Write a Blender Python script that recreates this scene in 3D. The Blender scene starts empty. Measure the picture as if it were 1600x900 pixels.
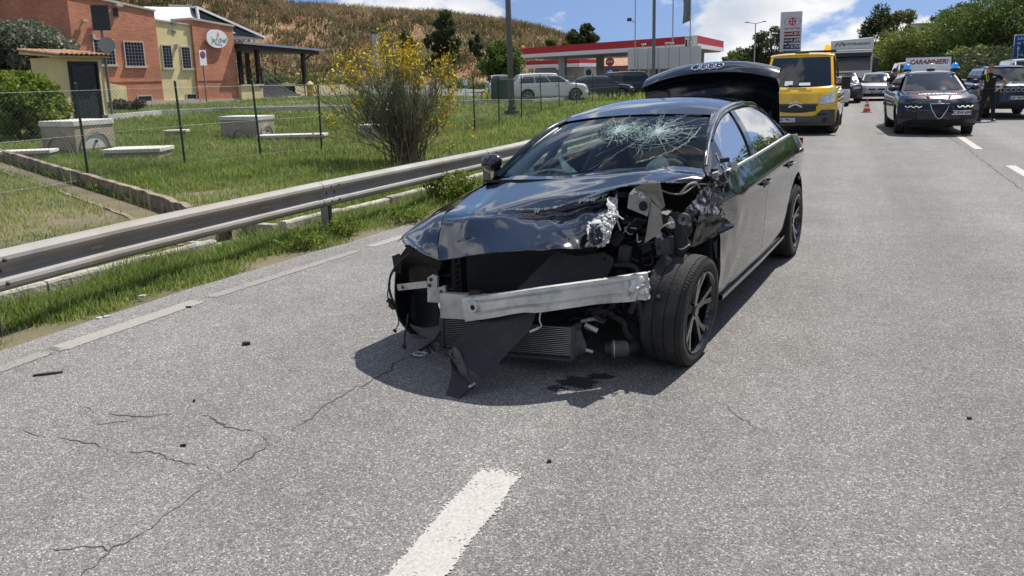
import bpy, bmesh, math, random
import numpy as np
from mathutils import Vector, Matrix, noise

S = bpy.context.scene
COL = S.collection
rad = math.radians

# ------------------------------------------------------------------ camera
cam_d = bpy.data.cameras.new('camera')
cam = bpy.data.objects.new('camera', cam_d)
COL.objects.link(cam)
CAM_H = 1.7075
YAW, PITCH, ROLL = 0.402, 0.1896, -0.0251
cam_d.sensor_width = 36.0
cam_d.lens = 1192.06 / 1600 * 36.0
cam_d.shift_y = -100.0 / 1600
cam_d.clip_start = 0.05
cam_d.clip_end = 4000
_f = Vector((-math.sin(YAW) * math.cos(PITCH), math.cos(YAW) * math.cos(PITCH), -math.sin(PITCH)))
_r = Vector((math.cos(YAW), math.sin(YAW), 0))
_u = _r.cross(_f)
_R = math.cos(ROLL) * _r + math.sin(ROLL) * _u
_U = -math.sin(ROLL) * _r + math.cos(ROLL) * _u
cam.matrix_world = Matrix(((_R.x, _U.x, -_f.x, 0), (_R.y, _U.y, -_f.y, 0), (_R.z, _U.z, -_f.z, CAM_H), (0, 0, 0, 1)))
S.camera = cam

# ------------------------------------------------------------------ sky + sun
SUN_DIR = Vector((0.19, 0.495, 0.848)).normalized()          # towards the sun
sun_el = math.asin(SUN_DIR.z)
sun_rot = math.atan2(SUN_DIR.x, SUN_DIR.y)
wd = bpy.data.worlds.new('World'); S.world = wd; wd.use_nodes = True
nt = wd.node_tree; nt.nodes.clear()
def nd(t, typ, **kw):
    n = t.nodes.new(typ)
    for k, v in kw.items():
        if hasattr(n, k) and k not in ('inputs',): setattr(n, k, v)
    return n
sky = nd(nt, 'ShaderNodeTexSky', sky_type='NISHITA', sun_disc=False, sun_elevation=sun_el, sun_rotation=sun_rot,
         air_density=1.0, dust_density=0.2, ozone_density=2.0, altitude=0)
bg_s = nd(nt, 'ShaderNodeBackground'); bg_s.inputs['Strength'].default_value = 0.115
bg_c = nd(nt, 'ShaderNodeBackground')
outw = nd(nt, 'ShaderNodeOutputWorld')
mixw = nd(nt, 'ShaderNodeMixShader')
tc = nd(nt, 'ShaderNodeTexCoord')
sep = nd(nt, 'ShaderNodeSeparateXYZ'); nt.links.new(tc.outputs['Generated'], sep.inputs[0])
def wm(op, a, b=None, clamp=False):
    n = nd(nt, 'ShaderNodeMath', operation=op, use_clamp=clamp)
    for i, v in enumerate((a, b)):
        if v is None: continue
        if isinstance(v, (int, float)): n.inputs[i].default_value = v
        else: nt.links.new(v, n.inputs[i])
    return n.outputs[0]
comb = nd(nt, 'ShaderNodeMapping'); comb.inputs['Scale'].default_value = (1, 1, 1.7); comb.inputs['Location'].default_value = (4.1, 0.2, 1.7); nt.links.new(tc.outputs['Generated'], comb.inputs[0])
# cumulus: big lumps x fluffy detail
n1 = nd(nt, 'ShaderNodeTexNoise'); n1.inputs['Scale'].default_value = 4.2; n1.inputs['Detail'].default_value = 9; n1.inputs['Roughness'].default_value = 0.56; n1.inputs['Distortion'].default_value = 0.25
nt.links.new(comb.outputs[0], n1.inputs['Vector'])
cov = nd(nt, 'ShaderNodeMapRange'); cov.interpolation_type = 'SMOOTHSTEP'
nt.links.new(n1.outputs['Fac'], cov.inputs['Value']); cov.inputs['From Min'].default_value = 0.505; cov.inputs['From Max'].default_value = 0.565
n2 = nd(nt, 'ShaderNodeTexNoise'); n2.inputs['Scale'].default_value = 9.0; n2.inputs['Detail'].default_value = 7
nt.links.new(comb.outputs[0], n2.inputs['Vector'])
shade = nd(nt, 'ShaderNodeValToRGB')
shade.color_ramp.elements[0].position = 0.36; shade.color_ramp.elements[0].color = (0.62, 0.68, 0.78, 1)
shade.color_ramp.elements[1].position = 0.58; shade.color_ramp.elements[1].color = (1.0, 1.0, 1.0, 1)
nt.links.new(n2.outputs['Fac'], shade.inputs[0]); nt.links.new(shade.outputs[0], bg_c.inputs['Color'])
bg_c.inputs['Strength'].default_value = 0.82
# haze near the horizon whitens the sky a little
hz = nd(nt, 'ShaderNodeMapRange'); nt.links.new(sep.outputs['Z'], hz.inputs['Value'])
hz.inputs['From Min'].default_value = 0.0; hz.inputs['From Max'].default_value = 0.10; hz.inputs['To Min'].default_value = 0.05; hz.inputs['To Max'].default_value = 0.0
fac = wm('MAXIMUM', cov.outputs[0], hz.outputs[0])
# the clear blue of higher sky carried a little further down, as on a dry, clean-aired day
lift = nd(nt, 'ShaderNodeVectorMath', operation='MULTIPLY_ADD'); nt.links.new(tc.outputs['Generated'], lift.inputs[0]); lift.inputs[1].default_value = (1, 1, 0.8); lift.inputs[2].default_value = (0, 0, 0.5)
nrm_ = nd(nt, 'ShaderNodeVectorMath', operation='NORMALIZE'); nt.links.new(lift.outputs[0], nrm_.inputs[0]); nt.links.new(nrm_.outputs[0], sky.inputs['Vector'])
nt.links.new(sky.outputs[0], bg_s.inputs['Color'])
nt.links.new(fac, mixw.inputs[0]); nt.links.new(bg_s.outputs[0], mixw.inputs[1]); nt.links.new(bg_c.outputs[0], mixw.inputs[2])
nt.links.new(mixw.outputs[0], outw.inputs['Surface'])
sl = bpy.data.lights.new('sun', 'SUN'); sl.energy = 5.0; sl.angle = rad(0.53); sl.color = (1.0, 0.955, 0.89)
so = bpy.data.objects.new('sun', sl); COL.objects.link(so)
so.rotation_euler = (-SUN_DIR).to_track_quat('-Z', 'Y').to_euler(); so.location = (0, 0, 40)
S.view_settings.view_transform = 'Standard'; S.view_settings.look = 'None'
S.view_settings.exposure = 0.28; S.view_settings.gamma = 1.0
S.render.engine = 'CYCLES'
S.cycles.max_bounces = 6; S.cycles.transparent_max_bounces = 24
S.cycles.caustics_reflective = False; S.cycles.caustics_refractive = False

# ------------------------------------------------------------------ materials
MATS = {}
def mat(name, col, rough=0.6, metal=0.0, coat=0.0, spec=0.5, var=0.0, vscale=8.0, bump=0.0, bscale=60.0, dirt=None, dscale=2.0, damt=0.5,
        emit=None, estr=0.0, coord='Object', sheen=0):
    """principled material with optional value variation, dirt blotches and fine bump"""
    if name in MATS: return MATS[name]
    m = bpy.data.materials.new(name); m.use_nodes = True; t = m.node_tree
    b = t.nodes['Principled BSDF']
    b.inputs['Roughness'].default_value = rough; b.inputs['Metallic'].default_value = metal
    b.inputs['Coat Weight'].default_value = coat; b.inputs['Coat Roughness'].default_value = 0.03
    b.inputs['Specular IOR Level'].default_value = spec
    c4 = (*col, 1)
    b.inputs['Base Color'].default_value = c4
    co = t.nodes.new('ShaderNodeTexCoord').outputs[coord]
    cur = None
    if var:
        n = t.nodes.new('ShaderNodeTexNoise'); n.inputs['Scale'].default_value = vscale; n.inputs['Detail'].default_value = 5
        t.links.new(co, n.inputs['Vector'])
        r = t.nodes.new('ShaderNodeValToRGB')
        r.color_ramp.elements[0].position = 0.3; r.color_ramp.elements[1].position = 0.7
        r.color_ramp.elements[0].color = (*[c * (1 - var) for c in col], 1); r.color_ramp.elements[1].color = (*[min(1, c * (1 + var)) for c in col], 1)
        t.links.new(n.outputs['Fac'], r.inputs[0]); cur = r.outputs[0]
    if dirt:
        n = t.nodes.new('ShaderNodeTexNoise'); n.inputs['Scale'].default_value = dscale; n.inputs['Detail'].default_value = 8; n.inputs['Roughness'].default_value = 0.65
        t.links.new(co, n.inputs['Vector'])
        r = t.nodes.new('ShaderNodeMapRange'); r.inputs['From Min'].default_value = 0.48; r.inputs['From Max'].default_value = 0.68; r.inputs['To Max'].default_value = damt
        t.links.new(n.outputs['Fac'], r.inputs['Value'])
        mx = t.nodes.new('ShaderNodeMix'); mx.data_type = 'RGBA'
        t.links.new(r.outputs[0], mx.inputs[0])
        if cur: t.links.new(cur, mx.inputs[6])
        else: mx.inputs[6].default_value = c4
        mx.inputs[7].default_value = (*dirt, 1); cur = mx.outputs[2]
    if cur: t.links.new(cur, b.inputs['Base Color'])
    if bump:
        n = t.nodes.new('ShaderNodeTexNoise'); n.inputs['Scale'].default_value = bscale; n.inputs['Detail'].default_value = 4
        t.links.new(co, n.inputs['Vector'])
        bp = t.nodes.new('ShaderNodeBump'); bp.inputs['Strength'].default_value = bump; bp.inputs['Distance'].default_value = 0.02
        t.links.new(n.outputs['Fac'], bp.inputs['Height']); t.links.new(bp.outputs[0], b.inputs['Normal'])
    if emit:
        b.inputs['Emission Color'].default_value = (*emit, 1); b.inputs['Emission Strength'].default_value = estr
    MATS[name] = m
    return m

def leaf_mat(name, dark, light, transl=0.35, rough=0.55):
    if name in MATS: return MATS[name]
    m = bpy.data.materials.new(name); m.use_nodes = True; t = m.node_tree; t.nodes.clear()
    at = t.nodes.new('ShaderNodeAttribute'); at.attribute_name = 'tint'
    r = t.nodes.new('ShaderNodeValToRGB'); r.color_ramp.elements[0].color = (*dark, 1); r.color_ramp.elements[1].color = (*light, 1)
    t.links.new(at.outputs['Fac'], r.inputs[0])
    d = t.nodes.new('ShaderNodeBsdfPrincipled'); d.inputs['Roughness'].default_value = rough; d.inputs['Specular IOR Level'].default_value = 0.3
    tr = t.nodes.new('ShaderNodeBsdfTranslucent')
    mx = t.nodes.new('ShaderNodeMixShader'); mx.inputs[0].default_value = transl
    o = t.nodes.new('ShaderNodeOutputMaterial')
    t.links.new(r.outputs[0], d.inputs['Base Color']); t.links.new(r.outputs[0], tr.inputs['Color'])
    t.links.new(d.outputs[0], mx.inputs[1]); t.links.new(tr.outputs[0], mx.inputs[2]); t.links.new(mx.outputs[0], o.inputs[0])
    MATS[name] = m
    return m

def glass_mat(name, tint, alpha, rough=0.0, ior=1.5, refl=1.0):
    """see-through glazing: tinted transparency under a fresnel reflection"""
    if name in MATS: return MATS[name]
    m = bpy.data.materials.new(name); m.use_nodes = True; t = m.node_tree; t.nodes.clear()
    tr = t.nodes.new('ShaderNodeBsdfTransparent'); tr.inputs[0].default_value = (*[c * alpha for c in tint], 1)
    g = t.nodes.new('ShaderNodeBsdfGlossy'); g.inputs['Roughness'].default_value = rough; g.inputs['Color'].default_value = (refl, refl, refl, 1)
    fr = t.nodes.new('ShaderNodeFresnel'); fr.inputs['IOR'].default_value = ior
    mx = t.nodes.new('ShaderNodeMixShader'); o = t.nodes.new('ShaderNodeOutputMaterial')
    t.links.new(fr.outputs[0], mx.inputs[0]); t.links.new(tr.outputs[0], mx.inputs[1]); t.links.new(g.outputs[0], mx.inputs[2]); t.links.new(mx.outputs[0], o.inputs[0])
    MATS[name] = m
    return m

# ------------------------------------------------------------------ mesh helpers
class MB:
    def __init__(self): self.v = []; self.f = []; self.m = []
    def add(self, vs, fs, mi=0):
        b = len(self.v); self.v += [tuple(map(float, p)) for p in vs]
        self.f += [tuple(b + i for i in q) for q in fs]; self.m += [mi] * len(fs); return b
    def box(self, x0, x1, y0, y1, z0, z1, mi=0):
        self.add([(x0, y0, z0), (x1, y0, z0), (x1, y1, z0), (x0, y1, z0), (x0, y0, z1), (x1, y0, z1), (x1, y1, z1), (x0, y1, z1)],
                 [(0, 3, 2, 1), (4, 5, 6, 7), (0, 1, 5, 4), (1, 2, 6, 5), (2, 3, 7, 6), (3, 0, 4, 7)], mi)
    def hexa(self, p, mi=0):
        self.add(p, [(0, 3, 2, 1), (4, 5, 6, 7), (0, 1, 5, 4), (1, 2, 6, 5), (2, 3, 7, 6), (3, 0, 4, 7)], mi)
    def bar(self, a, b, w, h, up=(0, 0, 1), mi=0):
        a = Vector(a); b = Vector(b); d = (b - a).normalized(); u = Vector(up); s = d.cross(u)
        if s.length < 1e-4: s = d.cross(Vector((1, 0, 0)))
        s.normalize(); u = s.cross(d).normalized()
        p = []
        for q in (a, b):
            p += [q - s * w / 2 - u * h / 2, q + s * w / 2 - u * h / 2, q + s * w / 2 + u * h / 2, q - s * w / 2 + u * h / 2]
        self.add(p, [(3, 2, 1, 0), (4, 5, 6, 7), (0, 1, 5, 4), (1, 2, 6, 5), (2, 3, 7, 6), (3, 0, 4, 7)], mi)
    def tube(self, pts, r, n=8, caps=True, mi=0):
        pts = [Vector(p) for p in pts]; k = len(pts)
        rs = r if hasattr(r, '__len__') else [r] * k
        ref = Vector((0.31, 0.22, 0.92))
        vs = []
        for i, p in enumerate(pts):
            d = (pts[min(i + 1, k - 1)] - pts[max(i - 1, 0)])
            if d.length < 1e-9: d = Vector((0, 0, 1))
            d.normalize()
            s = d.cross(ref)
            if s.length < 0.05: s = d.cross(Vector((1, 0, 0)))
            s.normalize(); u = s.cross(d)
            for j in range(n):
                a = 2 * math.pi * j / n
                vs.append(p + (s * math.cos(a) + u * math.sin(a)) * rs[i])
        fs = []
        for i in range(k - 1):
            for j in range(n):
                fs.append((i * n + j, i * n + (j + 1) % n, (i + 1) * n + (j + 1) % n, (i + 1) * n + j))
        if caps:
            fs.append(tuple(range(n - 1, -1, -1))); fs.append(tuple((k - 1) * n + j for j in range(n)))
        self.add(vs, fs, mi)
    def grid(self, P, mi=0, flip=False, closeu=False):
        P = np.asarray(P, float); nu, nv = P.shape[:2]
        fs = []
        for i in range(nu - 1 + (1 if closeu else 0)):
            i2 = (i + 1) % nu
            for j in range(nv - 1):
                q = (i * nv + j, i2 * nv + j, i2 * nv + j + 1, i * nv + j + 1)
                fs.append(q[::-1] if flip else q)
        self.add(P.reshape(-1, 3), fs, mi)
    def shell(self, P, th, mi=0):
        """grid with thickness along its normals"""
        P = np.asarray(P, float); nu, nv = P.shape[:2]
        du = np.gradient(P, axis=0); dv = np.gradient(P, axis=1)
        n = np.cross(du, dv); n /= (np.linalg.norm(n, axis=2, keepdims=True) + 1e-12)
        Q = P + n * th
        self.grid(P, mi, True); self.grid(Q, mi)
        ring = [(i, 0) for i in range(nu)] + [(nu - 1, j) for j in range(1, nv)] + [(i, nv - 1) for i in range(nu - 2, -1, -1)] + [(0, j) for j in range(nv - 2, 0, -1)]
        vs = [P[i, j] for i, j in ring] + [Q[i, j] for i, j in ring]; k = len(ring)
        self.add(vs, [(i, (i + 1) % k, k + (i + 1) % k, k + i) for i in range(k)], mi)
    def prism(self, poly, a, b, mi=0):
        """poly: list of points; extruded by vector from offset a to offset b"""
        a = Vector(a); b = Vector(b); k = len(poly)
        vs = [Vector(p) + a for p in poly] + [Vector(p) + b for p in poly]
        self.add(vs, [tuple(range(k - 1, -1, -1)), tuple(range(k, 2 * k))] + [(i, (i + 1) % k, k + (i + 1) % k, k + i) for i in range(k)], mi)
    def ell(self, c, r, nu=12, nv=8, mi=0, rot=None):
        P = []
        for i in range(nu):
            a = 2 * math.pi * i / nu; row = []
            for j in range(nv + 1):
                b = -math.pi / 2 + math.pi * j / nv
                q = Vector((r[0] * math.cos(a) * math.cos(b), r[1] * math.sin(a) * math.cos(b), r[2] * math.sin(b)))
                if rot: q = rot @ q
                row.append(q + Vector(c))
            P.append(row)
        self.grid(P, mi, closeu=True)
    def lathe(self, prof, axis_o, axis_d, n=32, mi=0):
        """prof: list of (r, h) along axis_d"""
        d = Vector(axis_d).normalized(); s = d.cross(Vector((0, 0, 1)))
        if s.length < .05: s = d.cross(Vector((1, 0, 0)))
        s.normalize(); u = s.cross(d)
        P = [[Vector(axis_o) + d * h + (s * math.cos(2 * math.pi * i / n) + u * math.sin(2 * math.pi * i / n)) * r for r, h in prof] for i in range(n)]
        self.grid(P, mi, closeu=True, flip=True)
    def build(self, name, mats, parent=None, smooth=False, sharp=None, xf=None, bevel=0.0, world=False):
        me = bpy.data.meshes.new(name)
        vs = self.v
        if xf: vs = [xf(p) for p in vs]
        if world and parent is not None:
            inv = (Matrix.Translation(parent.location) @ parent.rotation_euler.to_matrix().to_4x4()).inverted()
            vs = [tuple(inv @ Vector(p)) for p in vs]
        me.from_pydata([tuple(p) for p in vs], [], self.f)
        if not isinstance(mats, (list, tuple)): mats = [mats]
        for m in mats: me.materials.append(m)
        if len(mats) > 1: me.polygons.foreach_set('material_index', self.m)
        if smooth: me.polygons.foreach_set('use_smooth', [True] * len(me.polygons))
        me.update()
        o = bpy.data.objects.new(name, me); COL.objects.link(o)
        if smooth:
            bm = bmesh.new(); bm.from_mesh(me); bmesh.ops.remove_doubles(bm, verts=bm.verts, dist=1e-5)
            if sharp:
                for e in bm.edges:
                    if len(e.link_faces) == 2 and e.calc_face_angle(0) > rad(sharp): e.smooth = False
            bm.to_mesh(me); bm.free()
        if bevel:
            bv = o.modifiers.new('bevel', 'BEVEL'); bv.width = bevel; bv.segments = 2; bv.limit_method = 'ANGLE'; bv.angle_limit = rad(40)
        if parent is not None: o.parent = parent
        return o

def big_mesh(name, V, F, m, tint=None, parent=None):
    """V (n,3) float, F (k,3) or (k,4) int"""
    me = bpy.data.meshes.new(name); V = np.asarray(V, np.float32); F = np.asarray(F, np.int32)
    me.vertices.add(len(V)); me.vertices.foreach_set('co', V.ravel())
    k = F.shape[1]
    me.loops.add(F.size); me.loops.foreach_set('vertex_index', F.ravel())
    me.polygons.add(len(F)); me.polygons.foreach_set('loop_start', np.arange(0, F.size, k, dtype=np.int32))
    me.update(calc_edges=True)
    if tint is not None:
        a = me.attributes.new('tint', 'FLOAT', 'POINT'); a.data.foreach_set('value', np.asarray(tint, np.float32))
    me.materials.append(m)
    o = bpy.data.objects.new(name, me); COL.objects.link(o)
    if parent is not None: o.parent = parent
    return o

def thing(name, label, cat, loc=(0, 0, 0), rz=0.0, group=None):
    o = bpy.data.objects.new(name, None); COL.objects.link(o); o.empty_display_size = 0.2
    o.location = loc; o.rotation_euler = (0, 0, rz); tag(o, label, cat, group); return o
def tag(o, label=None, cat=None, group=None, kind=None):
    if label: o['label'] = label
    if cat: o['category'] = cat
    if group: o['group'] = group
    if kind: o['kind'] = kind
    return o
def struct(o, label=None): o['kind'] = 'structure'; return tag(o, label)
def kids(o): return [c for c in bpy.data.objects if c.parent == o]
def dup(root, loc, rz, label, group=None):
    r = root.copy(); COL.objects.link(r); r.location = loc; r.rotation_euler = (0, 0, rz); r['label'] = label
    if group: r['group'] = group
    for c in kids(root):
        d = c.copy(); COL.objects.link(d); d.parent = r
        for g in kids(c):
            e = g.copy(); COL.objects.link(e); e.parent = d
    return r
def text_mb(body, size, origin, right, up, depth=0.0, bold=0.0, align='CENTER', shear=0.0, sx=1.0):
    """flat lettering as mesh data placed in the plane (right, up)"""
    c = bpy.data.curves.new('lettering', 'FONT'); c.body = body; c.size = size; c.align_x = align; c.align_y = 'CENTER'
    c.offset = bold; c.shear = shear; c.extrude = depth; c.resolution_u = 2
    o = bpy.data.objects.new('lettering', c); COL.objects.link(o)
    dg = bpy.context.evaluated_depsgraph_get(); me = bpy.data.meshes.new_from_object(o.evaluated_get(dg))
    r = Vector(right).normalized(); u = Vector(up).normalized(); n = r.cross(u); og = Vector(origin)
    mb = MB(); mb.add([og + r * v.co.x * sx + u * v.co.y + n * v.co.z for v in me.vertices], [tuple(p.vertices) for p in me.polygons])
    bpy.data.objects.remove(o); bpy.data.curves.remove(c); bpy.data.meshes.remove(me)
    return mb
def catmull(pts, n):
    """interpolate (k,3) control points to n samples"""
    P = np.asarray(pts, float); k = len(P); t = np.linspace(0, k - 1, n); i = np.minimum(t.astype(int), k - 2); u = (t - i)[:, None]
    g = lambda j: P[np.clip(j, 0, k - 1)]
    p0 = np.where((i == 0)[:, None], 2 * P[0] - P[1], g(i - 1)); p3 = np.where((i + 2 > k - 1)[:, None], 2 * P[-1] - P[-2], g(i + 2)); p1, p2 = g(i), g(i + 1)
    return 0.5 * (2 * p1 + (p2 - p0) * u + (2 * p0 - 5 * p1 + 4 * p2 - p3) * u ** 2 + (3 * p1 - p0 - 3 * p2 + p3) * u ** 3)
def surf(rows, nu, nv):
    """rows of control points -> smooth (nu,nv,3) grid"""
    R = np.array([catmull(r, nv) for r in rows]); return np.stack([catmull(R[:, j], nu) for j in range(nv)], 1)
def noise3(P, sc, seed=0):
    return np.array([noise.noise(Vector(p) * sc + Vector((seed * 7.3, seed * 3.1, seed))) for p in P.reshape(-1, 3)]).reshape(P.shape[:-1])
RNG = np.random.default_rng(7)
random.seed(7)

# ================================================================== GROUND, ROAD, MARKINGS
def gz(x, y):
    z = 0.0
    if x < -5.6: z = 0.03 * (-5.6 - x)
    if x > 9.2: z = min(0.12 * (x - 9.2), 3.0)
    return z
gz_v = np.vectorize(gz)
m_soil = mat('soil', (0.14, 0.115, 0.07), 0.95, var=0.35, vscale=1.3, dirt=(0.10, 0.105, 0.045), dscale=0.8, damt=0.8, bump=0.8, bscale=14)
xs = np.array([-1500, -700, -300, -150, -90, -60, -40, -25, -15, -10, -5.6, -5.2, 0, 9.2, 15, 25, 34.2, 60, 150, 400, 1500], float)
ys = np.array([-300, -60, -20, 0, 10, 20, 40, 60, 80, 120, 200, 350, 700, 1500, 3000], float)
G = np.array([[(x, y, (gz(x, y) if x > -95 else gz(-90, y)) - 0.03) for y in ys] for x in xs])
mb = MB(); mb.grid(G, flip=True); struct(mb.build('ground', m_soil, smooth=False))

def asphalt():
    m = bpy.data.materials.new('asphalt'); m.use_nodes = True; t = m.node_tree; b = t.nodes['Principled BSDF']
    co = t.nodes.new('ShaderNodeTexCoord').outputs['Object']
    def N(typ, **kw):
        n = t.nodes.new(typ)
        for k, v in kw.items(): setattr(n, k, v)
        return n
    def mth(op, a, c, clamp=False):
        n = N('ShaderNodeMath', operation=op, use_clamp=clamp)
        for i, v in enumerate((a, c)):
            if isinstance(v, (int, float)): n.inputs[i].default_value = v
            else: t.links.new(v, n.inputs[i])
        return n.outputs[0]
    # aggregate: two sizes of stones, each its own value
    v1 = N('ShaderNodeTexVoronoi'); v1.inputs['Scale'].default_value = 150; t.links.new(co, v1.inputs['Vector'])
    v2 = N('ShaderNodeTexVoronoi'); v2.inputs['Scale'].default_value = 330; t.links.new(co, v2.inputs['Vector'])
    s1 = N('ShaderNodeSeparateColor'); t.links.new(v1.outputs['Color'], s1.inputs[0])
    s2 = N('ShaderNodeSeparateColor'); t.links.new(v2.outputs['Color'], s2.inputs[0])
    r1 = N('ShaderNodeValToRGB'); t.links.new(s1.outputs[0], r1.inputs[0])
    e = r1.color_ramp.elements; e[0].position = 0.0; e[0].color = (0.10, 0.099, 0.098, 1); e[1].position = 1.0; e[1].color = (0.44, 0.425, 0.395, 1)
    for p, c in ((0.3, (0.155, 0.151, 0.146, 1)), (0.75, (0.215, 0.208, 0.198, 1)), (0.9, (0.275, 0.265, 0.25, 1))):
        q = e.new(p); q.color = c
    r2 = N('ShaderNodeValToRGB'); t.links.new(s2.outputs[1], r2.inputs[0])
    e = r2.color_ramp.elements; e[0].color = (0.58, 0.585, 0.595, 1); e[1].color = (1.42, 1.40, 1.37, 1)
    mul = N('ShaderNodeMix', data_type='RGBA', blend_type='MULTIPLY'); mul.inputs[0].default_value = 1
    t.links.new(r1.outputs[0], mul.inputs[6]); t.links.new(r2.outputs[0], mul.inputs[7])
    # wear bands along the lane + blotches
    mp = N('ShaderNodeMapping'); mp.inputs['Scale'].default_value = (0.9, 0.03, 1); t.links.new(co, mp.inputs[0])
    nb = N('ShaderNodeTexNoise'); nb.inputs['Scale'].default_value = 1.0; nb.inputs['Detail'].default_value = 6; t.links.new(mp.outputs[0], nb.inputs['Vector'])
    nc = N('ShaderNodeTexNoise'); nc.inputs['Scale'].default_value = 0.9; nc.inputs['Detail'].default_value = 8; nc.inputs['Roughness'].default_value = 0.62; t.links.new(co, nc.inputs['Vector'])
    nf = N('ShaderNodeTexNoise'); nf.inputs['Scale'].default_value = 7; nf.inputs['Detail'].default_value = 4; t.links.new(co, nf.inputs['Vector'])
    w = mth('ADD', mth('MULTIPLY', nb.outputs['Fac'], 0.75), mth('ADD', mth('MULTIPLY', nc.outputs['Fac'], 0.55), mth('MULTIPLY', nf.outputs['Fac'], 0.35)))
    w2 = N('ShaderNodeMapRange'); w2.inputs['From Min'].default_value = 0.55; w2.inputs['From Max'].default_value = 1.1; w2.inputs['To Min'].default_value = 0.66; w2.inputs['To Max'].default_value = 1.26
    t.links.new(w, w2.inputs['Value'])
    gr = N('ShaderNodeCombineColor')
    for i in range(3): t.links.new(w2.outputs[0], gr.inputs[i])
    mul2 = N('ShaderNodeMix', data_type='RGBA', blend_type='MULTIPLY'); mul2.inputs[0].default_value = 1
    t.links.new(mul.outputs[2], mul2.inputs[6]); t.links.new(gr.outputs[0], mul2.inputs[7])
    # wheel paths polished darker, dust gathered along the left edge
    sx = N('ShaderNodeSeparateXYZ'); t.links.new(co, sx.inputs[0])
    trk = mth('MULTIPLY', mth('SINE', mth('ADD', mth('MULTIPLY', sx.outputs[0], 3.3), mth('MULTIPLY', nc.outputs['Fac'], 2.0)), 0), 0.07)
    dst = N('ShaderNodeMapRange'); dst.inputs['From Min'].default_value = -3.2; dst.inputs['From Max'].default_value = -4.8; dst.inputs['To Max'].default_value = 0.20; t.links.new(sx.outputs[0], dst.inputs['Value'])
    w = mth('ADD', w, mth('ADD', trk, dst.outputs[0])); t.links.new(w, w2.inputs['Value'])
    # a few oily dark spots
    no = N('ShaderNodeTexNoise'); no.inputs['Scale'].default_value = 2.3; no.inputs['Detail'].default_value = 3; t.links.new(co, no.inputs['Vector'])
    ro = N('ShaderNodeMapRange'); ro.inputs['From Min'].default_value = 0.70; ro.inputs['From Max'].default_value = 0.78; ro.inputs['To Max'].default_value = 0.35; t.links.new(no.outputs['Fac'], ro.inputs['Value'])
    mx = N('ShaderNodeMix', data_type='RGBA'); t.links.new(ro.outputs[0], mx.inputs[0]); t.links.new(mul2.outputs[2], mx.inputs[6]); mx.inputs[7].default_value = (0.06, 0.058, 0.057, 1)
    t.links.new(mx.outputs[2], b.inputs['Base Color'])
    b.inputs['Roughness'].default_value = 0.82; b.inputs['Specular IOR Level'].default_value = 0.35
    bp = N('ShaderNodeBump'); bp.inputs['Strength'].default_value = 0.55; bp.inputs['Distance'].default_value = 0.006
    hh = mth('ADD', v1.outputs['Distance'], mth('MULTIPLY', v2.outputs['Distance'], 0.5)); t.links.new(mth('SUBTRACT', 1.0, hh), bp.inputs['Height'])
    t.links.new(bp.outputs[0], b.inputs['Normal'])
    return m
m_asph = asphalt()
edge_pts = [(-5.12, -20), (-5.10, 2.0), (-5.07, 3.1), (-5.03, 4.76), (-4.73, 7.36), (-4.62, 9.5), (-4.6, 12.5), (-4.7, 20), (-5.0, 40), (-5.4, 80), (-6, 160), (-6.5, 400), (-7, 1200)]
def road_edge(y):
    return float(np.interp(y, [p[1] for p in edge_pts], [p[0] for p in edge_pts]))
yy = [-20, -8, 0, 1, 2] + [2.5 + 0.25 * i for i in range(44)] + [14, 16, 20, 26, 34, 40, 60, 80, 120, 160, 260, 400, 800, 1200]
mb = MB(); mb.grid(np.array([[(road_edge(y) + 0.05 * noise.noise(Vector((y * 1.7, 0, 0))) if k == 0 else (1.0 if k == 1 else 8.9), y, 0.0) for k in range(3)] for y in yy]))
road = struct(mb.build('road', m_asph))

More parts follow.
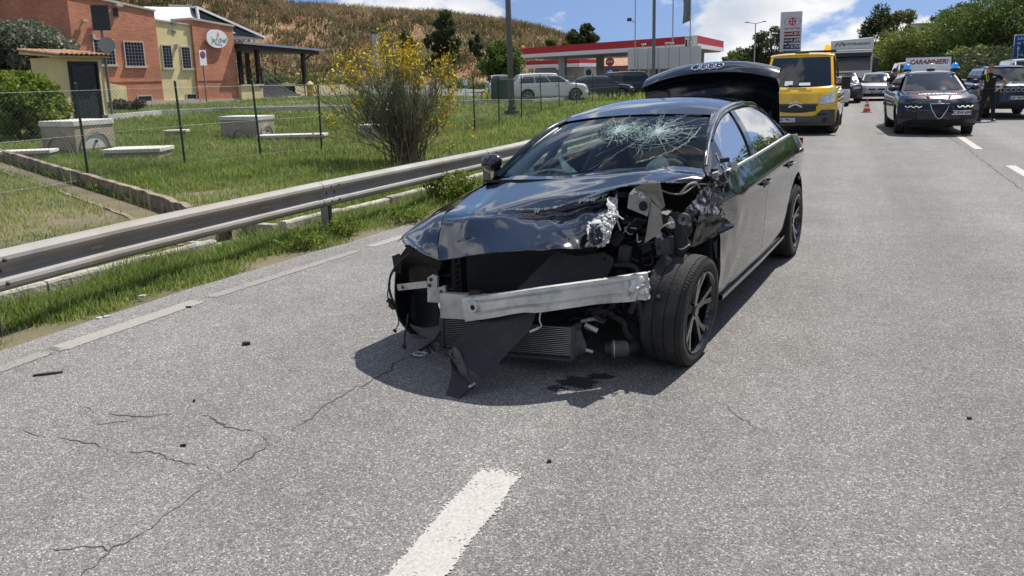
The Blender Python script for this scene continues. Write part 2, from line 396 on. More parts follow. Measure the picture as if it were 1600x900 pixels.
def paint_mat(name, col, wear):
    m = bpy.data.materials.new(name); m.use_nodes = True; t = m.node_tree; b = t.nodes['Principled BSDF']; o = t.nodes['Material Output']
    co = t.nodes.new('ShaderNodeTexCoord').outputs['Object']
    n = t.nodes.new('ShaderNodeTexNoise'); n.inputs['Scale'].default_value = 70; n.inputs['Detail'].default_value = 5; n.inputs['Roughness'].default_value = 0.7; t.links.new(co, n.inputs['Vector'])
    v = t.nodes.new('ShaderNodeTexVoronoi'); v.inputs['Scale'].default_value = 95; t.links.new(co, v.inputs['Vector'])
    nl = t.nodes.new('ShaderNodeTexNoise'); nl.inputs['Scale'].default_value = 5; nl.inputs['Detail'].default_value = 4; t.links.new(co, nl.inputs['Vector'])
    at = t.nodes.new('ShaderNodeAttribute'); at.attribute_name = 'tint'          # 1 in the middle, 0 at the ragged rim
    def mth(op, a, c):
        q = t.nodes.new('ShaderNodeMath'); q.operation = op
        for i, s in enumerate((a, c)):
            if isinstance(s, (int, float)): q.inputs[i].default_value = s
            else: t.links.new(s, q.inputs[i])
        return q.outputs[0]
    s = mth('ADD', mth('ADD', mth('MULTIPLY', n.outputs['Fac'], 0.75), mth('MULTIPLY', v.outputs['Distance'], -0.35)), mth('ADD', mth('MULTIPLY', nl.outputs['Fac'], 0.45), mth('MULTIPLY', at.outputs['Fac'], 0.55)))
    r = t.nodes.new('ShaderNodeMapRange'); r.inputs['From Min'].default_value = wear; r.inputs['From Max'].default_value = wear + 0.06; t.links.new(s, r.inputs['Value'])
    cr = t.nodes.new('ShaderNodeValToRGB'); cr.color_ramp.elements[0].color = (*[c * 0.72 for c in col], 1); cr.color_ramp.elements[1].color = (*col, 1)
    cr.color_ramp.elements[0].position = 0.35; cr.color_ramp.elements[1].position = 0.6
    t.links.new(n.outputs['Fac'], cr.inputs[0]); t.links.new(cr.outputs[0], b.inputs['Base Color']); b.inputs['Roughness'].default_value = 0.7
    tr = t.nodes.new('ShaderNodeBsdfTransparent'); mx = t.nodes.new('ShaderNodeMixShader')
    t.links.new(r.outputs[0], mx.inputs[0]); t.links.new(tr.outputs[0], mx.inputs[1]); t.links.new(b.outputs[0], mx.inputs[2]); t.links.new(mx.outputs[0], o.inputs['Surface'])
    return m
m_line = paint_mat('white_road_paint', (0.46, 0.43, 0.395), 0.755)
m_line2 = paint_mat('worn_road_paint', (0.28, 0.268, 0.242), 0.77); m_line3 = paint_mat('faded_edge_paint', (0.34, 0.32, 0.285), 0.71)
def strip(name, a, b, w0, w1, m, z=0.004):
    a = Vector((a[0], a[1], 0)); b = Vector((b[0], b[1], 0)); d = (b - a); L = d.length; d.normalize(); s = Vector((d.y, -d.x, 0))
    n = max(4, int(L / 0.12)) if L < 8 else 24
    V = []; T = []
    for i in range(n + 1):
        u = i / n; w = w0 + (w1 - w0) * u
        for k in range(7):
            q = (k / 6 - 0.5) * 2
            p = a + d * (L * u) + s * q * w / 2
            V.append((p.x, p.y, z)); T.append(min(1, (1 - abs(q)) * w / 0.06, u * L / 0.06, (1 - u) * L / 0.06))
    F = [(i * 7 + k, i * 7 + k + 1, (i + 1) * 7 + k + 1, (i + 1) * 7 + k) for i in range(n) for k in range(6)]
    return struct(big_mesh(name, V, F, m, T))
strip('lane_marking', (-1.23, -1.4), (-1.285, 2.9), 0.26, 0.255, m_line)
for y0, y1, x0, x1 in ((15.5, 11.2, 2.80, 2.82), (22.3, 18.35, 2.78, 2.86), (30.6, 26.1, 2.76, 2.8), (38.5, 34, 2.76, 2.76), (46.5, 42, 2.7, 2.7), (54.5, 50, 2.7, 2.7)):
    strip('lane_marking', (x0, y1), (x1, y0), 0.2, 0.2, m_line)
strip('edge_line', (-4.79, -4), (-4.72, 3.3), 0.16, 0.16, m_line2)
strip('edge_line', (-4.72, 3.2), (-4.66, 4.55), 0.2, 0.19, m_line3)
strip('edge_line', (-4.66, 4.5), (-4.45, 6.5), 0.16, 0.15, m_line2)
strip('edge_line', (-4.44, 6.55), (-4.36, 7.3), 0.16, 0.16, m_line3)
strip('edge_line', (-4.36, 7.3), (-4.3, 60), 0.16, 0.16, m_line2)
strip('edge_line', (7.6, 5), (7.5, 120), 0.16, 0.16, m_line)

m_crack = mat('crack_void', (0.065, 0.062, 0.058), 0.95)
def crack(pts, w):
    P = catmull([(p[0], p[1], 0) for p in pts], len(pts) * 14)
    mb = MB(); rows = []
    for i, p in enumerate(P):
        d = P[min(i + 1, len(P) - 1)] - P[max(i - 1, 0)]; L = np.hypot(d[0], d[1]) + 1e-9; s = np.array([d[1], -d[0], 0]) / L
        j = 0.035 * noise.noise(Vector(p) * 6.0) + 0.02 * noise.noise(Vector(p) * 23.0)
        k = w * max(0.12, 0.55 + 1.5 * noise.noise(Vector(p) * 4.1 + Vector((3, 9, 1))) + 0.5 * noise.noise(Vector(p) * 30))
        end = min(1, i / 6 + .15, (len(P) - 1 - i) / 6 + .15)
        rows.append([p + s * (j - k * end / 2) + np.array([0, 0, .0025]), p + s * (j + k * end / 2) + np.array([0, 0, .0025])])
    mb.grid(np.array(rows), flip=True); return struct(mb.build('road_crack', m_crack))
crack([(-3.707,2.683,0.000), (-3.515,2.657,0.000), (-3.286,2.681,0.000), (-3.181,2.752,0.000), (-3.085,2.811,-0.000), (-2.924,2.804,0.000), (-2.757,2.761,0.000), (-2.597,2.744,0.000), (-2.436,2.694,0.000)], 0.010)
crack([(-2.436,2.694,0.000), (-2.429,2.804,0.000), (-2.430,2.957,0.000), (-2.433,3.181,0.000), (-2.432,3.392,0.000), (-2.415,3.496,-0.000), (-2.406,3.994,0.000), (-2.406,4.384,-0.000), (-2.387,5.076,0.000)], 0.012)
crack([(-2.436,2.694,0.000), (-2.421,2.500,0.000), (-2.427,2.346,0.000), (-2.426,2.178,0.000), (-2.420,2.037,0.000), (-2.420,1.852,0.000), (-2.425,1.777,0.000), (-2.413,1.668,0.000), (-2.413,1.555,0.000)], 0.008)
crack([(-4.071,2.327,0.000), (-3.902,2.348,0.000), (-3.617,2.352,0.000), (-3.365,2.371,0.000), (-3.113,2.379,0.000), (-2.893,2.405,0.000), (-2.718,2.391,0.000), (-2.596,2.404,0.000), (-2.427,2.346,0.000)], 0.008)
crack([(-2.425,1.777,0.000), (-2.520,1.766,0.000), (-2.664,1.716,0.000)], 0.007)
crack([(-3.617,2.352,0.000), (-3.605,2.448,0.000), (-3.472,2.527,0.000), (-3.289,2.664,0.000)], 0.005)
crack([(2.557,22.862,0.000), (2.593,19.167,0.000), (2.505,15.458,0.000), (2.456,13.264,0.000), (2.385,10.635,0.000)], 0.022)
crack([(-0.373,3.881,0.000), (-0.312,3.919,0.000), (-0.234,3.973,-0.000)], 0.005)
crack([(-0.590,4.015,0.000), (-0.429,3.812,0.000), (-0.256,3.641,0.000), (-0.048,3.509,0.000)], 0.003)

# service road and yard in front of the restaurant and the filling station
m_yard = mat('yard_asphalt', (0.17, 0.165, 0.16), 0.9, var=0.25, vscale=1.5)
poly = [(-24.011,17.137,0.552), (-24.196,19.820,0.558), (-24.873,22.884,0.578), (-24.376,25.117,0.563), (-22.869,26.937,0.518), (-21.001,29.009,0.462), (-19.706,33.626,0.423), (-17.766,38.615,0.365), (-15.555,39.726,0.299), (-14.032,51.456,0.253), (-14.564,93.304,0.269)]
far = [(-60, 20), (-62, 30), (-60, 38), (-56, 44), (-50, 52), (-48, 60), (-46, 75), (-44, 90), (-40, 105), (-34, 115), (-24, 120)]
mb = MB(); mb.grid(np.array([[(p[0], p[1], gz(p[0], 0) + 0.02) for p in (n_, ((n_[0] * .6 + f_[0] * .4), (n_[1] * .6 + f_[1] * .4)), f_)] for n_, f_ in zip(poly, far)]))
struct(mb.build('service_road', m_yard))
m_conc = mat('concrete', (0.42, 0.39, 0.34), 0.9, var=0.25, vscale=5, dirt=(0.13, 0.11, 0.08), dscale=3.5, damt=0.75, bump=0.5, bscale=45)
m_pale = mat('pale_concrete', (0.5, 0.49, 0.46), 0.85, var=0.15, vscale=2, dirt=(0.25, 0.23, 0.2), dscale=1.5, damt=0.5)
# low pale kerb between the service road and the lawn
mb = MB()
for a, b in zip(poly[1:-2], poly[2:-1]):
    mb.bar((a[0], a[1], gz(a[0], 0) + .08), (b[0], b[1], gz(b[0], 0) + .08), .25, .22)
struct(mb.build('kerb', m_pale))

# ================================================================== HILLSIDE
def hillmat():
    m = bpy.data.materials.new('dry_slope'); m.use_nodes = True; t = m.node_tree; b = t.nodes['Principled BSDF']
    co = t.nodes.new('ShaderNodeTexCoord').outputs['Object']
    n = t.nodes.new('ShaderNodeTexNoise'); n.inputs['Scale'].default_value = 0.16; n.inputs['Detail'].default_value = 9; n.inputs['Roughness'].default_value = 0.68; t.links.new(co, n.inputs['Vector'])
    r = t.nodes.new('ShaderNodeValToRGB'); e = r.color_ramp.elements
    e[0].position = 0.34; e[0].color = (0.075, 0.085, 0.035, 1); e[1].position = 0.72; e[1].color = (0.36, 0.28, 0.16, 1)
    q = e.new(0.46); q.color = (0.21, 0.155, 0.09, 1); q = e.new(0.56); q.color = (0.31, 0.18, 0.10, 1)
    t.links.new(n.outputs['Fac'], r.inputs[0]); t.links.new(r.outputs[0], b.inputs['Base Color']); b.inputs['Roughness'].default_value = 1
    b.inputs['Specular IOR Level'].default_value = 0.1
    return m
# along-line: (heading deg left of +Y, foot distance, crest distance, crest height above ground zero)
HL = [(75, 78, 104, 17.5), (66, 78, 104, 16.5), (57, 78, 104, 15.2), (51, 78, 105, 14.4), (44, 79, 106, 13.2), (38, 80, 108, 12.2), (32.5, 84, 112, 11.4), (28, 90, 117, 11.4), (25, 95, 120, 11.0), (23, 99, 124, 10.7), (21, 104, 129, 10.0),
      (19, 110, 134, 8.8), (17, 116, 140, 7.4), (15, 124, 146, 5.6), (13, 132, 152, 4.2), (11, 142, 160, 3.4), (8, 160, 180, 2.6)]
def hill_pt(hd, s):
    i = np.array([h[0] for h in HL])[::-1]
    f0, c0, z0 = (float(np.interp(hd, i, np.array([h[k] for h in HL])[::-1])) for k in (1, 2, 3))
    prof = np.interp(s, [0, .12, .3, .55, .8, 1.0, 1.3, 1.8], [0, .14, .37, .66, .9, 1.0, 1.02, 0.8])
    rr = f0 + (c0 - f0) * s; a = rad(hd)
    p = Vector((-math.sin(a) * rr, math.cos(a) * rr, 0)); zf = gz(-math.sin(a) * f0, 0)
    ridge = noise.noise(p * 0.09) * 1.4 + noise.noise(p * 0.3) * 0.6 + noise.noise(p * 0.9) * 0.3
    amp = min(1, s * 4) * (1.0 if s < .75 else .45)
    p.z = zf - 0.3 + (z0 - zf) * prof + ridge * amp
    p.x += noise.noise(p * 0.2 + Vector((9, 0, 0))) * 1.2 * amp; p.y += noise.noise(p * 0.2 + Vector((0, 9, 0))) * 1.2 * amp
    return p
P = np.array([[hill_pt(hd, s) for s in list(np.linspace(-0.05, 1.1, 40)) + [1.3, 1.8]] for hd in np.linspace(75, 8, 190)])
mb = MB(); mb.grid(P, flip=False); struct(mb.build('hillside', hillmat(), smooth=True))

# ================================================================== GRASS (countless: one object each)
def blades(name, pts, h, w, m, tint, lean=0.45, parent=None, normal_up=True):
    """pts (n,3), h (n,), w (n,): one bent two-segment blade each"""
    n = len(pts); a = RNG.uniform(0, 2 * np.pi, n); la = RNG.uniform(0, 2 * np.pi, n); ln = RNG.uniform(0, lean, n) * h
    side = np.stack([np.cos(a), np.sin(a), np.zeros(n)], 1) * (w / 2)[:, None]
    ld = np.stack([np.cos(la), np.sin(la), np.zeros(n)], 1) * ln[:, None]
    up = np.array([0, 0, 1.0])
    b0 = pts - side; b1 = pts + side
    mid = pts + ld * .35 + up * (h * .55)[:, None]; tip = pts + ld + up * h[:, None]
    V = np.concatenate([b0, b1, mid + side * .7, mid - side * .7, tip], 0)
    i = np.arange(n)
    F = np.concatenate([np.stack([i, i + n, i + 2 * n], 1), np.stack([i, i + 2 * n, i + 3 * n], 1), np.stack([i + 3 * n, i + 2 * n, i + 4 * n], 1)], 0)
    return tag(big_mesh(name, V, F, m, np.tile(tint, 5), parent), kind='stuff')
m_grass = leaf_mat('grass_blades', (0.09, 0.13, 0.03), (0.56, 0.50, 0.25), 0.55)
e_ = [0.0, 0.45, 0.75, 1.0]
rp = [n_ for n_ in m_grass.node_tree.nodes if n_.type == 'VALTORGB'][0].color_ramp
q = rp.elements.new(0.5); q.color = (0.235, 0.32, 0.08, 1)
q = rp.elements.new(0.78); q.color = (0.37, 0.41, 0.14, 1)
def fbm(x, y, sc, seed=0):
    return np.array([noise.noise(Vector((a * sc + seed, b * sc - seed, seed * 1.7))) for a, b in zip(x, y)])
def rail_x(y): return float(np.interp(y, [-10, 3.42, 4.57, 7.19, 10.93, 12.1, 40, 90], [-5.3, -5.38, -5.42, -5.34, -5.07, -5.03, -5.3, -5.8]))
rail_v = np.vectorize(rail_x)
KERB_A = [(-6.35, 1.2), (-6.10, 3.82), (-5.95, 6.0)]
KERB_B = [(-5.85, 6.95), (-5.72, 8.2), (-5.59, 9.78), (-5.5, 12.0), (-5.5, 24)]
def kerb_x(y): return float(np.interp(y, [1.2, 3.82, 6.0, 6.95, 9.78, 12, 24, 60], [-6.35, -6.10, -5.95, -5.85, -5.59, -5.5, -5.5, -5.9]))
# 1 verge between kerb and road
n = 75000; y = RNG.uniform(1.6, 26, n) ** 1.0; y = np.where(RNG.random(n) < .7, RNG.uniform(1.6, 11, n), y)
kx = np.vectorize(kerb_x)(y); ex = np.vectorize(road_edge)(y)
u = RNG.beta(1.1, 1.5, n); x = kx + .07 + (ex - kx - .03) * u
f = fbm(x, y, 1.3, 3); keep = (f * 1.1 + .82 - u * .82 + RNG.normal(0, .16, n) > 0.02); x, y, u, f = x[keep], y[keep], u[keep], f[keep]
hh = RNG.uniform(.035, .13, len(x)) * (1.3 - u * .95) * (1 + .8 * np.clip(f, -.3, .6))
big = RNG.random(len(x)) < .03; hh[big] *= 1.9
blades('verge_grass', np.stack([x, y, np.full(len(x), -0.03)], 1), hh, RNG.uniform(.006, .013, len(x)), m_grass, np.clip(RNG.normal(.46, .18, len(x)) + .25 * (u > .7) * RNG.random(len(x)) - .1 * f, 0, 1), 0.7)
# 2 lawn / meadow beyond the kerb
def meadow(n, y0, y1, x0, x1, hmin, hmax, wmin, wmax, name, tb=.42):
    y = RNG.uniform(y0, y1, n); x = RNG.uniform(x0, x1, n)
    kx = np.vectorize(kerb_x)(y); f = fbm(x, y, .35, 11); g = fbm(x, y, 1.4, 5)
    # dry, thin patch on the near side of the gutter
    gl = 7.2 + (-7.6 - x) * .385       # y of the gutter at x
    near = (y < gl - .35) & (x > -16)
    ok = (x < kx - .14) & ~((np.abs(y - gl + .22) < .17) & (x > -16.2)) & (RNG.random(n) < np.where(near, .75, 1.0)) & (f + g * .6 + .55 + RNG.normal(0, .2, n) > 0)
    x, y, f, g, near = x[ok], y[ok], f[ok], g[ok], near[ok]
    h = RNG.uniform(hmin, hmax, len(x)) * (1 + .5 * f + .35 * g) * np.where(near, .7, 1)
    t = np.clip(RNG.normal(tb, .15, len(x)) + .3 * np.clip(g, -.5, .5) + np.where(near, .2, 0) - .2 * f, 0, 1)
    return blades(name, np.stack([x, y, gz_v(x, y) - .035], 1), h, RNG.uniform(wmin, wmax, len(x)), m_grass, t, .8)
meadow(120000, 2.5, 13, -17, -5.6, .05, .14, .008, .016, 'meadow_grass')
meadow(130000, 9, 26, -24, -5.5, .05, .15, .014, .024, 'meadow_grass')
meadow(80000, 20, 46, -31, -5.6, .08, .2, .028, .045, 'meadow_grass')
meadow(14000, 44, 90, -22, -6.2, .2, .5, .06, .11, 'meadow_grass', .5)
# tall straw-coloured stalks and small yellow meadow flowers
n = 900; y = RNG.uniform(5, 22, n); x = RNG.uniform(-16, -6.4, n)
m_straw = leaf_mat('straw', (0.30, 0.25, 0.12), (0.5, 0.42, 0.22), .3)
blades('dry_stalks', np.stack([x, y, gz_v(x, y) - .03], 1), RNG.uniform(.3, .75, n), RNG.uniform(.005, .009, n), m_straw, RNG.random(n), .4)
n = 700; x = RNG.uniform(-20, -6, n); y = RNG.uniform(7, 36, n); c_ = fbm(x, y, .5, 2) > -.05; x, y = x[c_], y[c_]; n = len(x)
z = gz_v(x, y) + RNG.uniform(.12, .3, n); s_ = RNG.uniform(.012, .024, n)
V = np.concatenate([np.stack([x + dx * s_, y + dy * s_, z + dz * s_], 1) for dx, dy, dz in ((-1, 0, 0), (1, 0, 0), (0, 1, .6), (0, -1, -.3), (0, 0, 1))]); i = np.arange(n)
m_flower = leaf_mat('yellow_petals', (0.55, 0.40, 0.01), (0.85, 0.66, 0.03), .3)
tag(big_mesh('meadow_flowers', V, np.concatenate([np.stack([i, i + n, i + 2 * n], 1), np.stack([i, i + n, i + 4 * n], 1), np.stack([i + 2 * n, i + 3 * n, i + 4 * n], 1)]), m_flower, RNG.random(5 * n)), kind='stuff')
# 3 dry tufts over the hillside
n = 62000; hd = RNG.uniform(8, 66, n); sv = RNG.beta(1.2, 1.0, n) * 1.08
hp = np.array([hill_pt(a, b) for a, b in zip(hd, sv)]); f = fbm(hp[:, 0], hp[:, 2] * 2, .12, 4); g = fbm(hp[:, 0] + hp[:, 1], hp[:, 2] * 3, .35, 9)
ok = f + g * .8 + .35 + (sv - .5) * .7 + RNG.normal(0, .2, n) > 0
hp, f, g, sv = hp[ok], f[ok], g[ok], sv[ok]; n = len(hp)
m_dry = leaf_mat('dry_hill_grass', (0.075, 0.095, 0.035), (0.40, 0.33, 0.20), .4)
rp = [n_ for n_ in m_dry.node_tree.nodes if n_.type == 'VALTORGB'][0].color_ramp
q = rp.elements.new(0.4); q.color = (0.22, 0.165, 0.09, 1); q = rp.elements.new(0.7); q.color = (0.28, 0.205, 0.115, 1)
blades('hill_grass', hp - np.array([0, 0, .1]), RNG.uniform(.5, 1.2, n), RNG.uniform(.09, .2, n), m_dry, np.clip(.36 + .7 * f + .6 * g + .15 * (sv - .4) + RNG.normal(0, .13, n), 0, 1), 1.1)

# ================================================================== KERB, GUTTER
def kerb_blocks(pts, name='kerb', seed=0):
    rnd = random.Random(seed); root = struct(MB().build(name, m_conc))
    P = catmull([(p[0], p[1], 0) for p in pts], 400); L = np.concatenate([[0], np.cumsum(np.linalg.norm(np.diff(P, axis=0), axis=1))])
    s = 0
    while s < L[-1] - .15:
        e = min(L[-1], s + 1.0)
        a = np.array([np.interp(s + .006, L, P[:, k]) for k in range(3)]); b = np.array([np.interp(e - .006, L, P[:, k]) for k in range(3)])
        mb = MB(); d = (b - a) / np.linalg.norm(b - a); sd = np.array([d[1], -d[0], 0]); rows = []
        hh = .125 + rnd.uniform(-.012, .012); off = rnd.uniform(-.01, .01)
        for i in range(9):
            c = a + (b - a) * i / 8; k = .006 * noise.noise(Vector(c) * 9)
            rows.append([c + sd * (x_ + off + (k if z_ > 0 else 0)) + np.array([0, 0, z_ + (k * 1.6 if z_ > .05 else 0)]) for x_, z_ in ((.055, -.1), (.052, hh - .02), (.04, hh), (-.045, hh), (-.055, hh - .015), (-.055, -.1))])
        mb.grid(np.array(rows), flip=True)
        mb.add([tuple(p) for p in rows[0]], [(0, 1, 2, 3, 4, 5)]); mb.add([tuple(p) for p in rows[-1]], [(5, 4, 3, 2, 1, 0)])
        mb.build('kerb_stone', m_conc, root); s = e
    return root
kerb_blocks(KERB_A, seed=1); kerb_blocks(KERB_B[:4] + [(-5.5, 24)], seed=2)
m_gut = mat('weathered_gutter', (0.27, 0.215, 0.155), 0.95, var=0.4, vscale=7, dirt=(0.07, 0.055, 0.04), dscale=4, damt=0.9, bump=0.8, bscale=30)
gut = thing('drainage_gutter', 'weathered concrete drain gutter crossing the grass behind the guardrail', 'gutter', (-8.6, 7.5, 0))
G0 = [(-17.5, 11.1), (-16.2, 10.57), (-12.4, 9.1), (-8.62, 7.64), (-7.2, 6.95), (-6.25, 6.45)]
def gutter_wall(off, z0, z1, name, th=.09, jit=.02):
    mb = MB(); P = catmull([(p[0], p[1], 0) for p in G0], 70); rows = []
    for i, c in enumerate(P):
        d = P[min(i + 1, 69)] - P[max(i - 1, 0)]; d /= np.linalg.norm(d); sd = np.array([-d[1], d[0], 0])
        if sd[1] < 0: sd = -sd
        zz = gz(c[0], 0); k = jit * noise.noise(Vector(c) * 4)
        rows.append([c + sd * (off + k) + np.array([0, 0, zz + z0]), c + sd * (off + k) + np.array([0, 0, zz + z1 + k]), c + sd * (off + th + k) + np.array([0, 0, zz + z1 + k]), c + sd * (off + th) + np.array([0, 0, zz + z0])])
    mb.grid(np.array(rows)); mb.build(name, m_gut, gut, world=True)
gutter_wall(0, -.1, .17, 'far_wall'); gutter_wall(-.50, -.1, -.005, 'near_wall', .06, .015)
mb = MB(); P = catmull([(p[0], p[1], 0) for p in G0], 40)
mb.grid(np.array([[(c[0] - .2 * k, c[1] - .5 * k, gz(c[0], 0) - .022) for k in (0, 1)] for c in P])); mb.build('channel_bed', m_soil, gut, world=True)
# end walls of the gutter where it passes under the guardrail
mb = MB(); mb.box(-6.35, -5.95, 6.02, 6.10, -.1, .06); mb.box(-6.4, -6.3, 6.1, 6.8, -.1, .1); mb.box(-6.35, -5.88, 6.82, 6.92, -.1, .12); mb.build('end_wall', m_conc, gut, world=True, bevel=.01)

# ================================================================== GUARDRAIL
m_zinc = mat('weathered_zinc', (0.30, 0.288, 0.268), 0.7, metal=0.1, var=0.14, vscale=3, dirt=(0.25, 0.20, 0.155), dscale=1.1, damt=0.55)
m_bolt = mat('dark_bolt', (0.06, 0.055, 0.05), 0.6, metal=.5)
m_slot = mat('slot_light', (0.32, 0.33, 0.2), 0.8)
WPROF = [(0.0, .30), (.012, .30), (.05, .285), (.078, .262), (.083, .235), (.075, .212), (.012, .168), (.006, .15), (.012, .132), (.075, .088), (.083, .065), (.078, .038), (.05, .015), (.012, 0), (0, 0)]
def guardrail(name, label, fx, ys, zb=.30, side=1):
    root = thing(name, label, 'guardrail', (fx(ys[0]), ys[0], 0))
    for a, b in zip(ys[:-1], ys[1:]):
        mb = MB(); rows = []
        for i in range(13):
            y = a - .10 + (b - a + .10) * i / 12; lift = .004 if i == 0 else 0
            rows.append([(fx(y) + side * (o - .04 + (.006 if i < 1 else 0)), y, zb + h) for o, h in WPROF])
        mb.shell(np.array(rows), .004 * side)
        beam = mb.build('beam', m_zinc, root, world=True, smooth=True, sharp=22)
        mb = MB()
        for y in (a + .03, a + .17):
            for h in (.235, .065, .15):
                o = .083 if h != .15 else .01
                mb.lathe([(.0, .012), (.012, .011), (.016, .0), (.016, -.004)], (fx(y) + side * (o - .04), y, zb + h), (side, 0, 0), 8)
        tag(mb.build('bolt', m_bolt, beam, smooth=True), kind='stuff')
        for o_ in list(COL.objects)[-1:]:
            for v in o_.data.vertices: v.co = v.co - root.location
        mb = MB()
        for k in range(1, 4):
            y = a + (b - a) * k / 4
            mb.add([(fx(y - .05) + side * (.0), y - .05, zb + .138), (fx(y + .05) + side * .0, y + .05, zb + .138), (fx(y + .05) + side * .0, y + .05, zb + .162), (fx(y - .05) + side * .0, y - .05, zb + .162)], [(0, 1, 2, 3)])
        mb.v = [(p[0] - side * .027, p[1], p[2]) for p in mb.v]
        tag(mb.build('slot', m_slot, root, world=True), kind='stuff')
        mb = MB(); x = fx(a + .1) - side * .1
        mb.prism([(x - .05, a + .06, -.2), (x + .05, a + .06, -.2), (x + .05, a + .066, -.2), (x - .044, a + .066, -.2), (x - .044, a + .134, -.2), (x + .05, a + .134, -.2), (x + .05, a + .14, -.2), (x - .05, a + .14, -.2)], (0, 0, 0), (0, 0, zb + .4))
        mb.build('post', m_zinc, root, world=True)
        mb = MB(); mb.box(x + side * .05 if side > 0 else x - .06, x + .065 if side > 0 else x - .05, a + .04, a + .16, zb + .02, zb + .28); mb.build('spacer', m_zinc, root, world=True)
    return root
guardrail('guardrail', 'grey weathered steel guardrail with rusty joints along the grass verge', rail_x, [-4.6, -.65, 3.25, 7.15, 11.05, 14.9, 18.8, 22.7, 26.6, 30.5, 34.4, 38.3, 42.2], .30)
guardrail('guardrail', 'distant grey guardrail at the foot of the trees on the right', lambda y: 9.0, [18, 26, 34, 42, 50, 58, 66, 74, 82], .40, -1)

# ================================================================== CHAIN-LINK FENCE
m_green = mat('green_fence_paint', (0.012, 0.045, 0.032), 0.5, var=.2)
m_wire = mat('green_fence_wire', (0.06, 0.085, 0.07), 0.5)
FP = [(-10.9, 2.2), (-11.1, 4.4), (-11.25, 6.6), (-11.36, 8.85), (-11.53, 11.08), (-11.32, 12.97), (-10.93, 14.57), (-10.6, 16.8), (-10.3, 19.0), (-10.09, 21.03), (-10.38, 23.53), (-10.94, 26.91), (-11.42, 30.33), (-11.93, 34.05), (-12.37, 38.01), (-12.7, 41.97), (-12.96, 47.06), (-13.2, 52), (-13.3, 57), (-13.4, 62)]
fence = thing('wire_fence', 'green chain link fence on thin posts across the meadow', 'fence', (FP[3][0], FP[3][1], 0))
for i, (x, y) in enumerate(FP):
    mb = MB(); z = gz(x, y); lx, ly = random.uniform(-.04, .04), random.uniform(-.05, .05)
    mb.tube([(x, y, z - .1), (x + lx, y + ly, z + 1.62)], .022, 8); mb.ell((x + lx, y + ly, z + 1.62), (.026, .026, .012), 8, 4)
    mb.build('post', m_green, fence, smooth=True, sharp=40, world=True)
mb = MB(); ZB, ZT = .06, 1.5
for (x0, y0), (x1, y1) in zip(FP[:-1], FP[1:]):
    L = math.hypot(x1 - x0, y1 - y0); far_ = y0 > 22; c = .075 if not far_ else .16; r = .0016 if not far_ else .003
    P = lambda s, h: (x0 + (x1 - x0) * s / L, y0 + (y1 - y0) * s / L, gz(x0 + (x1 - x0) * s / L, 0) + h)
    H = ZT - ZB; k = -H
    while k < L:
        for dr in (1, -1):
            s0, s1 = k, k + H; h0, h1 = (ZB, ZT) if dr > 0 else (ZT, ZB)
            if s0 < 0: h0 = h0 + (h1 - h0) * (-s0 / H); s0 = 0
            if s1 > L: h1 = h0 + (h1 - h0) * ((L - s0) / (s1 - s0)) if s1 > s0 else h1; s1 = L
            if s1 - s0 > .02: mb.tube([P(s0, h0), P(s1, h1)], r, 3, caps=False)
        k += c
    for h in (ZB, .78, ZT): mb.tube([P(0, h), P(L, h)], .003 if not far_ else .006, 3, caps=False)
tag(mb.build('wire_mesh', m_wire, fence, world=True), kind='stuff')

# ================================================================== STONE BLOCKS ON THE LAWN
m_stone = mat('travertine', (0.40, 0.35, 0.28), 0.9, var=0.2, vscale=6, dirt=(0.20, 0.17, 0.13), dscale=3, damt=.6, bump=.4, bscale=40)
m_white = mat('white_slab', (0.62, 0.60, 0.55), 0.85, var=0.12, vscale=4, dirt=(0.4, 0.37, 0.31), dscale=2.5, damt=.5, bump=.3)
def block(name, label, loc, rz, L, D, H, arch=True, group='stone blocks on the lawn'):
    """block with a capping slab; arched niche on the +x face when arch"""
    t = thing(name, label, 'stone block', loc, rz, group)
    cap = .13 * H + .03
    mb = MB(); mb.box(-L / 2, L / 2, -D / 2, D / 2, -.1, H - cap)
    body = mb.build('body', m_stone, t, bevel=.012)
    mb = MB(); mb.box(-L / 2 - .02, L / 2 + .02, -D / 2 - .02, D / 2 + .02, H - cap + .002, H); mb.build('cap_slab', m_white, t, bevel=.012)
    if arch:
        mb = MB(); R0 = min(D * .41, (H - cap) * .80); R1 = R0 * .80
        arc = [(math.cos(a), math.sin(a)) for a in np.linspace(0, math.pi, 19)]
        P = [[(L / 2 + dx, c * r, .09 + s * r) for r, dx in ((R0, -.002), (R0, .035), (R1, .035), (R1, .004))] for c, s in arc]
        mb.grid(np.array(P)); mb.build('arch_moulding', m_stone, t)
        mb = MB(); mb.add([(L / 2 + .004, c * R1, .09 + s * R1) for c, s in arc], [tuple(range(19))]); mb.build('niche_panel', m_white, t)
        mb = MB(); mb.grid(np.array([[(c * r, -D / 2 - dx, .02 + s * r) for r, dx in ((R0, -.002), (R0, .03), (R1, .03), (R1, .004))] for c, s in arc]), flip=True); mb.build('arch_moulding', m_stone, t)
        mb = MB(); mb.ell((L / 2 + .03, 0, .09 + R1 * .45), (.03, .035, .035), 8, 6); mb.build('spout', m_bolt, t, smooth=True)
    return t
b0 = (-15.307,11.712,0.291)
block('stone_block', 'large grey stone block with arched niche in front of the dark kiosk door', (b0[0] - .52, b0[1] + .50, gz(b0[0], 0)), rad(3), 1.0, 1.05, .72)
b0 = (-14.265,16.281,0.260)
block('stone_block', 'stone block with arched niche and a long white slab at its foot', (b0[0] - .62, b0[1] + .34, gz(b0[0], 0)), rad(3), 1.25, .68, .60)
b0 = (-11.593,17.720,0.180)
block('stone_block', 'low plain stone block half hidden behind the yellow broom', (b0[0], b0[1] + .3, gz(b0[0], 0)), rad(3), .85, .6, .36, False)
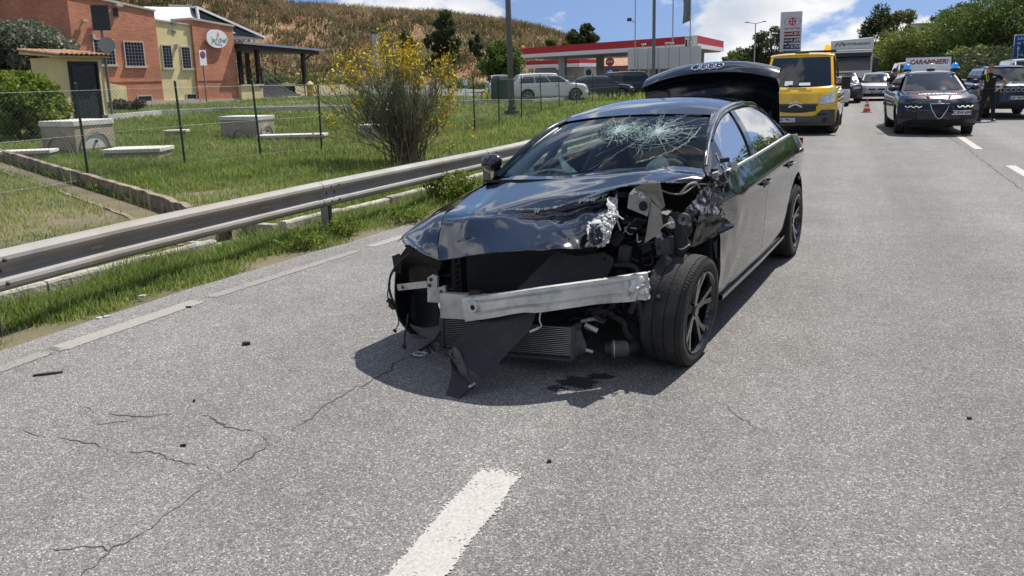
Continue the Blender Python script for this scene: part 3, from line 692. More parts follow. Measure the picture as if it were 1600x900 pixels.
def slab(label, c, L, D, z0, z1, rz, legs=False):
    t = thing('stone_slab', label, 'stone slab', (c[0], c[1], gz(c[0], 0)), rz, 'white slabs on the lawn')
    mb = MB(); mb.box(-L / 2, L / 2, -D / 2, D / 2, z0, z1); mb.build('slab_top', m_white, t, bevel=.01)
    mb = MB()
    if legs:
        mb.box(-L * .42, L * .3, -D * .4, D * .4, -.1, z0 - .002)
    else: mb.box(-L / 2 + .04, L / 2 - .04, -D / 2 + .04, D / 2 - .04, -.1, z0 - .002)
    mb.build('slab_base', m_stone, t)
    return t
slab('small pale bench slab on the open lawn between the two arched blocks', (-16.808,15.975,0.336), .62, .34, .12, .18, rad(28), True)
slab('wide white slab lying in the grass right of the kiosk block', (-13.665,11.911,0.242), 1.2, .8, .12, .2, rad(26))
slab('white slab at the left edge of the photo before the bushes', (-15.622,10.769,0.301), 1.15, .5, .1, .17, rad(33))
slab('long thin white slab stretching right from the foot of an arched block', (-13.176,16.371,0.227), 1.75, .55, .09, .16, rad(24))
slab('pale slab glimpsed behind the upper stems of the broom', (-15.597,24.690,0.300), 1.2, .7, .28, .36, rad(30), True)

# ================================================================== RESTAURANT
def brickmat():
    m = bpy.data.materials.new('orange_brickwork'); m.use_nodes = True; t = m.node_tree; b = t.nodes['Principled BSDF']
    co = t.nodes.new('ShaderNodeTexCoord').outputs['Object']
    sp = t.nodes.new('ShaderNodeSeparateXYZ'); t.links.new(co, sp.inputs[0])
    ad = t.nodes.new('ShaderNodeMath'); ad.operation = 'ADD'; t.links.new(sp.outputs[0], ad.inputs[0]); t.links.new(sp.outputs[1], ad.inputs[1])
    cb = t.nodes.new('ShaderNodeCombineXYZ'); t.links.new(ad.outputs[0], cb.inputs[0]); t.links.new(sp.outputs[2], cb.inputs[1])
    k = t.nodes.new('ShaderNodeTexBrick'); k.inputs['Scale'].default_value = 1.0; k.inputs['Brick Width'].default_value = 0.25; k.inputs['Row Height'].default_value = 0.075; k.inputs['Mortar Size'].default_value = 0.008
    k.inputs['Color1'].default_value = (0.55, 0.20, 0.10, 1); k.inputs['Color2'].default_value = (0.42, 0.14, 0.075, 1); k.inputs['Mortar'].default_value = (0.42, 0.28, 0.21, 1); k.inputs['Bias'].default_value = -.1
    t.links.new(cb.outputs[0], k.inputs['Vector'])
    n = t.nodes.new('ShaderNodeTexNoise'); n.inputs['Scale'].default_value = 0.8; n.inputs['Detail'].default_value = 6; t.links.new(co, n.inputs['Vector'])
    r = t.nodes.new('ShaderNodeMapRange'); r.inputs['From Min'].default_value = .35; r.inputs['From Max'].default_value = .65; r.inputs['To Min'].default_value = .82; r.inputs['To Max'].default_value = 1.12; t.links.new(n.outputs['Fac'], r.inputs['Value'])
    g = t.nodes.new('ShaderNodeCombineColor'); [t.links.new(r.outputs[0], g.inputs[i]) for i in range(3)]
    mx = t.nodes.new('ShaderNodeMix'); mx.data_type = 'RGBA'; mx.blend_type = 'MULTIPLY'; mx.inputs[0].default_value = 1
    t.links.new(k.outputs['Color'], mx.inputs[6]); t.links.new(g.outputs[0], mx.inputs[7]); t.links.new(mx.outputs[2], b.inputs['Base Color']); b.inputs['Roughness'].default_value = .9
    bp = t.nodes.new('ShaderNodeBump'); bp.inputs['Strength'].default_value = .6; bp.inputs['Distance'].default_value = .01; t.links.new(k.outputs['Fac'], bp.inputs['Height']); bp.invert = True; t.links.new(bp.outputs[0], b.inputs['Normal'])
    return m
m_brick = brickmat()
m_yel = mat('yellow_render', (0.68, 0.58, 0.30), 0.9, var=0.1, vscale=1.2, dirt=(0.40, 0.33, 0.19), dscale=0.7, damt=.45)
m_trim = mat('pale_stone_trim', (0.46, 0.42, 0.35), 0.8, var=.15)
m_dglass = mat('dark_window', (0.02, 0.024, 0.03), 0.25, spec=.35)
m_grille = mat('grey_grille', (0.16, 0.17, 0.175), 0.5)
m_metalroof = mat('grey_sheet_roof', (0.30, 0.32, 0.35), 0.45, metal=.3, var=.15)
m_wood = mat('dark_brown_timber', (0.045, 0.026, 0.018), 0.7, var=.3)
m_black = mat('black_paint_flat', (0.02, 0.02, 0.022), 0.5)
m_whitep = mat('white_paint', (0.78, 0.78, 0.76), 0.5, var=.04)
FXP = -32.0
rest = thing('restaurant', 'orange brick and yellow rendered restaurant with round white sign and timber porch', 'restaurant', (FXP, 30, .75))
def rb(name, m, fn, bevel=0, par=None, kind=None):
    mb = MB(); fn(mb); o = mb.build(name, m, par or rest, bevel=bevel)
    for v in o.data.vertices: v.co = v.co - rest.location
    if kind: o['kind'] = kind
    return o
def wallseg(mb, y0, y1, z0, zt0, zt1, x0, x1):      # roofline slopes from y0 to y1
    mb.hexa([(x0, y0, z0), (x1, y0, z0), (x1, y1, z0), (x0, y1, z0), (x0, y0, zt0), (x1, y0, zt0), (x1, y1, zt1), (x0, y1, zt1)])
rb('brick_wall', m_brick, lambda b: wallseg(b, 25.0, 29.8, -.2, 5.92, 5.42, FXP - 9, FXP))
rb('yellow_wall', m_yel, lambda b: wallseg(b, 29.81, 32.19, -.2, 4.98, 4.86, FXP - 8, FXP - .12))
rb('brick_wall', m_brick, lambda b: wallseg(b, 32.2, 35.25, -.2, 5.16, 4.93, FXP - 4.5, FXP))
rb('coping', m_trim, lambda b: wallseg(b, 24.96, 29.85, 5.93, 6.02, 5.53, FXP - 9, FXP + .06) if False else b.hexa([(FXP - 9, 24.95, 5.925), (FXP + .07, 24.95, 5.925), (FXP + .07, 29.86, 5.425), (FXP - 9, 29.86, 5.425), (FXP - 9, 24.95, 6.03), (FXP + .07, 24.95, 6.03), (FXP + .07, 29.86, 5.52), (FXP - 9, 29.86, 5.52)]))
rb('coping', m_trim, lambda b: b.hexa([(FXP - 8, 29.87, 4.985), (FXP - .05, 29.87, 4.985), (FXP - .05, 32.19, 4.865), (FXP - 8, 32.19, 4.865), (FXP - 8, 29.87, 5.07), (FXP - .05, 29.87, 5.07), (FXP - .05, 32.19, 4.95), (FXP - 8, 32.19, 4.95)]))
rb('coping', m_trim, lambda b: b.hexa([(FXP - 4.5, 32.16, 5.165), (FXP + .07, 32.16, 5.165), (FXP + .07, 35.3, 4.935), (FXP - 4.5, 35.3, 4.935), (FXP - 4.5, 32.16, 5.27), (FXP + .07, 32.16, 5.27), (FXP + .07, 35.3, 5.04), (FXP - 4.5, 35.3, 5.04)]))
rb('string_course', m_brick, lambda b: b.box(FXP + .002, FXP + .03, 25.0, 29.8, 1.96, 2.02)); rb('string_course', m_brick, lambda b: b.box(FXP + .002, FXP + .03, 32.2, 35.25, 1.94, 2.0))
def window(y0, y1, z0, z1, nx, nz, x=FXP):
    f = rb('window', m_trim, lambda b: (b.box(x + .002, x + .05, y0 - .06, y0, z0 - .05, z1 + .06), b.box(x + .002, x + .05, y1, y1 + .06, z0 - .05, z1 + .06), b.box(x + .002, x + .05, y0, y1, z1, z1 + .06)))
    o = rb('sill', m_trim, lambda b: b.box(x + .002, x + .11, y0 - .14, y1 + .14, z0 - .11, z0 - .002), par=f)
    o = rb('pane', m_dglass, lambda b: b.box(x + .001, x + .012, y0, y1, z0, z1), par=f)
    def gr(b):
        for i in range(1, nx): b.box(x + .04, x + .06, y0 + (y1 - y0) * i / nx - .012, y0 + (y1 - y0) * i / nx + .012, z0, z1)
        for i in range(1, nz): b.box(x + .041, x + .059, y0, y1, z0 + (z1 - z0) * i / nz - .012, z0 + (z1 - z0) * i / nz + .012)
    rb('grille', m_grille, gr, par=f, kind='stuff')
window(26.07, 27.12, 2.80, 3.92, 6, 7); window(27.74, 28.82, 2.74, 3.86, 6, 7)
window(30.13, 30.69, 2.66, 3.76, 3, 7, FXP - .12); window(31.39, 31.95, 2.63, 3.71, 3, 7, FXP - .12)
for y0, y1, x in ((28.2, 29.0, FXP), (31.45, 32.1, FXP - .12), (35.6, 36.6, FXP)):
    f = rb('basement_window', m_trim, lambda b: (b.box(x + .002, x + .04, y0 - .06, y0, 1.02, 1.3), b.box(x + .002, x + .04, y1, y1 + .06, 1.02, 1.3), b.box(x + .002, x + .04, y0, y1, 1.24, 1.3)))
    rb('pane', m_dglass, lambda b: b.box(x + .001, x + .01, y0, y1, 1.02, 1.24), par=f)
# round sign
def disc(mb, c, ry, rz, x0, x1, n=32):
    mb.prism([(x0, c[0] + ry * math.cos(2 * math.pi * i / n), c[1] + rz * math.sin(2 * math.pi * i / n)) for i in range(n)], (0, 0, 0), (x1 - x0, 0, 0))
sg = rb('round_sign', m_whitep, lambda b: disc(b, (33.75, 4.22), .78, .50, FXP + .12, FXP + .2))
m_green_l = mat('green_lettering', (0.02, 0.22, 0.15), .6); m_red_l = mat('red_lettering', (0.55, 0.08, 0.06), .6)
def on_sign(mb, name, m, par, loc):
    o = mb.build(name, m, par)
    for v in o.data.vertices: v.co = v.co - loc
    return o
tm = text_mb('Je', .42, (FXP + .206, 33.45, 4.14), (0, 1, 0), (0, 0, 1), bold=.004); on_sign(tm, 'lettering', m_green_l, sg, rest.location)
tm = text_mb('chef', .40, (FXP + .206, 34.12, 4.14), (0, 1, 0), (0, 0, 1), bold=.004); on_sign(tm, 'lettering', m_green_l, sg, rest.location)
mb = MB(); mb.tube([(FXP + .21, 33.62, 4.0), (FXP + .21, 33.72, 4.3), (FXP + .21, 33.84, 4.56), (FXP + .21, 33.9, 4.38), (FXP + .21, 33.72, 4.2)], .012, 4); mb.tube([(FXP + .21, 33.55, 3.98), (FXP + .21, 33.8, 3.95), (FXP + .21, 34.1, 3.9)], .012, 4)
on_sign(mb, 'emblem', m_red_l, sg, rest.location)
for y in (33.5, 33.95): rb('sign_bracket', m_black, lambda b: b.box(FXP, FXP + .12, y, y + .04, 4.0, 4.4))
# roof behind with glazed lantern
rb('sheet_roof', m_metalroof, lambda b: b.hexa([(-40, 29.9, 4.9), (-33.2, 29.9, 5.0), (-33.2, 36.8, 4.7), (-40, 36.8, 4.7), (-40, 29.9, 5.9), (-34, 29.9, 5.8), (-34, 34.3, 6.05), (-40, 34.3, 6.2)]))
sk = rb('skylight', m_whitep, lambda b: (b.bar((-33.6, 34.3, 6.05), (-33.2, 39.3, 4.55), .12, .12), b.bar((-35.6, 34.3, 6.25), (-35.2, 39.3, 4.6), .12, .12), b.bar((-33.2, 39.3, 4.5), (-35.2, 39.3, 4.6), .12, .12), b.bar((-33.6, 34.3, 6.05), (-35.6, 34.3, 6.25), .12, .12), b.bar((-33.4, 36.8, 5.3), (-35.4, 36.8, 5.43), .1, .1), b.bar((-33.6, 34.3, 6.05), (-33.5, 34.3, 4.6), .12, .12)))
rb('pane', m_dglass, lambda b: b.hexa([(-35.6, 34.35, 6.15), (-33.6, 34.35, 5.95), (-33.2, 39.25, 4.45), (-35.2, 39.25, 4.5), (-35.6, 34.35, 6.2), (-33.6, 34.35, 6.0), (-33.2, 39.25, 4.5), (-35.2, 39.25, 4.55)]), par=sk)
rb('skylight_gable', m_dglass, lambda b: b.hexa([(-35.5, 34.32, 4.7), (-33.5, 34.32, 4.7), (-33.3, 38.9, 4.5), (-35.2, 38.9, 4.5), (-35.5, 34.32, 6.1), (-33.7, 34.32, 5.9), (-33.3, 38.9, 4.52), (-35.2, 38.9, 4.52)]))
# porch: roof, posts, terrace, stairs, railings
rb('porch_roof', m_metalroof, lambda b: b.hexa([(-38, 35.3, 4.25), (-31.4, 35.3, 3.98), (-31.4, 42.95, 3.72), (-38, 42.95, 4.0), (-38, 35.3, 4.4), (-31.4, 35.3, 4.12), (-31.4, 42.95, 3.84), (-38, 42.95, 4.12)]))
rb('porch_ceiling', m_wood, lambda b: b.hexa([(-37.8, 35.35, 4.0), (-31.6, 35.35, 3.72), (-31.6, 42.6, 3.5), (-37.8, 42.6, 3.75), (-37.8, 35.35, 4.24), (-31.6, 35.35, 3.97), (-31.6, 42.6, 3.71), (-37.8, 42.6, 3.98)]))
for x, y in ((-31.9, 36.95), (-31.9, 41.25), (-35.0, 38.9), (-36.5, 41.3)):
    rb('porch_post', m_wood, lambda b: b.box(x - .11, x + .11, y - .11, y + .11, 1.5, 3.75))
rb('porch_brace', m_wood, lambda b: b.bar((-31.9, 41.3, 3.1), (-31.9, 42.3, 3.6), .08, .1))
rb('terrace', m_yel, lambda b: b.box(-38, -31.8, 35.26, 37.1, -.2, 1.62)); rb('terrace_slab', m_trim, lambda b: b.box(-38.1, -31.72, 35.26, 37.14, 1.622, 1.70))
rb('terrace', m_yel, lambda b: b.box(-38, -34.1, 37.145, 43, -.2, 1.62)); rb('terrace_slab', m_trim, lambda b: b.box(-38.1, -34.05, 37.145, 43, 1.622, 1.70))
rb('back_wall', m_yel, lambda b: b.box(-36.6, -36.4, 35.3, 37.0, 1.70, 3.8)); rb('doorway', m_dglass, lambda b: b.box(-35.2, -34.8, 35.3, 35.5, 1.70, 3.5))
for i in range(7):
    z = .75 + .125 * i
    rb('step', m_trim, lambda b: b.box(-34.1, -31.9 - .3 * i, 37.2 + .01 * i, 41.1, z - .2 if i == 0 else z + .002, z + .124), bevel=.01)
def rail(pts, n=3):
    def fn(b):
        for (p, q) in zip(pts[:-1], pts[1:]):
            for k in range(n): b.bar((p[0], p[1], p[2] + .95 - k * .32), (q[0], q[1], q[2] + .95 - k * .32), .035, .035)
        for p in pts: b.bar(p, (p[0], p[1], p[2] + .97), .05, .05)
    rb('railing', m_grille if n == 3 else m_black, fn)
rail([(-31.75, 37.2, 1.7), (-31.8, 39.2, .75)]); rail([(-34.0, 39.9, 1.68), (-31.9, 41.2, .75)]); rail([(-31.8, 35.3, 1.7), (-31.8, 36.2, 1.7), (-31.8, 37.1, 1.7)], 4)
rail([(-34.2, 41.2, 1.7), (-34.2, 43.8, 1.55), (-34.2, 46.4, 1.5), (-34.2, 49, 1.45)], 4)
rb('retaining_wall', m_yel, lambda b: b.box(-34.4, -34.1, 41.7, 49, .2, 1.5))
for y, z in ((26.25, 4.75), (25.6, 4.65)):
    rb('security_camera', m_trim, lambda b: (b.bar((FXP, y, z), (FXP + .2, y, z + .05), .05, .05), b.box(FXP + .1, FXP + .26, y - .12, y + .16, z + .04, z + .14)))
rb('wall_lamp', m_trim, lambda b: (b.box(FXP - .12, FXP + .08, 30.98, 31.1, 3.62, 3.86),)); rb('wall_lamp', m_trim, lambda b: b.box(FXP, FXP + .12, 26.0, 26.12, 3.95, 4.15))
rb('vent', m_black, lambda b: b.box(FXP, FXP + .03, 27.35, 27.62, 5.05, 5.42)); rb('floodlight', m_trim, lambda b: (b.box(FXP, FXP + .25, 27.4, 27.75, 5.5, 5.62), b.box(FXP + .05, FXP + .2, 27.5, 27.6, 5.42, 5.5)))
rb('vent', m_grille, lambda b: (b.box(FXP - .12, FXP + .0, 30.88, 31.18, 4.86, 4.98), b.box(FXP - .12, FXP - .08, 30.9, 31.14, 4.42, 4.56)))
rb('low_wall', m_yel, lambda b: b.hexa([(FXP + .2, 25.3, .5), (FXP + .45, 25.3, .5), (FXP + .45, 27.2, .5), (FXP + .2, 27.2, .5), (FXP + .2, 25.3, 2.1), (FXP + .45, 25.3, 2.1), (FXP + .45, 27.2, 1.75), (FXP + .2, 27.2, 1.75)]))
rb('plinth', m_trim, lambda b: (b.box(FXP + .002, FXP + .08, 27.4, 29.8, -.2, 1.0), b.box(FXP - .118, FXP + .06, 29.815, 32.18, -.2, .98), b.box(FXP + .002, FXP + .08, 32.2, 35.25, -.2, .92)))
# outbuilding roof seen at the far left
ob = thing('outbuilding', 'small pale building with grey roof at the left edge behind the olive tree', 'building', (-45, 27, 1.2))
mb = MB(); mb.box(-48, -41.5, 22, 29, 0, 5.6); mb.build('wall', m_yel, ob, world=True); mb = MB(); mb.hexa([(-48.2, 21.8, 5.6), (-41.2, 21.8, 5.6), (-41.2, 29.2, 5.6), (-48.2, 29.2, 5.6), (-48.2, 21.8, 6.3), (-41.2, 21.8, 5.8), (-41.2, 29.2, 5.8), (-48.2, 29.2, 6.3)]); mb.build('roof', m_metalroof, ob, world=True)
mb = MB(); mb.bar((-41.3, 26.5, 5.85), (-41.3, 27.6, 5.85), .5, .2); mb.bar((-41.3, 26.0, 5.5), (-41.3, 27.7, 5.1), .1, .1); mb.build('gutter', m_whitep, ob, world=True)

# yellow capped post by the stairs
yp = thing('yellow_post', 'stout yellow post with pointed pale cap at the foot of the restaurant stairs', 'post', (-31.7, 41.5, .7))
mb = MB(); mb.tube([(0, 0, -.3), (0, 0, .85)], .21, 12); mb.build('shaft', mat('yellow_post_paint', (0.62, 0.36, 0.02), .6), yp, smooth=True, sharp=40)
mb = MB(); mb.tube([(0, 0, .852), (0, 0, .93), (0, 0, 1.12)], [.26, .25, .03], 12); mb.build('cap', m_yel, yp)

# ================================================================== KIOSK
m_door = mat('dark_steel_door', (0.018, 0.021, 0.027), 0.45, var=.3, vscale=5, dirt=(0.05, 0.05, 0.05), dscale=6, damt=.5)
m_tile = mat('terracotta_tile', (0.40, 0.22, 0.13), 0.85, var=.4, vscale=3.5, dirt=(0.22, 0.17, 0.12), dscale=4, damt=.6)
ki = thing('utility_kiosk', 'small yellow utility cabin with dark steel door and terracotta tile roof', 'kiosk', (-24.3, 19.2, .55))
def kb(name, m, fn, bevel=0, par=None, smooth=False):
    mb = MB(); fn(mb); return mb.build(name, m, par or ki, bevel=bevel, smooth=smooth)
# local: +x front, y along the front
kb('wall', m_yel, lambda b: (b.box(-1.5, -1.35, -.75, .85, -.2, 2.2), b.box(-1.35, 0, -.75, -.62, -.2, 2.2), b.box(-1.35, 0, .72, .85, -.2, 2.2), b.box(-.1, 0, -.62, -.52, -.2, 2.2), b.box(-.1, 0, .66, .72, -.2, 2.2), b.box(-.1, 0, -.52, .66, 2.08, 2.2)))
dr = kb('door', m_door, lambda b: (b.box(-.09, -.04, -.50, .64, -.1, 2.06),))
kb('door_frame', m_black, lambda b: (b.box(-.1, .02, -.52, -.46, -.1, 2.08), b.box(-.1, .02, .60, .66, -.1, 2.08), b.box(-.1, .02, -.46, .60, 2.0, 2.08)), par=dr)
kb('door_panel', m_door, lambda b: (b.box(-.04, -.02, -.38, .52, .1, 1.0), b.box(-.04, -.02, -.38, .52, 1.08, 1.92)), par=dr)
kb('roof_slab', m_yel, lambda b: b.hexa([(-1.75, -.95, 2.36), (.18, -.95, 2.202), (.18, 1.0, 2.202), (-1.75, 1.0, 2.36), (-1.75, -.95, 2.46), (.18, -.95, 2.26), (.18, 1.0, 2.26), (-1.75, 1.0, 2.46)]))
kb('gable_wall', m_yel, lambda b: b.box(-1.5, -.02, -.74, .84, 2.2, 2.22))
proto = None
for r in range(6):
    for c in range(11):
        if proto is None:
            mb = MB(); P = []
            for i in range(7):
                a = math.pi * i / 6
                P.append([(-.22, -.085 * math.cos(a), .075 * math.sin(a)), (.22, -.1 * math.cos(a), .085 * math.sin(a))])
            mb.shell(np.array(P), .012); proto = mb.build('roof_tile', m_tile, ki); o = proto
        else: o = proto.copy(); COL.objects.link(o)
        o.location = (.10 - r * .33, -.93 + c * .19 + random.uniform(-.01, .01), 2.27 + r * .036 + .02); o.rotation_euler = (0, .105 + random.uniform(-.02, .05), random.uniform(-.04, .04))

# ================================================================== SIGNS AND POLES ON THE LEFT
m_pole = mat('grey_painted_steel', (0.16, 0.175, 0.18), 0.5, metal=.2, var=.15)
m_galv = mat('galvanised_steel', (0.42, 0.43, 0.44), 0.5, metal=.5, var=.1)
m_sback = mat('sign_back', (0.035, 0.037, 0.04), 0.55)
def post_sign(name, label, loc, h, r=.035):
    t = thing(name, label, 'road sign', loc); mb = MB(); mb.tube([(0, 0, -.2), (0, 0, h)], r, 10); mb.build('pole', m_pole, t, smooth=True, sharp=40); return t
ps = post_sign('road_sign', 'backs of a dark rectangular and a grey round road sign on one tall pole', (-24.266,20.173,0.560), 4.0, .05)
mb = MB(); mb.box(-.02, .02, -.27, .30, 3.15, 4.02); o = mb.build('sign_plate', m_sback, ps); o.rotation_euler = (0, 0, rad(-50)); o.location = (.06, -.05, 0)
mb = MB(); mb.lathe([(.001, .0), (.28, .0), (.28, .02), (.001, .02)], (0, .0, 2.65), (1, 0, 0), 28); o = mb.build('round_plate', mat('sign_back_grey', (0.30, 0.31, 0.32), .45, metal=.3), ps, smooth=True, sharp=30); o.rotation_euler = (0, 0, rad(-40)); o.location = (.09, .06, 0)
ps = post_sign('no_parking_sign', 'thin pole with small white and red no parking sign before the yellow wall', (-31.3, 32.0, .75), 2.75)
mb = MB(); mb.box(.03, .05, -.24, .24, 2.0, 2.8); mb.build('plate', m_whitep, ps)
mb = MB(); mb.lathe([(.001, .054), (.2, .054)], (0, 0, 2.55), (1, 0, 0), 24); mb.build('red_ring', m_red_l, ps); m_blue_s = mat('sign_blue', (0.01, 0.10, 0.42), .5)
mb = MB(); mb.lathe([(.001, .058), (.15, .058)], (0, 0, 2.55), (1, 0, 0), 24); mb.build('blue_disc', m_blue_s, ps)
mb = MB(); mb.bar((.062, -.12, 2.66), (.062, .12, 2.44), .006, .05); mb.build('red_bar', m_red_l, ps)
lp = thing('street_lamp', 'tall grey street lamp pole with dark base behind the wire fence', 'lamp post', (-12.030,28.576,0.193))
mb = MB(); mb.tube([(0, 0, 0), (-.06, 0, 5), (-.12, 0, 9.5)], [.125, .105, .075], 14); mb.build('pole', m_pole, lp, smooth=True); mb = MB(); mb.box(-.24, .24, -.24, .24, -.2, .22); mb.tube([(0, 0, .22), (0, 0, .4)], .17, 12); mb.build('base', m_sback, lp, bevel=.02)
mb = MB(); mb.tube([(-.12, 0, 9.5), (.3, -.5, 9.8), (.9, -1.2, 9.85)], .05, 8); mb.ell((1.1, -1.45, 9.85), (.3, .3, .1), 12, 6); mb.build('lantern', m_galv, lp, smooth=True)

# ================================================================== FILLING STATION
m_red = mat('red_fascia', (0.50, 0.02, 0.035), 0.45, var=.06, vscale=.6); m_soff = mat('soffit', (0.42, 0.41, 0.39), .7, var=.08)
A = Vector((-28.915,71.178,4.045)); B = Vector((-9.979,60.409,3.995)); Cc = Vector((-9.842,73.687,3.718))
A.z = B.z = Cc.z = 0
Dd = A + (Cc - B)
gs = thing('filling_station', 'filling station canopy with red and white fascia on square pillars', 'petrol station', (B.x, B.y, .2))
QH = [Vector((p.x, p.y, 0)) for p in (A, B, Cc, Dd)]
ZL, ZM, ZH = 3.55, 3.90, 4.50
def ring(mb, pts, z0, z1, off):
    c = sum(pts, Vector()) / len(pts); q = [p + (p - c).normalized() * off for p in pts]
    mb.add([(p.x, p.y, z0) for p in q] + [(p.x, p.y, z1) for p in q], [(3, 2, 1, 0), (4, 5, 6, 7), (0, 1, 5, 4), (1, 2, 6, 5), (2, 3, 7, 6), (3, 0, 4, 7)])
mb = MB(); ring(mb, QH, ZM, ZH, .02); mb.build('red_fascia', m_red, gs, world=True)
mb = MB(); ring(mb, QH, ZL + .02, ZM - .003, .06); mb.build('white_fascia', m_whitep, gs, world=True)
mb = MB(); ring(mb, QH, ZL - .04, ZL + .017, -.25); mb.build('soffit', m_soff, gs, world=True)
dAB = (B - A); 
for u, v in ((.25, .12), (.40, .45), (.72, .35), (.9, .85)):
    p = A + dAB * u + (Cc - B) * v
    mb = MB(); mb.box(p.x - .32, p.x + .32, p.y - .32, p.y + .32, 0, ZL - .042); mb.build('column', m_soff, gs, world=True, bevel=.02)
# white corner piece with dark T panel
fx_ = dAB.normalized(); nrm = Vector((fx_.y, -fx_.x, 0))
mb = MB(); p0 = B - fx_ * 1.15 + nrm * .1; p1 = B + nrm * .1
mb.add([(p0.x, p0.y, ZL), (p1.x, p1.y, ZL), (p1.x, p1.y, ZH + .02), (p0.x, p0.y, ZH + .02), (p0.x - nrm.x * .09, p0.y - nrm.y * .09, ZL), (p1.x - nrm.x * .09, p1.y - nrm.y * .09, ZL), (p1.x - nrm.x * .09, p1.y - nrm.y * .09, ZH + .02), (p0.x - nrm.x * .09, p0.y - nrm.y * .09, ZH + .02)], [(0, 1, 2, 3), (7, 6, 5, 4), (0, 4, 5, 1), (1, 5, 6, 2), (2, 6, 7, 3), (3, 7, 4, 0)])
cp = mb.build('corner_panel', m_whitep, gs, world=True)
tp = p0 + fx_ * .35 + nrm * .02
mb = MB(); mb.bar((tp.x, tp.y, ZL + .1), (tp.x, tp.y, ZH - .1), .02, .56, up=fx_); mb.build('dark_panel', m_black, gs, world=True)
tm = text_mb('T', .8, (tp.x + nrm.x * .03, tp.y + nrm.y * .03, (ZL + ZH) / 2), fx_, (0, 0, 1), bold=.03); tm.build('lettering', m_whitep, gs, world=True)
# second, lower canopy and shop behind
A2 = Vector((-34.766,87.354,3.345)); B2 = Vector((-27.606,85.926,3.123)); A2.z = B2.z = 0
g2 = thing('station_shop', 'lower station building with red edged roof glimpsed under the canopy', 'petrol station shop', (A2.x, A2.y, .4))
mb = MB(); d2 = (B2 - A2); n2_ = Vector((-d2.y, d2.x, 0)).normalized() * 5; ring(mb, [A2, B2, B2 + n2_, A2 + n2_], 3.15, 3.6, 0); mb.build('red_fascia', m_red, g2, world=True)
mb = MB(); ring(mb, [A2, B2, B2 + n2_, A2 + n2_], 2.75, 3.147, .05); mb.build('white_fascia', m_whitep, g2, world=True)
mb = MB(); ring(mb, [A2 + n2_ * .3, B2 + n2_ * .3, B2 + n2_, A2 + n2_], 0, 2.747, -.3); mb.build('wall', m_soff, g2, world=True)
for k in (.52, .58):
    p = A2 + d2 * (k + .1); mb = MB(); mb.box(p.x - .2, p.x + .2, p.y - .2, p.y + .1, 2.5, 2.74); mb.build('ceiling_lamp', m_whitep, g2, world=True)
bl = thing('brick_house', 'low brick house with brown roof beyond the filling station', 'house', (-27.144,104.507,1.082)); bl.location.z = .3
mb = MB(); mb.box(-5, 7, -3, 3, 0, 2.6); mb.build('wall', mat('dull_brick', (.26, .14, .1), .9, var=.2), bl); mb = MB(); mb.prism([(-5.4, -3.4, 2.6), (-5.4, 3.4, 2.6), (-5.4, 0, 3.7)], (0, 0, 0), (12.8, 0, 0)); mb.build('roof', m_tile, bl)
for k in range(4): mb = MB(); mb.box(-3.5 + k * 2.6, -2.5 + k * 2.6, -3.05, -2.98, 1.0, 2.1); mb.build('window', m_dglass, bl)
# big white boards on posts facing the road
wb = thing('sign_boards', 'row of big blank white panels on steel posts under the canopy edge', 'billboard', (-14.174,55.864,1.366)); wb.location.z = .25
a_ = Vector((-14.217,55.846,1.367)); b_ = Vector((-8.783,54.815,1.260)); a_.z = b_.z = .25; db = b_ - a_
for k in range(7):
    q0 = a_ + db * (k / 7 + .004) - wb.location; q1 = a_ + db * ((k + 1) / 7 - .004) - wb.location
    mb = MB(); mb.bar((q0.x, q0.y, 2.55), (q1.x, q1.y, 2.55), .06, 1.45); mb.build('panel', mat('white_board', (.62, .63, .63), .6, var=.05), wb)
    mb = MB(); mb.bar((q0.x, q0.y + .09, -.3), (q0.x, q0.y + .09, 3.3), .08, .08); mb.build('post', m_galv, wb)
for k in (.2, .52, .58, .85):
    q = a_ + db * k - wb.location; mb = MB(); mb.bar((q.x, q.y, 3.28), (q.x + .25, q.y - .5, 3.55), .05, .05); mb.box(q.x + .1, q.x + .4, q.y - .65, q.y - .45, 3.5, 3.62); mb.build('floodlight', m_whitep, wb)
wf = thing('white_panel_fence', 'low fence of plain white panels before the filling station', 'fence', (-16.279,59.314,0.976)); wf.location.z = .2
a_ = Vector((-16.326,59.294,0.977)); b_ = Vector((-13.090,57.364,1.043)); a_.z = b_.z = .2; db = b_ - a_
for k in range(5):
    q0 = a_ + db * (k / 5 + .01) - wf.location; q1 = a_ + db * ((k + 1) / 5 - .01) - wf.location
    mb = MB(); mb.bar((q0.x, q0.y, .75), (q1.x, q1.y, .75), .04, 1.25); mb.build('panel', m_whitep, wf)
    mb = MB(); mb.bar((q0.x - .02, q0.y, -.3), (q0.x - .02, q0.y, 1.5), .06, .06); mb.build('post', m_galv, wf)
# poles
def pole(name, label, cat, base, h, r0, r1, group=None, m=m_galv):
    t = thing(name, label, cat, base, 0, group); t.location.z = gz(base[0], 0); mb = MB(); mb.tube([(0, 0, -.2), (0, 0, h)], [r0, r1], 10); mb.build('pole', m, t, smooth=True, sharp=40); return t
t = pole('camera_mast', 'slim steel mast with a small camera left of the taller poles', 'mast', (-13.495,55.045,1.361), 9, .045, .03)
mb = MB(); mb.bar((0, 0, 5.1), (-.35, -.1, 5.25), .04, .04); mb.box(-.55, -.25, -.18, .0, 5.2, 5.42); mb.build('camera_head', m_sback, t)
pole('steel_pole', 'thickest dark pole rising behind the open trunk of the wrecked car', 'pole', (-10.701,48.491,1.376), 12, .11, .09, m=m_pole)
pole('flagpole', 'bare slim flagpole between the thick pole and the flag', 'flagpole', (-11.028,56.080,1.295), 10, .05, .03)
t = pole('flagpole', 'slim flagpole flying a drooping grey flag', 'flagpole', (-9.880,56.562,1.264), 10, .05, .03)
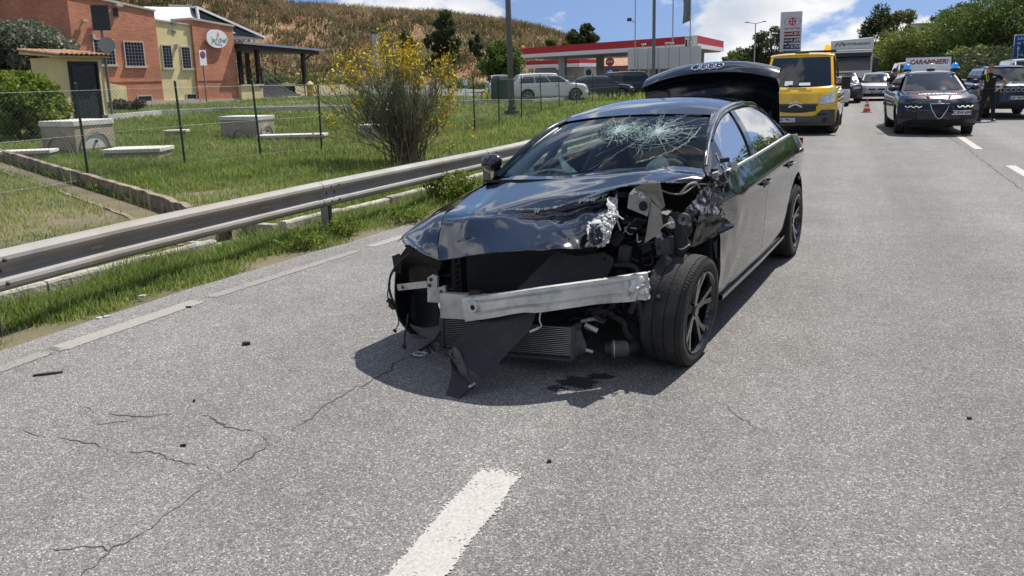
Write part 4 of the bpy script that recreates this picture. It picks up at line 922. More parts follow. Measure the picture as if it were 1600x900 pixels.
P = np.array([[(-.04 - .50 * u + .05 * math.sin(6 * v), .10 * math.sin(5 * u + 3 * v), 5.25 + 3.4 * v - .22 * u * (1 - v)) for v in np.linspace(0, 1, 12)] for u in np.linspace(0, 1, 7)])
mb = MB(); mb.shell(P, .01); mb.build('flag', mat('grey_flag', (0.20, 0.21, 0.24), .8, var=.2), t, smooth=True)
t = pole('street_lamp', 'slender double arm lamp post left of the price totem', 'lamp post', (-9.694,100.986,1.682), 7.4, .09, .06)
mb = MB(); mb.bar((0, 0, 7.35), (-.95, 0, 7.55), .08, .07); mb.bar((0, 0, 7.35), (.95, 0, 7.55), .08, .07); mb.box(-1.25, -.8, -.12, .12, 7.5, 7.62); mb.box(.8, 1.25, -.12, .12, 7.5, 7.62); mb.build('lantern_arms', m_galv, t)
pole('steel_pole', 'thin pale pole in front of the dark tree beside the price totem', 'pole', (-6.245,85.846,1.635), 5.2, .05, .04)
# stop + arrow
t = pole('stop_sign', 'round red stop sign above a blue arrow sign at the station entrance', 'road sign', (-18.174,65.178,1.127), 2.75, .04, .04)
t.rotation_euler = (0, 0, rad(16))
mb = MB(); mb.lathe([(.001, .06), (.37, .06), (.37, .04), (.001, .04)], (0, 0, 2.45), (0, -1, 0), 24); rp_ = mb.build('red_plate', m_red, t)
text_mb('STOP', .24, (0, -.066, 2.45), (1, 0, 0), (0, 0, 1), bold=.006).build('lettering', m_whitep, rp_)
mb = MB(); mb.lathe([(.001, .06), (.37, .06), (.37, .04), (.001, .04)], (0, 0, 1.65), (0, -1, 0), 24); bp_ = mb.build('blue_plate', m_blue_s, t)
mb = MB(); mb.prism([(-.24, -.062, 1.6), (.02, -.062, 1.6), (.02, -.062, 1.47), (.25, -.062, 1.65), (.02, -.062, 1.83), (.02, -.062, 1.7), (-.24, -.062, 1.7)], (0, 0, 0), (0, -.006, 0)); mb.build('arrow', m_whitep, bp_)
t = pole('traffic_mirror', 'small dark round traffic mirror seen from behind under the canopy', 'mirror', (-19.858,64.472,1.172), 1.85, .035, .035)
mb = MB(); mb.ell((0, -.06, 1.55), (.27, .05, .3), 16, 8); mb.build('mirror_shell', m_sback, t, smooth=True)
t = thing('small_sign', 'little white sign on a post seen past the right side of the broom', 'sign', (-18.834,38.269,0.773)); t.location.z = .4
mb = MB(); mb.tube([(0, 0, -.2), (0, 0, 1.3)], .03, 8); mb.build('pole', m_galv, t); mb = MB(); mb.box(-.14, .14, -.05, -.03, .95, 1.25); mb.build('plate', m_whitep, t)
t = thing('bollard_hoop', 'yellow steel hoop bollard beside the screened enclosure', 'bollard', (-18.729,40.451,0.412)); t.location.z = .38
mb = MB(); mb.tube([(-.17, 0, -.1), (-.17, 0, .45), (-.1, 0, .6), (.1, 0, .6), (.17, 0, .45), (.17, 0, -.1)], .05, 8); mb.build('hoop', mat('hoop_yellow', (.6, .38, .03), .5), t, smooth=True)
t = thing('screen_fence', 'dark green mesh screen enclosure beside the lamp pole', 'fence', (-17.439,39.895,0.418)); t.location.z = .35; t.rotation_euler = (0, 0, rad(15))
m_scr = mat('green_screen', (.03, .055, .04), .8, var=.3, vscale=9)
mb = MB(); mb.box(-.5, .55, -.02, .02, -.1, 1.3); mb.build('screen_panel', m_scr, t); mb = MB(); mb.box(-.53, -.49, 0.03, 1.5, -.1, 1.3); mb.build('screen_panel', m_scr, t)
for x in (-.52, .0, .56): mb = MB(); mb.tube([(x, -.05, -.1), (x, -.05, 1.4)], .025, 6); mb.build('post', m_green, t)
mp_ = (-40.265,62.997,3.871)
t = thing('floodlight_mast', 'grey square chimney like column against the hillside above the broom', 'column', (mp_[0], mp_[1], 1.2))
mb = MB(); mb.box(-.22, .22, -.22, .22, 0, (-40.378,63.407,6.065)[2] - 1.2); mb.build('shaft', m_galv, t, bevel=.02); mb = MB(); mb.box(-.26, .26, -.26, .26, (-40.378,63.407,6.065)[2] - 1.198, (-40.378,63.407,6.065)[2] - 1.1); mb.build('cap', m_sback, t)

# ================================================================== PRICE TOTEM
to = thing('price_totem', 'tall white fuel price totem with red cross emblem and price rows', 'price sign', (-6.427,116.733,1.556), 0.06); to.location.z = -1.08
mb = MB(); mb.box(-.82, .82, 0, .5, -.2, 6.25); to_b = mb.build('panel', mat('totem_white', (.60, .62, .64), .45, var=.03), to, bevel=.03)
TX = .1
mb = MB(); n_ = 40; mb.grid(np.array([[(TX + math.cos(a) * r, -.006, 5.45 + math.sin(a) * r * .52) for r in (.60, .64)] for a in np.linspace(0, 2 * math.pi, n_)])); mb.build('emblem_ring', m_blue_s, to)
mb = MB(); mb.lathe([(.001, .012), (.28, .012), (.28, 0), (.001, 0)], (TX, 0, 5.47), (0, -1, 0), 28); mb.build('emblem_disc', m_red, to)
mb = MB()
for k in range(4):
    a = math.pi / 4 + k * math.pi / 2; c, s = math.cos(a), math.sin(a)
    mb.add([(TX + c * .04, -.016, 5.47 + s * .04), (TX + c * .23 - s * .09, -.016, 5.47 + s * .23 + c * .09), (TX + c * .18, -.016, 5.47 + s * .18), (TX + c * .23 + s * .09, -.016, 5.47 + s * .23 - c * .09)], [(0, 1, 2, 3)])
mb.build('emblem_cross', m_whitep, to)
text_mb('Servizi Gas', .27, (TX, -.012, 4.93), (1, 0, 0), (0, 0, 1), bold=.006).build('lettering', m_red_l, to)
m_navy = mat('row_navy', (0.02, 0.035, 0.12), .5); m_rdark = mat('row_maroon', (0.20, 0.02, 0.03), .5); m_rblk = mat('row_black', (.03, .03, .035), .5)
for i, (a, b, m) in enumerate((('BENZINA', '1.819', m_rdark), ('GASOLIO', '1.689', m_rblk), ('GPL', '0.759', m_navy), ('DIESEL+', '1.759', m_blue_s), ('TABACCHI', '', m_rdark), ('RISTORANTE', '', m_rdark), ('BAR', '', m_rdark))):
    z = 4.5 - i * .50
    mb = MB(); mb.box(TX - .62, TX + .64, -.012, -.001, z - .19, z + .19); r_ = mb.build('price_row', m, to)
    if b:
        text_mb(a, .17, (TX - .33, -.016, z), (1, 0, 0), (0, 0, 1), bold=.003).build('lettering', m_whitep, r_); text_mb(b, .34, (TX + .30, -.016, z), (1, 0, 0), (0, 0, 1), bold=.003).build('lettering', m_whitep, r_)
    else: text_mb(a, .25, (TX, -.016, z), (1, 0, 0), (0, 0, 1), bold=.005).build('lettering', m_whitep, r_)
# orange figure printed low on the totem panel
mb = MB(); mb.prism([(TX - .42, -.03, 1.2), (TX - .30, -.03, 1.2), (TX - .22, -.03, 1.5), (TX - .10, -.03, 1.25), (TX + .02, -.03, 1.25), (TX - .08, -.03, 1.75), (TX + .06, -.03, 1.6), (TX + .10, -.03, 1.7), (TX - .12, -.03, 1.95), (TX - .34, -.03, 1.92), (TX - .46, -.03, 1.65), (TX - .38, -.03, 1.6), (TX - .30, -.03, 1.72)], (0, 0, 0), (0, .012, 0)); mb.lathe([(.001, .02), (.08, .02), (.08, 0)], (TX - .2, -.02, 2.07), (0, -1, 0), 12); mb.build('orange_figure', mat('orange_print', (.75, .16, .02), .7), to)
to.scale = (1.74, 1.74, 1.74)

# ================================================================== BLUE DIRECTION SIGN
bs = thing('direction_sign', 'blue motorway direction sign with white arrows and lettering at right edge', 'road sign', (9.606,54.899,1.313), rad(4)); bs.location.z = gz(bs.location.x, 0)
mb = MB(); mb.box(0, 2.6, 0, .05, 1.75, 3.42); mb.build('frame', m_whitep, bs, bevel=.01); mb = MB(); mb.box(.035, 2.565, -.012, -.001, 1.785, 3.385); pl_ = mb.build('blue_plate', m_blue_s, bs)
text_mb('LATINA', .22, (.17, -.018, 3.2), (1, 0, 0), (0, 0, 1), bold=.006, align='LEFT').build('lettering', m_whitep, pl_); text_mb('APRILIA', .22, (.17, -.018, 2.92), (1, 0, 0), (0, 0, 1), bold=.006, align='LEFT').build('lettering', m_whitep, pl_)
mb = MB(); mb.prism([(.22, -.013, 1.85), (.28, -.013, 1.85), (.28, -.013, 2.6), (.34, -.013, 2.6), (.25, -.013, 2.78), (.16, -.013, 2.6), (.22, -.013, 2.6)], (0, 0, 0), (0, -.006, 0)); mb.build('arrow', m_whitep, pl_)
mb = MB(); mb.prism([(.285, -.013, 2.22), (.46, -.013, 2.22), (.46, -.013, 2.14), (.62, -.013, 2.25), (.46, -.013, 2.36), (.46, -.013, 2.28), (.285, -.013, 2.28)], (0, 0, 0), (0, -.006, 0)); mb.box(.72, 2.3, -.018, -.013, 2.1, 2.42); mb.build('arrow', m_whitep, pl_)
for x in (.5, 2.1): mb = MB(); mb.tube([(x, .12, -.3), (x, .12, 3.3)], .06, 10); mb.build('post', m_galv, bs)
fb = thing('hilltop_building', 'flat beige building peeping out between the distant trees', 'building', (17.424,202.632,9.353)); mb = MB(); mb.box(-3.2, 3.2, 0, 6, -14, 2.0); mb.build('wall', m_yel, fb); mb = MB(); mb.box(-3.3, 3.3, -.1, 6.1, 2.003, 2.3); mb.build('roof', m_trim, fb)
for k in range(3): mb = MB(); mb.box(-2.5 + k * 2, -1.6 + k * 2, -.05, -.01, .2, 1.4); mb.build('window', m_dglass, fb)

# ================================================================== TREES AND SHRUBS
m_bark = mat('bark', (0.10, 0.075, 0.05), 0.95, var=.4, vscale=6, bump=.6, bscale=20)
LM = {
 'dark': leaf_mat('dark_evergreen_leaves', (0.022, 0.038, 0.014), (0.10, 0.125, 0.045), .3),
 'green': leaf_mat('fresh_green_leaves', (0.035, 0.075, 0.014), (0.19, 0.26, 0.06), .4),
 'lime': leaf_mat('lime_green_leaves', (0.06, 0.10, 0.018), (0.26, 0.30, 0.08), .45),
 'olive': leaf_mat('grey_olive_leaves', (0.07, 0.085, 0.055), (0.27, 0.29, 0.20), .25),
 'bush': leaf_mat('bright_bush_leaves', (0.03, 0.065, 0.010), (0.30, 0.38, 0.06), .45),
 'brown': leaf_mat('dull_brown_leaves', (0.055, 0.05, 0.035), (0.16, 0.14, 0.09), .3),
 'yellowish': leaf_mat('yellowish_leaves', (0.07, 0.08, 0.025), (0.24, 0.23, 0.08), .35),
}
def leaf_cloud(name, centers, radii, n, size, m, parent, seed, flat=1.0, hang=0.0):
    """leaves in many small clumps; centers (k,3), radii (k,)"""
    r = np.random.default_rng(seed); k = len(centers); w = radii ** 2; c = r.choice(k, n, p=w / w.sum())
    d = r.normal(size=(n, 3)); d /= np.linalg.norm(d, axis=1, keepdims=True); rr = r.random(n) ** .45
    off = d * rr[:, None] * radii[c][:, None]; off[:, 2] *= flat
    P = centers[c] + off
    a = r.normal(size=(n, 3)); a[:, 2] = np.abs(a[:, 2]) * .8 - hang; a /= np.linalg.norm(a, axis=1, keepdims=True)
    b = r.normal(size=(n, 3)); b -= a * (a * b).sum(1, keepdims=True); b /= np.linalg.norm(b, axis=1, keepdims=True); e = np.cross(a, b)
    s = size * r.uniform(.6, 1.35, n)[:, None]
    V = np.concatenate([P - b * s * .85, P + e * s * .42, P + b * s * .85, P - e * s * .42]); i = np.arange(n)
    ct = r.uniform(-.18, .18, k)
    t = np.clip(.48 + ct[c] + r.normal(0, .16, n), 0, 1)
    return tag(big_mesh(name, V, np.stack([i, i + n, i + 2 * n, i + 3 * n], 1), m, np.tile(t, 4), parent), kind='stuff')
def tree(name, label, top, width, kind, n=9000, size=.2, shape='round', low=.12, cat='tree', group=None, seed=1, nclump=60, base_z=None, csize=.24):
    r = np.random.default_rng(seed); x, y, zt = top; gz0 = gz(x, y) if base_z is None else base_z; H = zt - gz0; R = width / 2
    t = thing(name, label, cat, (x, y, gz0), 0, group)
    z0 = H * low; C = []; RR = []
    while len(C) < nclump:
        p = r.uniform(-1, 1, 3); rho = math.hypot(p[0], p[1])
        u = (p[2] + 1) / 2
        if shape == 'round': lim = math.sqrt(max(0, 1 - p[2] ** 2)) * .98
        elif shape == 'cone': lim = (1 - u) ** .85 * (.75 + .35 * r.random())
        elif shape == 'column': lim = .55 + .45 * math.sin(math.pi * min(1, u + .15)) if u < .95 else .4
        elif shape == 'umbrella': lim = 1.0 if u > .62 else .15
        else: lim = math.sqrt(max(0, 1 - p[2] ** 2))
        if rho > lim or (rho < lim * .35 and r.random() < .7): continue
        rc = csize * R * r.uniform(.55, 1.25)
        C.append((p[0] * (R - rc * .6), p[1] * (R - rc * .6), z0 + rc * .7 + u * (H - z0 - rc * 1.5))); RR.append(rc)
    C = np.array(C); RR = np.array(RR)
    hh = max(.3, z0 + (H - z0) * (.75 if shape != 'umbrella' else .7)); mb = MB(); tr = max(.05, .022 * H)
    mb.tube([(0, 0, -.3), (r.normal() * .05, r.normal() * .05, hh * .35), (r.normal() * .12, r.normal() * .12, hh * .7), (0, 0, hh)], [tr * 1.25, tr, tr * .7, tr * .25], 8)
    mb.build('trunk', m_bark, t, smooth=True)
    for k in r.choice(len(C), min(14, len(C)), replace=False):
        c = C[k]; h0 = min(hh * .9, max(z0 * .6, c[2] * r.uniform(.35, .7))); mb = MB()
        mb.tube([(0, 0, h0), (c[0] * .5, c[1] * .5, h0 + (c[2] - h0) * .35 + .1), tuple(c)], [tr * .5, tr * .3, tr * .08], 5); mb.build('limb', m_bark, t, smooth=True)
    leaf_cloud('crown', C, RR, n, size, LM[kind], t, seed + 100, flat=.85)
    return t
def px(w, d): return w * d / 1192.0
TG = 'trees beyond the road'
tree('olive_tree', 'grey green olive tree behind the kiosk at the left edge', (-30.000,21.071,4.739), px(185, 30), 'olive', 34000, .10, low=.1, seed=3, nclump=90)
tree('bush', 'bright green leafy bush at the left edge in front of the kiosk', (-20.033,13.732,2.282), px(175, 20), 'bush', 15000, .085, low=.0, cat='bush', seed=4, nclump=70)
tree('bush', 'thin straggly bush partly hiding the left wall of the kiosk', (-20.763,15.511,1.690), px(42, 22), 'olive', 1500, .05, low=.0, cat='bush', seed=5, nclump=18)
tree('shrub', 'dark brownish low shrub right of the kiosk pole', (-28.397,24.351,1.282), px(60, 33), 'brown', 2600, .07, low=0, cat='shrub', seed=6, nclump=24)
HG = 'trees on the hillside'
tree('tree', 'tall dark evergreen tree standing out against the dry hillside', (-44.307,84.818,10.637), px(48, 92), 'dark', 9000, .22, 'column', .08, seed=7, base_z=2.2, nclump=46, csize=.38)
tree('tree', 'round glossy green tree left of the street lamp pole', (-24.688,56.578,5.001), px(72, 60), 'green', 14000, .13, low=.0, seed=8, nclump=80, csize=.3)
tree('tree', 'dark round tree on the crest of the hill above the station canopy', (-39.583,124.412,10.471), px(56, 126), 'dark', 7000, .28, low=.1, seed=9, base_z=4.5)
tree('bush', 'dark bushy tree left behind the porch roof', (-40.673,85.744,7.665), px(22, 92), 'dark', 2500, .2, 'column', 0, seed=10, base_z=4.6, cat='bush', nclump=18, csize=.4)
for i, (p, w_, b) in enumerate((((-46.110,78.962,7.454), 26, 5.0), ((-43.910,79.795,6.961), 16, 5.0), ((-35.025,96.813,6.786), 22, 4.8), ((-34.809,101.329,6.774), 18, 4.8), ((-37.762,80.024,6.138), 20, 3.4))):
    tree('hill_shrub', ['dark shrub on the slope just above the broom flowers', 'small dark shrub on the slope left of the tall evergreen', 'green shrub on the slope left above the canopy', 'pale green shrub on the slope nearest the canopy fascia', 'shrub on the slope between the evergreen and the round tree'][i], p, px(w_, 90), ['dark', 'dark', 'green', 'yellowish', 'dark'][i], 1400, .2, low=0, cat='shrub', seed=20 + i, base_z=b, nclump=12, csize=.45)
rg = np.random.default_rng(31); hg = []
while len(hg) < 150:
    a_, s_ = rg.uniform(11, 52), rg.uniform(.1, .95); q = hill_pt(a_, s_)
    if noise.noise(Vector((q.x, q.y, q.z * 2)) * .06 + Vector((4, 0, 0))) > -.02: hg.append((q.x, q.y, q.z + .25))
leaf_cloud('hill_scrub', np.array(hg), rg.uniform(.5, 1.5, len(hg)), 15000, .19, LM['yellowish'], None, 87, flat=.55)
for i, (p, w_) in enumerate((((-51.616,61.280,2.863), 60), ((-48.765,63.530,2.534), 70), ((-46.121,66.823,2.322), 60), ((-33.065,65.499,1.192), 60), ((-30.246,64.453,1.040), 40))):
    tree('scrub', ['green scrub under the porch roof left of the stairs', 'green scrub under the porch roof right of its middle post', 'scrub at the hill foot left behind the broom', 'scrub at the hill foot right of the broom', 'scrub at the hill foot beside the green screen'][i], p, px(w_, 75), 'lime', 1800, .16, low=0, cat='scrub', seed=30 + i, nclump=16, csize=.4)
# trees behind the totem
tree('tree', 'dark spreading tree directly left of the price totem', (-9.188,119.182,8.318), px(84, 110), 'dark', 9000, .24, low=.05, seed=41, group=TG)
tree('tree', 'low round green tree left of the double arm lamp', (-14.124,127.617,5.772), px(56, 120), 'green', 5000, .25, low=.15, seed=42, group=TG)
tree('tree', 'low dull hedge tree right beside the end of the station canopy', (-15.429,121.249,4.424), px(34, 115), 'yellowish', 2600, .25, low=0, seed=43, group=TG)
tree('tree', 'small pale tree peeping over the yellow van roof', (-4.238,120.504,4.567), px(36, 110), 'lime', 2600, .22, low=0, seed=44, group=TG)
tree('tree', 'low green tree behind the double arm lamp', (-11.481,126.359,4.961), px(40, 118), 'green', 3200, .25, low=0, seed=45, group=TG)
# right hand belt
tree('tree', 'tall dark feathery tree leftmost of the right hand belt', (7.785,171.919,14.374), px(84, 150), 'dark', 13000, .36, 'column', .0, seed=51, group=TG, nclump=70, csize=.3)
tree('tree', 'olive toned tall tree just right of the leftmost dark one', (10.951,167.377,12.667), px(74, 145), 'yellowish', 10000, .34, 'column', .0, seed=52, group=TG, nclump=44, csize=.32)
tree('conifer', 'slim dark conifer with a pointed top beside the hilltop building', (18.261,193.180,15.381), px(50, 165), 'dark', 4500, .34, 'cone', .1, seed=53, group=TG, nclump=60, csize=.26)
tree('umbrella_pine', 'brownish umbrella pine on the skyline left of the big green crowns', (20.138,165.907,13.415), px(84, 140), 'brown', 8000, .3, low=.35, seed=54, group=TG, nclump=60)
tree('umbrella_pine', 'second brownish pine crown leaning under the skyline pine', (17.033,146.876,8.074), px(74, 125), 'brown', 6000, .28, low=.15, seed=55, group=TG)
tree('tree', 'broad lime green acacia behind the police car sign', (9.666,113.805,7.765), px(150, 98), 'lime', 17000, .2, low=.0, seed=56, group=TG, nclump=110)
tree('tree', 'lime green tree filling the gap left of the white van', (6.637,118.611,5.153), px(90, 104), 'lime', 8000, .21, low=0, seed=57, group=TG, nclump=60)
tree('tree', 'tall mid green tree with the highest crown at the right edge', (16.112,101.753,11.112), px(200, 84), 'green', 24000, .19, low=.02, seed=58, group=TG, nclump=150)
tree('tree', 'mid green tree sloping down left of the highest crown', (15.122,109.659,8.594), px(115, 92), 'green', 13000, .2, low=.0, seed=59, group=TG, nclump=100)
tree('tree', 'light green low tree above the roof of the blue car', (12.784,90.007,4.013), px(112, 76), 'lime', 9000, .16, low=.0, seed=60, group=TG, nclump=70)
tree('tree', 'dark green tree behind the blue direction sign', (18.037,97.159,6.381), px(120, 80), 'dark', 12000, .19, low=0, seed=61, group=TG, nclump=90)
tree('tree', 'dark shaded tree between the acacia and the low light green tree', (13.849,117.320,5.479), px(84, 100), 'dark', 7000, .22, low=0, seed=62, group=TG, nclump=60)
tree('tree', 'shadowy tree behind the lorry cab', (4.596,135.574,5.765), px(60, 120), 'dark', 4000, .26, low=0, seed=63, group=TG, nclump=30)

hg = []
for i in range(170):
    y = 48 + i * 1.0; x = 10.4 + .8 * math.sin(i * .7) + (i % 3) * .8; hg.append((x, y, gz(x, y) + 1.0 + .9 * random.random()))
hg = np.array(hg); leaf_cloud('hedgerow', hg, np.full(len(hg), 1.5), 26000, .2, LM['dark'], None, 88)
rg = np.random.default_rng(3); hg = []
for i in range(110):
    y = rg.uniform(-45, 66); x = rg.uniform(14, 19); hg.append((x, y, gz(x, y) + rg.uniform(.5, 6.5)))
hg = np.array(hg); leaf_cloud('roadside_wood', hg, rg.uniform(1.6, 2.8, len(hg)), 34000, .26, LM['green'], None, 89)  # more trees, out of view, added so doors and side windows reflect dark green
# ---------------------------------------------------------------- yellow flowering broom
bx, by, bz = (-7.907,13.382,0.069)
br = thing('broom_shrub', 'tall twiggy broom shrub with yellow flowers behind the guardrail', 'shrub', (bx, by, bz))
m_twig = mat('broom_twigs', (0.20, 0.15, 0.10), .9, var=.35, vscale=4); m_gtwig = leaf_mat('broom_green_twigs', (0.095, 0.12, 0.075), (0.25, 0.30, 0.17), .35)
r = np.random.default_rng(12); mb = MB(); tips = []
VX = Vector((math.cos(YAW), math.sin(YAW), 0)); VY = Vector((-math.sin(YAW), math.cos(YAW), 0))
gv, gw = [], []
for i in range(125):
    a = r.uniform(-1, 1); dpt = r.uniform(-1, 1); rise = r.uniform(1.0, 2.4)
    ex = a * (1.75 if a < 0 else 1.05) * (.55 + .5 * r.random()) ; lean = ex * (.6 if abs(a) < .5 else 1.0)
    tip = VX * lean * 1.1 + VY * dpt * .75; top = rise * (1 - .30 * abs(a) ** 1.5)
    if i % 4 == 0: top *= .6
    b0 = VX * r.normal(0, .16) + VY * r.normal(0, .14)
    pts = [b0, b0 + tip * .16 + Vector((0, 0, top * .3)), b0 + tip * .5 + Vector((r.normal(0, .05), r.normal(0, .05), top * .65)), b0 + tip * .95 + Vector((r.normal(0, .06), 0, top))]
    cm = catmull(pts, 9); mb.tube(cm, np.linspace(.014, .004, 9), 4, caps=False)
    for k in range(9):
        q = cm[r.integers(3, 9)]; d = Vector((r.normal(0, .16), r.normal(0, .16), r.uniform(.15, .42))) + tip * .12
        mb.tube([tuple(q), tuple(Vector(q) + d * .5 + Vector((0, 0, -.02))), tuple(Vector(q) + d)], [.004, .003, .0015], 3, caps=False)
    tips.append((cm[-1], top, a))
    if top > .9:
        for k in range(42):
            q = cm[r.integers(5, 9)] + r.normal(0, .07, 3); d = np.array([r.normal(0, .05), r.normal(0, .05), r.uniform(.14, .34)]) + np.array(tip) * .06
            gv.append((q, d))
tag(mb.build('branches', m_twig, br), kind='stuff')
q = np.array([g[0] for g in gv]); d = np.array([g[1] for g in gv]); n = len(q); sd = r.normal(size=(n, 3)) * .005; i = np.arange(n)
tag(big_mesh('green_twigs', np.concatenate([q - sd, q + sd, q + d]), np.stack([i, i + n, i + 2 * n], 1), m_gtwig, np.tile(r.random(n), 3), br), kind='stuff')
fl = []
for (t_, top, a) in tips:
    dens = 46 if (top > 1.5 and abs(a) > .05) else (24 if abs(a) > .55 else 0)
    if r.random() < .35: dens = int(dens * .25)
    for k in range(dens): fl.append(t_ + np.array([r.normal(0, .10), r.normal(0, .10), r.normal(.10, .13)]))
fl = np.array(fl); n = len(fl); s = .036
o4 = r.normal(size=(4, n, 3)); o4 /= np.linalg.norm(o4, axis=2, keepdims=True)
V = np.concatenate([fl + o4[k] * s for k in range(4)]); i = np.arange(n)
tag(big_mesh('flowers', V, np.concatenate([np.stack([i, i + n, i + 2 * n], 1), np.stack([i, i + 3 * n, i + n], 1), np.stack([i + n, i + 2 * n, i + 3 * n], 1)]), m_flower, r.random(4 * n), br), kind='stuff')
# leafy weeds between kerb and guardrail post
def weed(label, c, w, h, n, size, seed):
    t = thing('leafy_weed', label, 'weed', (c[0], c[1], 0), 0, 'leafy weeds along the kerb'); rr = np.random.default_rng(seed); mb = MB(); C = []
    for k in range(22):
        a = rr.uniform(0, 6.28); q = rr.random() ** .6 * w / 2; hh = h * rr.uniform(.5, 1) * (1 - .4 * q / w); p = (math.cos(a) * q, math.sin(a) * q, hh)
        mb.tube([(p[0] * .5, p[1] * .5, -.03), p], [.006, .002], 4); C += [(p[0] * (.5 + .5 * u), p[1] * (.5 + .5 * u), hh * u) for u in (.4, .7, 1)]
    tag(mb.build('stems', LM['bush'], t), kind='stuff'); leaf_cloud('leaves', np.array(C), np.full(len(C), w * .12), n, size, LM['bush'], t, seed)
weed('tall leafy weed clump beside the wrecked car at the far guardrail post', (-5.053,9.668,0.000), .8, .42, 2200, .032, 71)
weed('leafy weed clump around the guardrail post nearest the gutter', (-5.145,7.128,0.000), .5, .2, 700, .02, 72)
weed('low leafy weeds below the kerb near the gutter end', (-5.176,6.420,0.000), .6, .16, 800, .02, 73)
weed('leafy weeds under the guardrail left of the wrecked car', (-4.793,8.042,0.000), .6, .18, 800, .02, 74)

# ================================================================== VEHICLE KIT
m_tyre = mat('tyre_rubber', (0.028, 0.0275, 0.027), 0.85, var=.2, dirt=(.075, .068, .058), dscale=7, damt=.5, bump=.3, bscale=80)
m_rim = mat('alloy_rim', (0.42, 0.43, 0.44), 0.35, metal=.8)
m_rimd = mat('dark_alloy_rim', (0.045, 0.046, 0.05), 0.3, metal=.7)
m_cglass = mat('car_window_glass', (0.012, 0.016, 0.02), 0.03, spec=.7)
m_plast = mat('black_plastic', (0.018, 0.018, 0.019), 0.6)
m_gplast = mat('grey_bumper_plastic', (0.075, 0.077, 0.08), 0.6, var=.1)
m_lens = mat('headlight_glass', (0.55, 0.58, 0.60), 0.12, metal=.35, var=.35, vscale=18)
m_chrome = mat('chrome', (0.75, 0.76, 0.78), 0.12, metal=1.0)
m_plate = mat('number_plate', (0.72, 0.73, 0.72), .5); m_platebl = mat('plate_blue', (.02, .08, .35), .5)
m_ink = mat('plate_ink', (0.02, 0.02, 0.03), .6)
m_well = mat('wheel_well', (0.008, 0.008, 0.008), .9)
def paint(name, col, rough=.3, coat=1.0, metal=0.0): return mat(name, col, rough, metal=metal, coat=coat, spec=.25)
def wheel(parent, x, y, R, wd, m_r, spokes=5, steer=0.0, z=None):
    s = 1 if y > 0 else -1; z = R if z is None else z; rr = R * .68
    mb = MB(); mb.lathe([(rr, -wd * .5), (R * .93, -wd * .5), (R * .985, -wd * .42), (R, -wd * .25), (R, wd * .25), (R * .985, wd * .42), (R * .93, wd * .5), (rr, wd * .5)], (0, 0, 0), (0, 1, 0), 28)
    w = mb.build('wheel', m_tyre, parent, smooth=True, sharp=45); w.location = (x, y - s * wd * .5, z); w.rotation_euler = (0, 0, steer)
    mb = MB(); o = s * wd * .44
    mb.lathe([(rr * 1.0, o + s * .015), (rr * .93, o + s * .012), (rr * .9, o - s * .05), (rr * .86, -s * wd * .3)], (0, 0, 0), (0, 1, 0), 28)
    mb.lathe([(.001, o - s * .02), (rr * .2, o - s * .02), (rr * .22, o - s * .06)], (0, 0, 0), (0, 1, 0), 16)
    for k in range(spokes):
        a = 2 * math.pi * k / spokes + .3
        for da in (-.12, .12):
            p0 = (math.cos(a) * rr * .16, o - s * .03, math.sin(a) * rr * .16); p1 = (math.cos(a + da * 1.6) * rr * .92, o - s * .02, math.sin(a + da * 1.6) * rr * .92)
            mb.bar(p0, p1, rr * .11, .03, up=(0, 1, 0))
    mb.build('rim', m_r, w, smooth=True, sharp=35)
    mb = MB(); mb.lathe([(.001, -s * wd * .1), (rr * .88, -s * wd * .1)], (0, 0, 0), (0, 1, 0), 20); mb.build('brake_disc', m_plast, w)
    return w
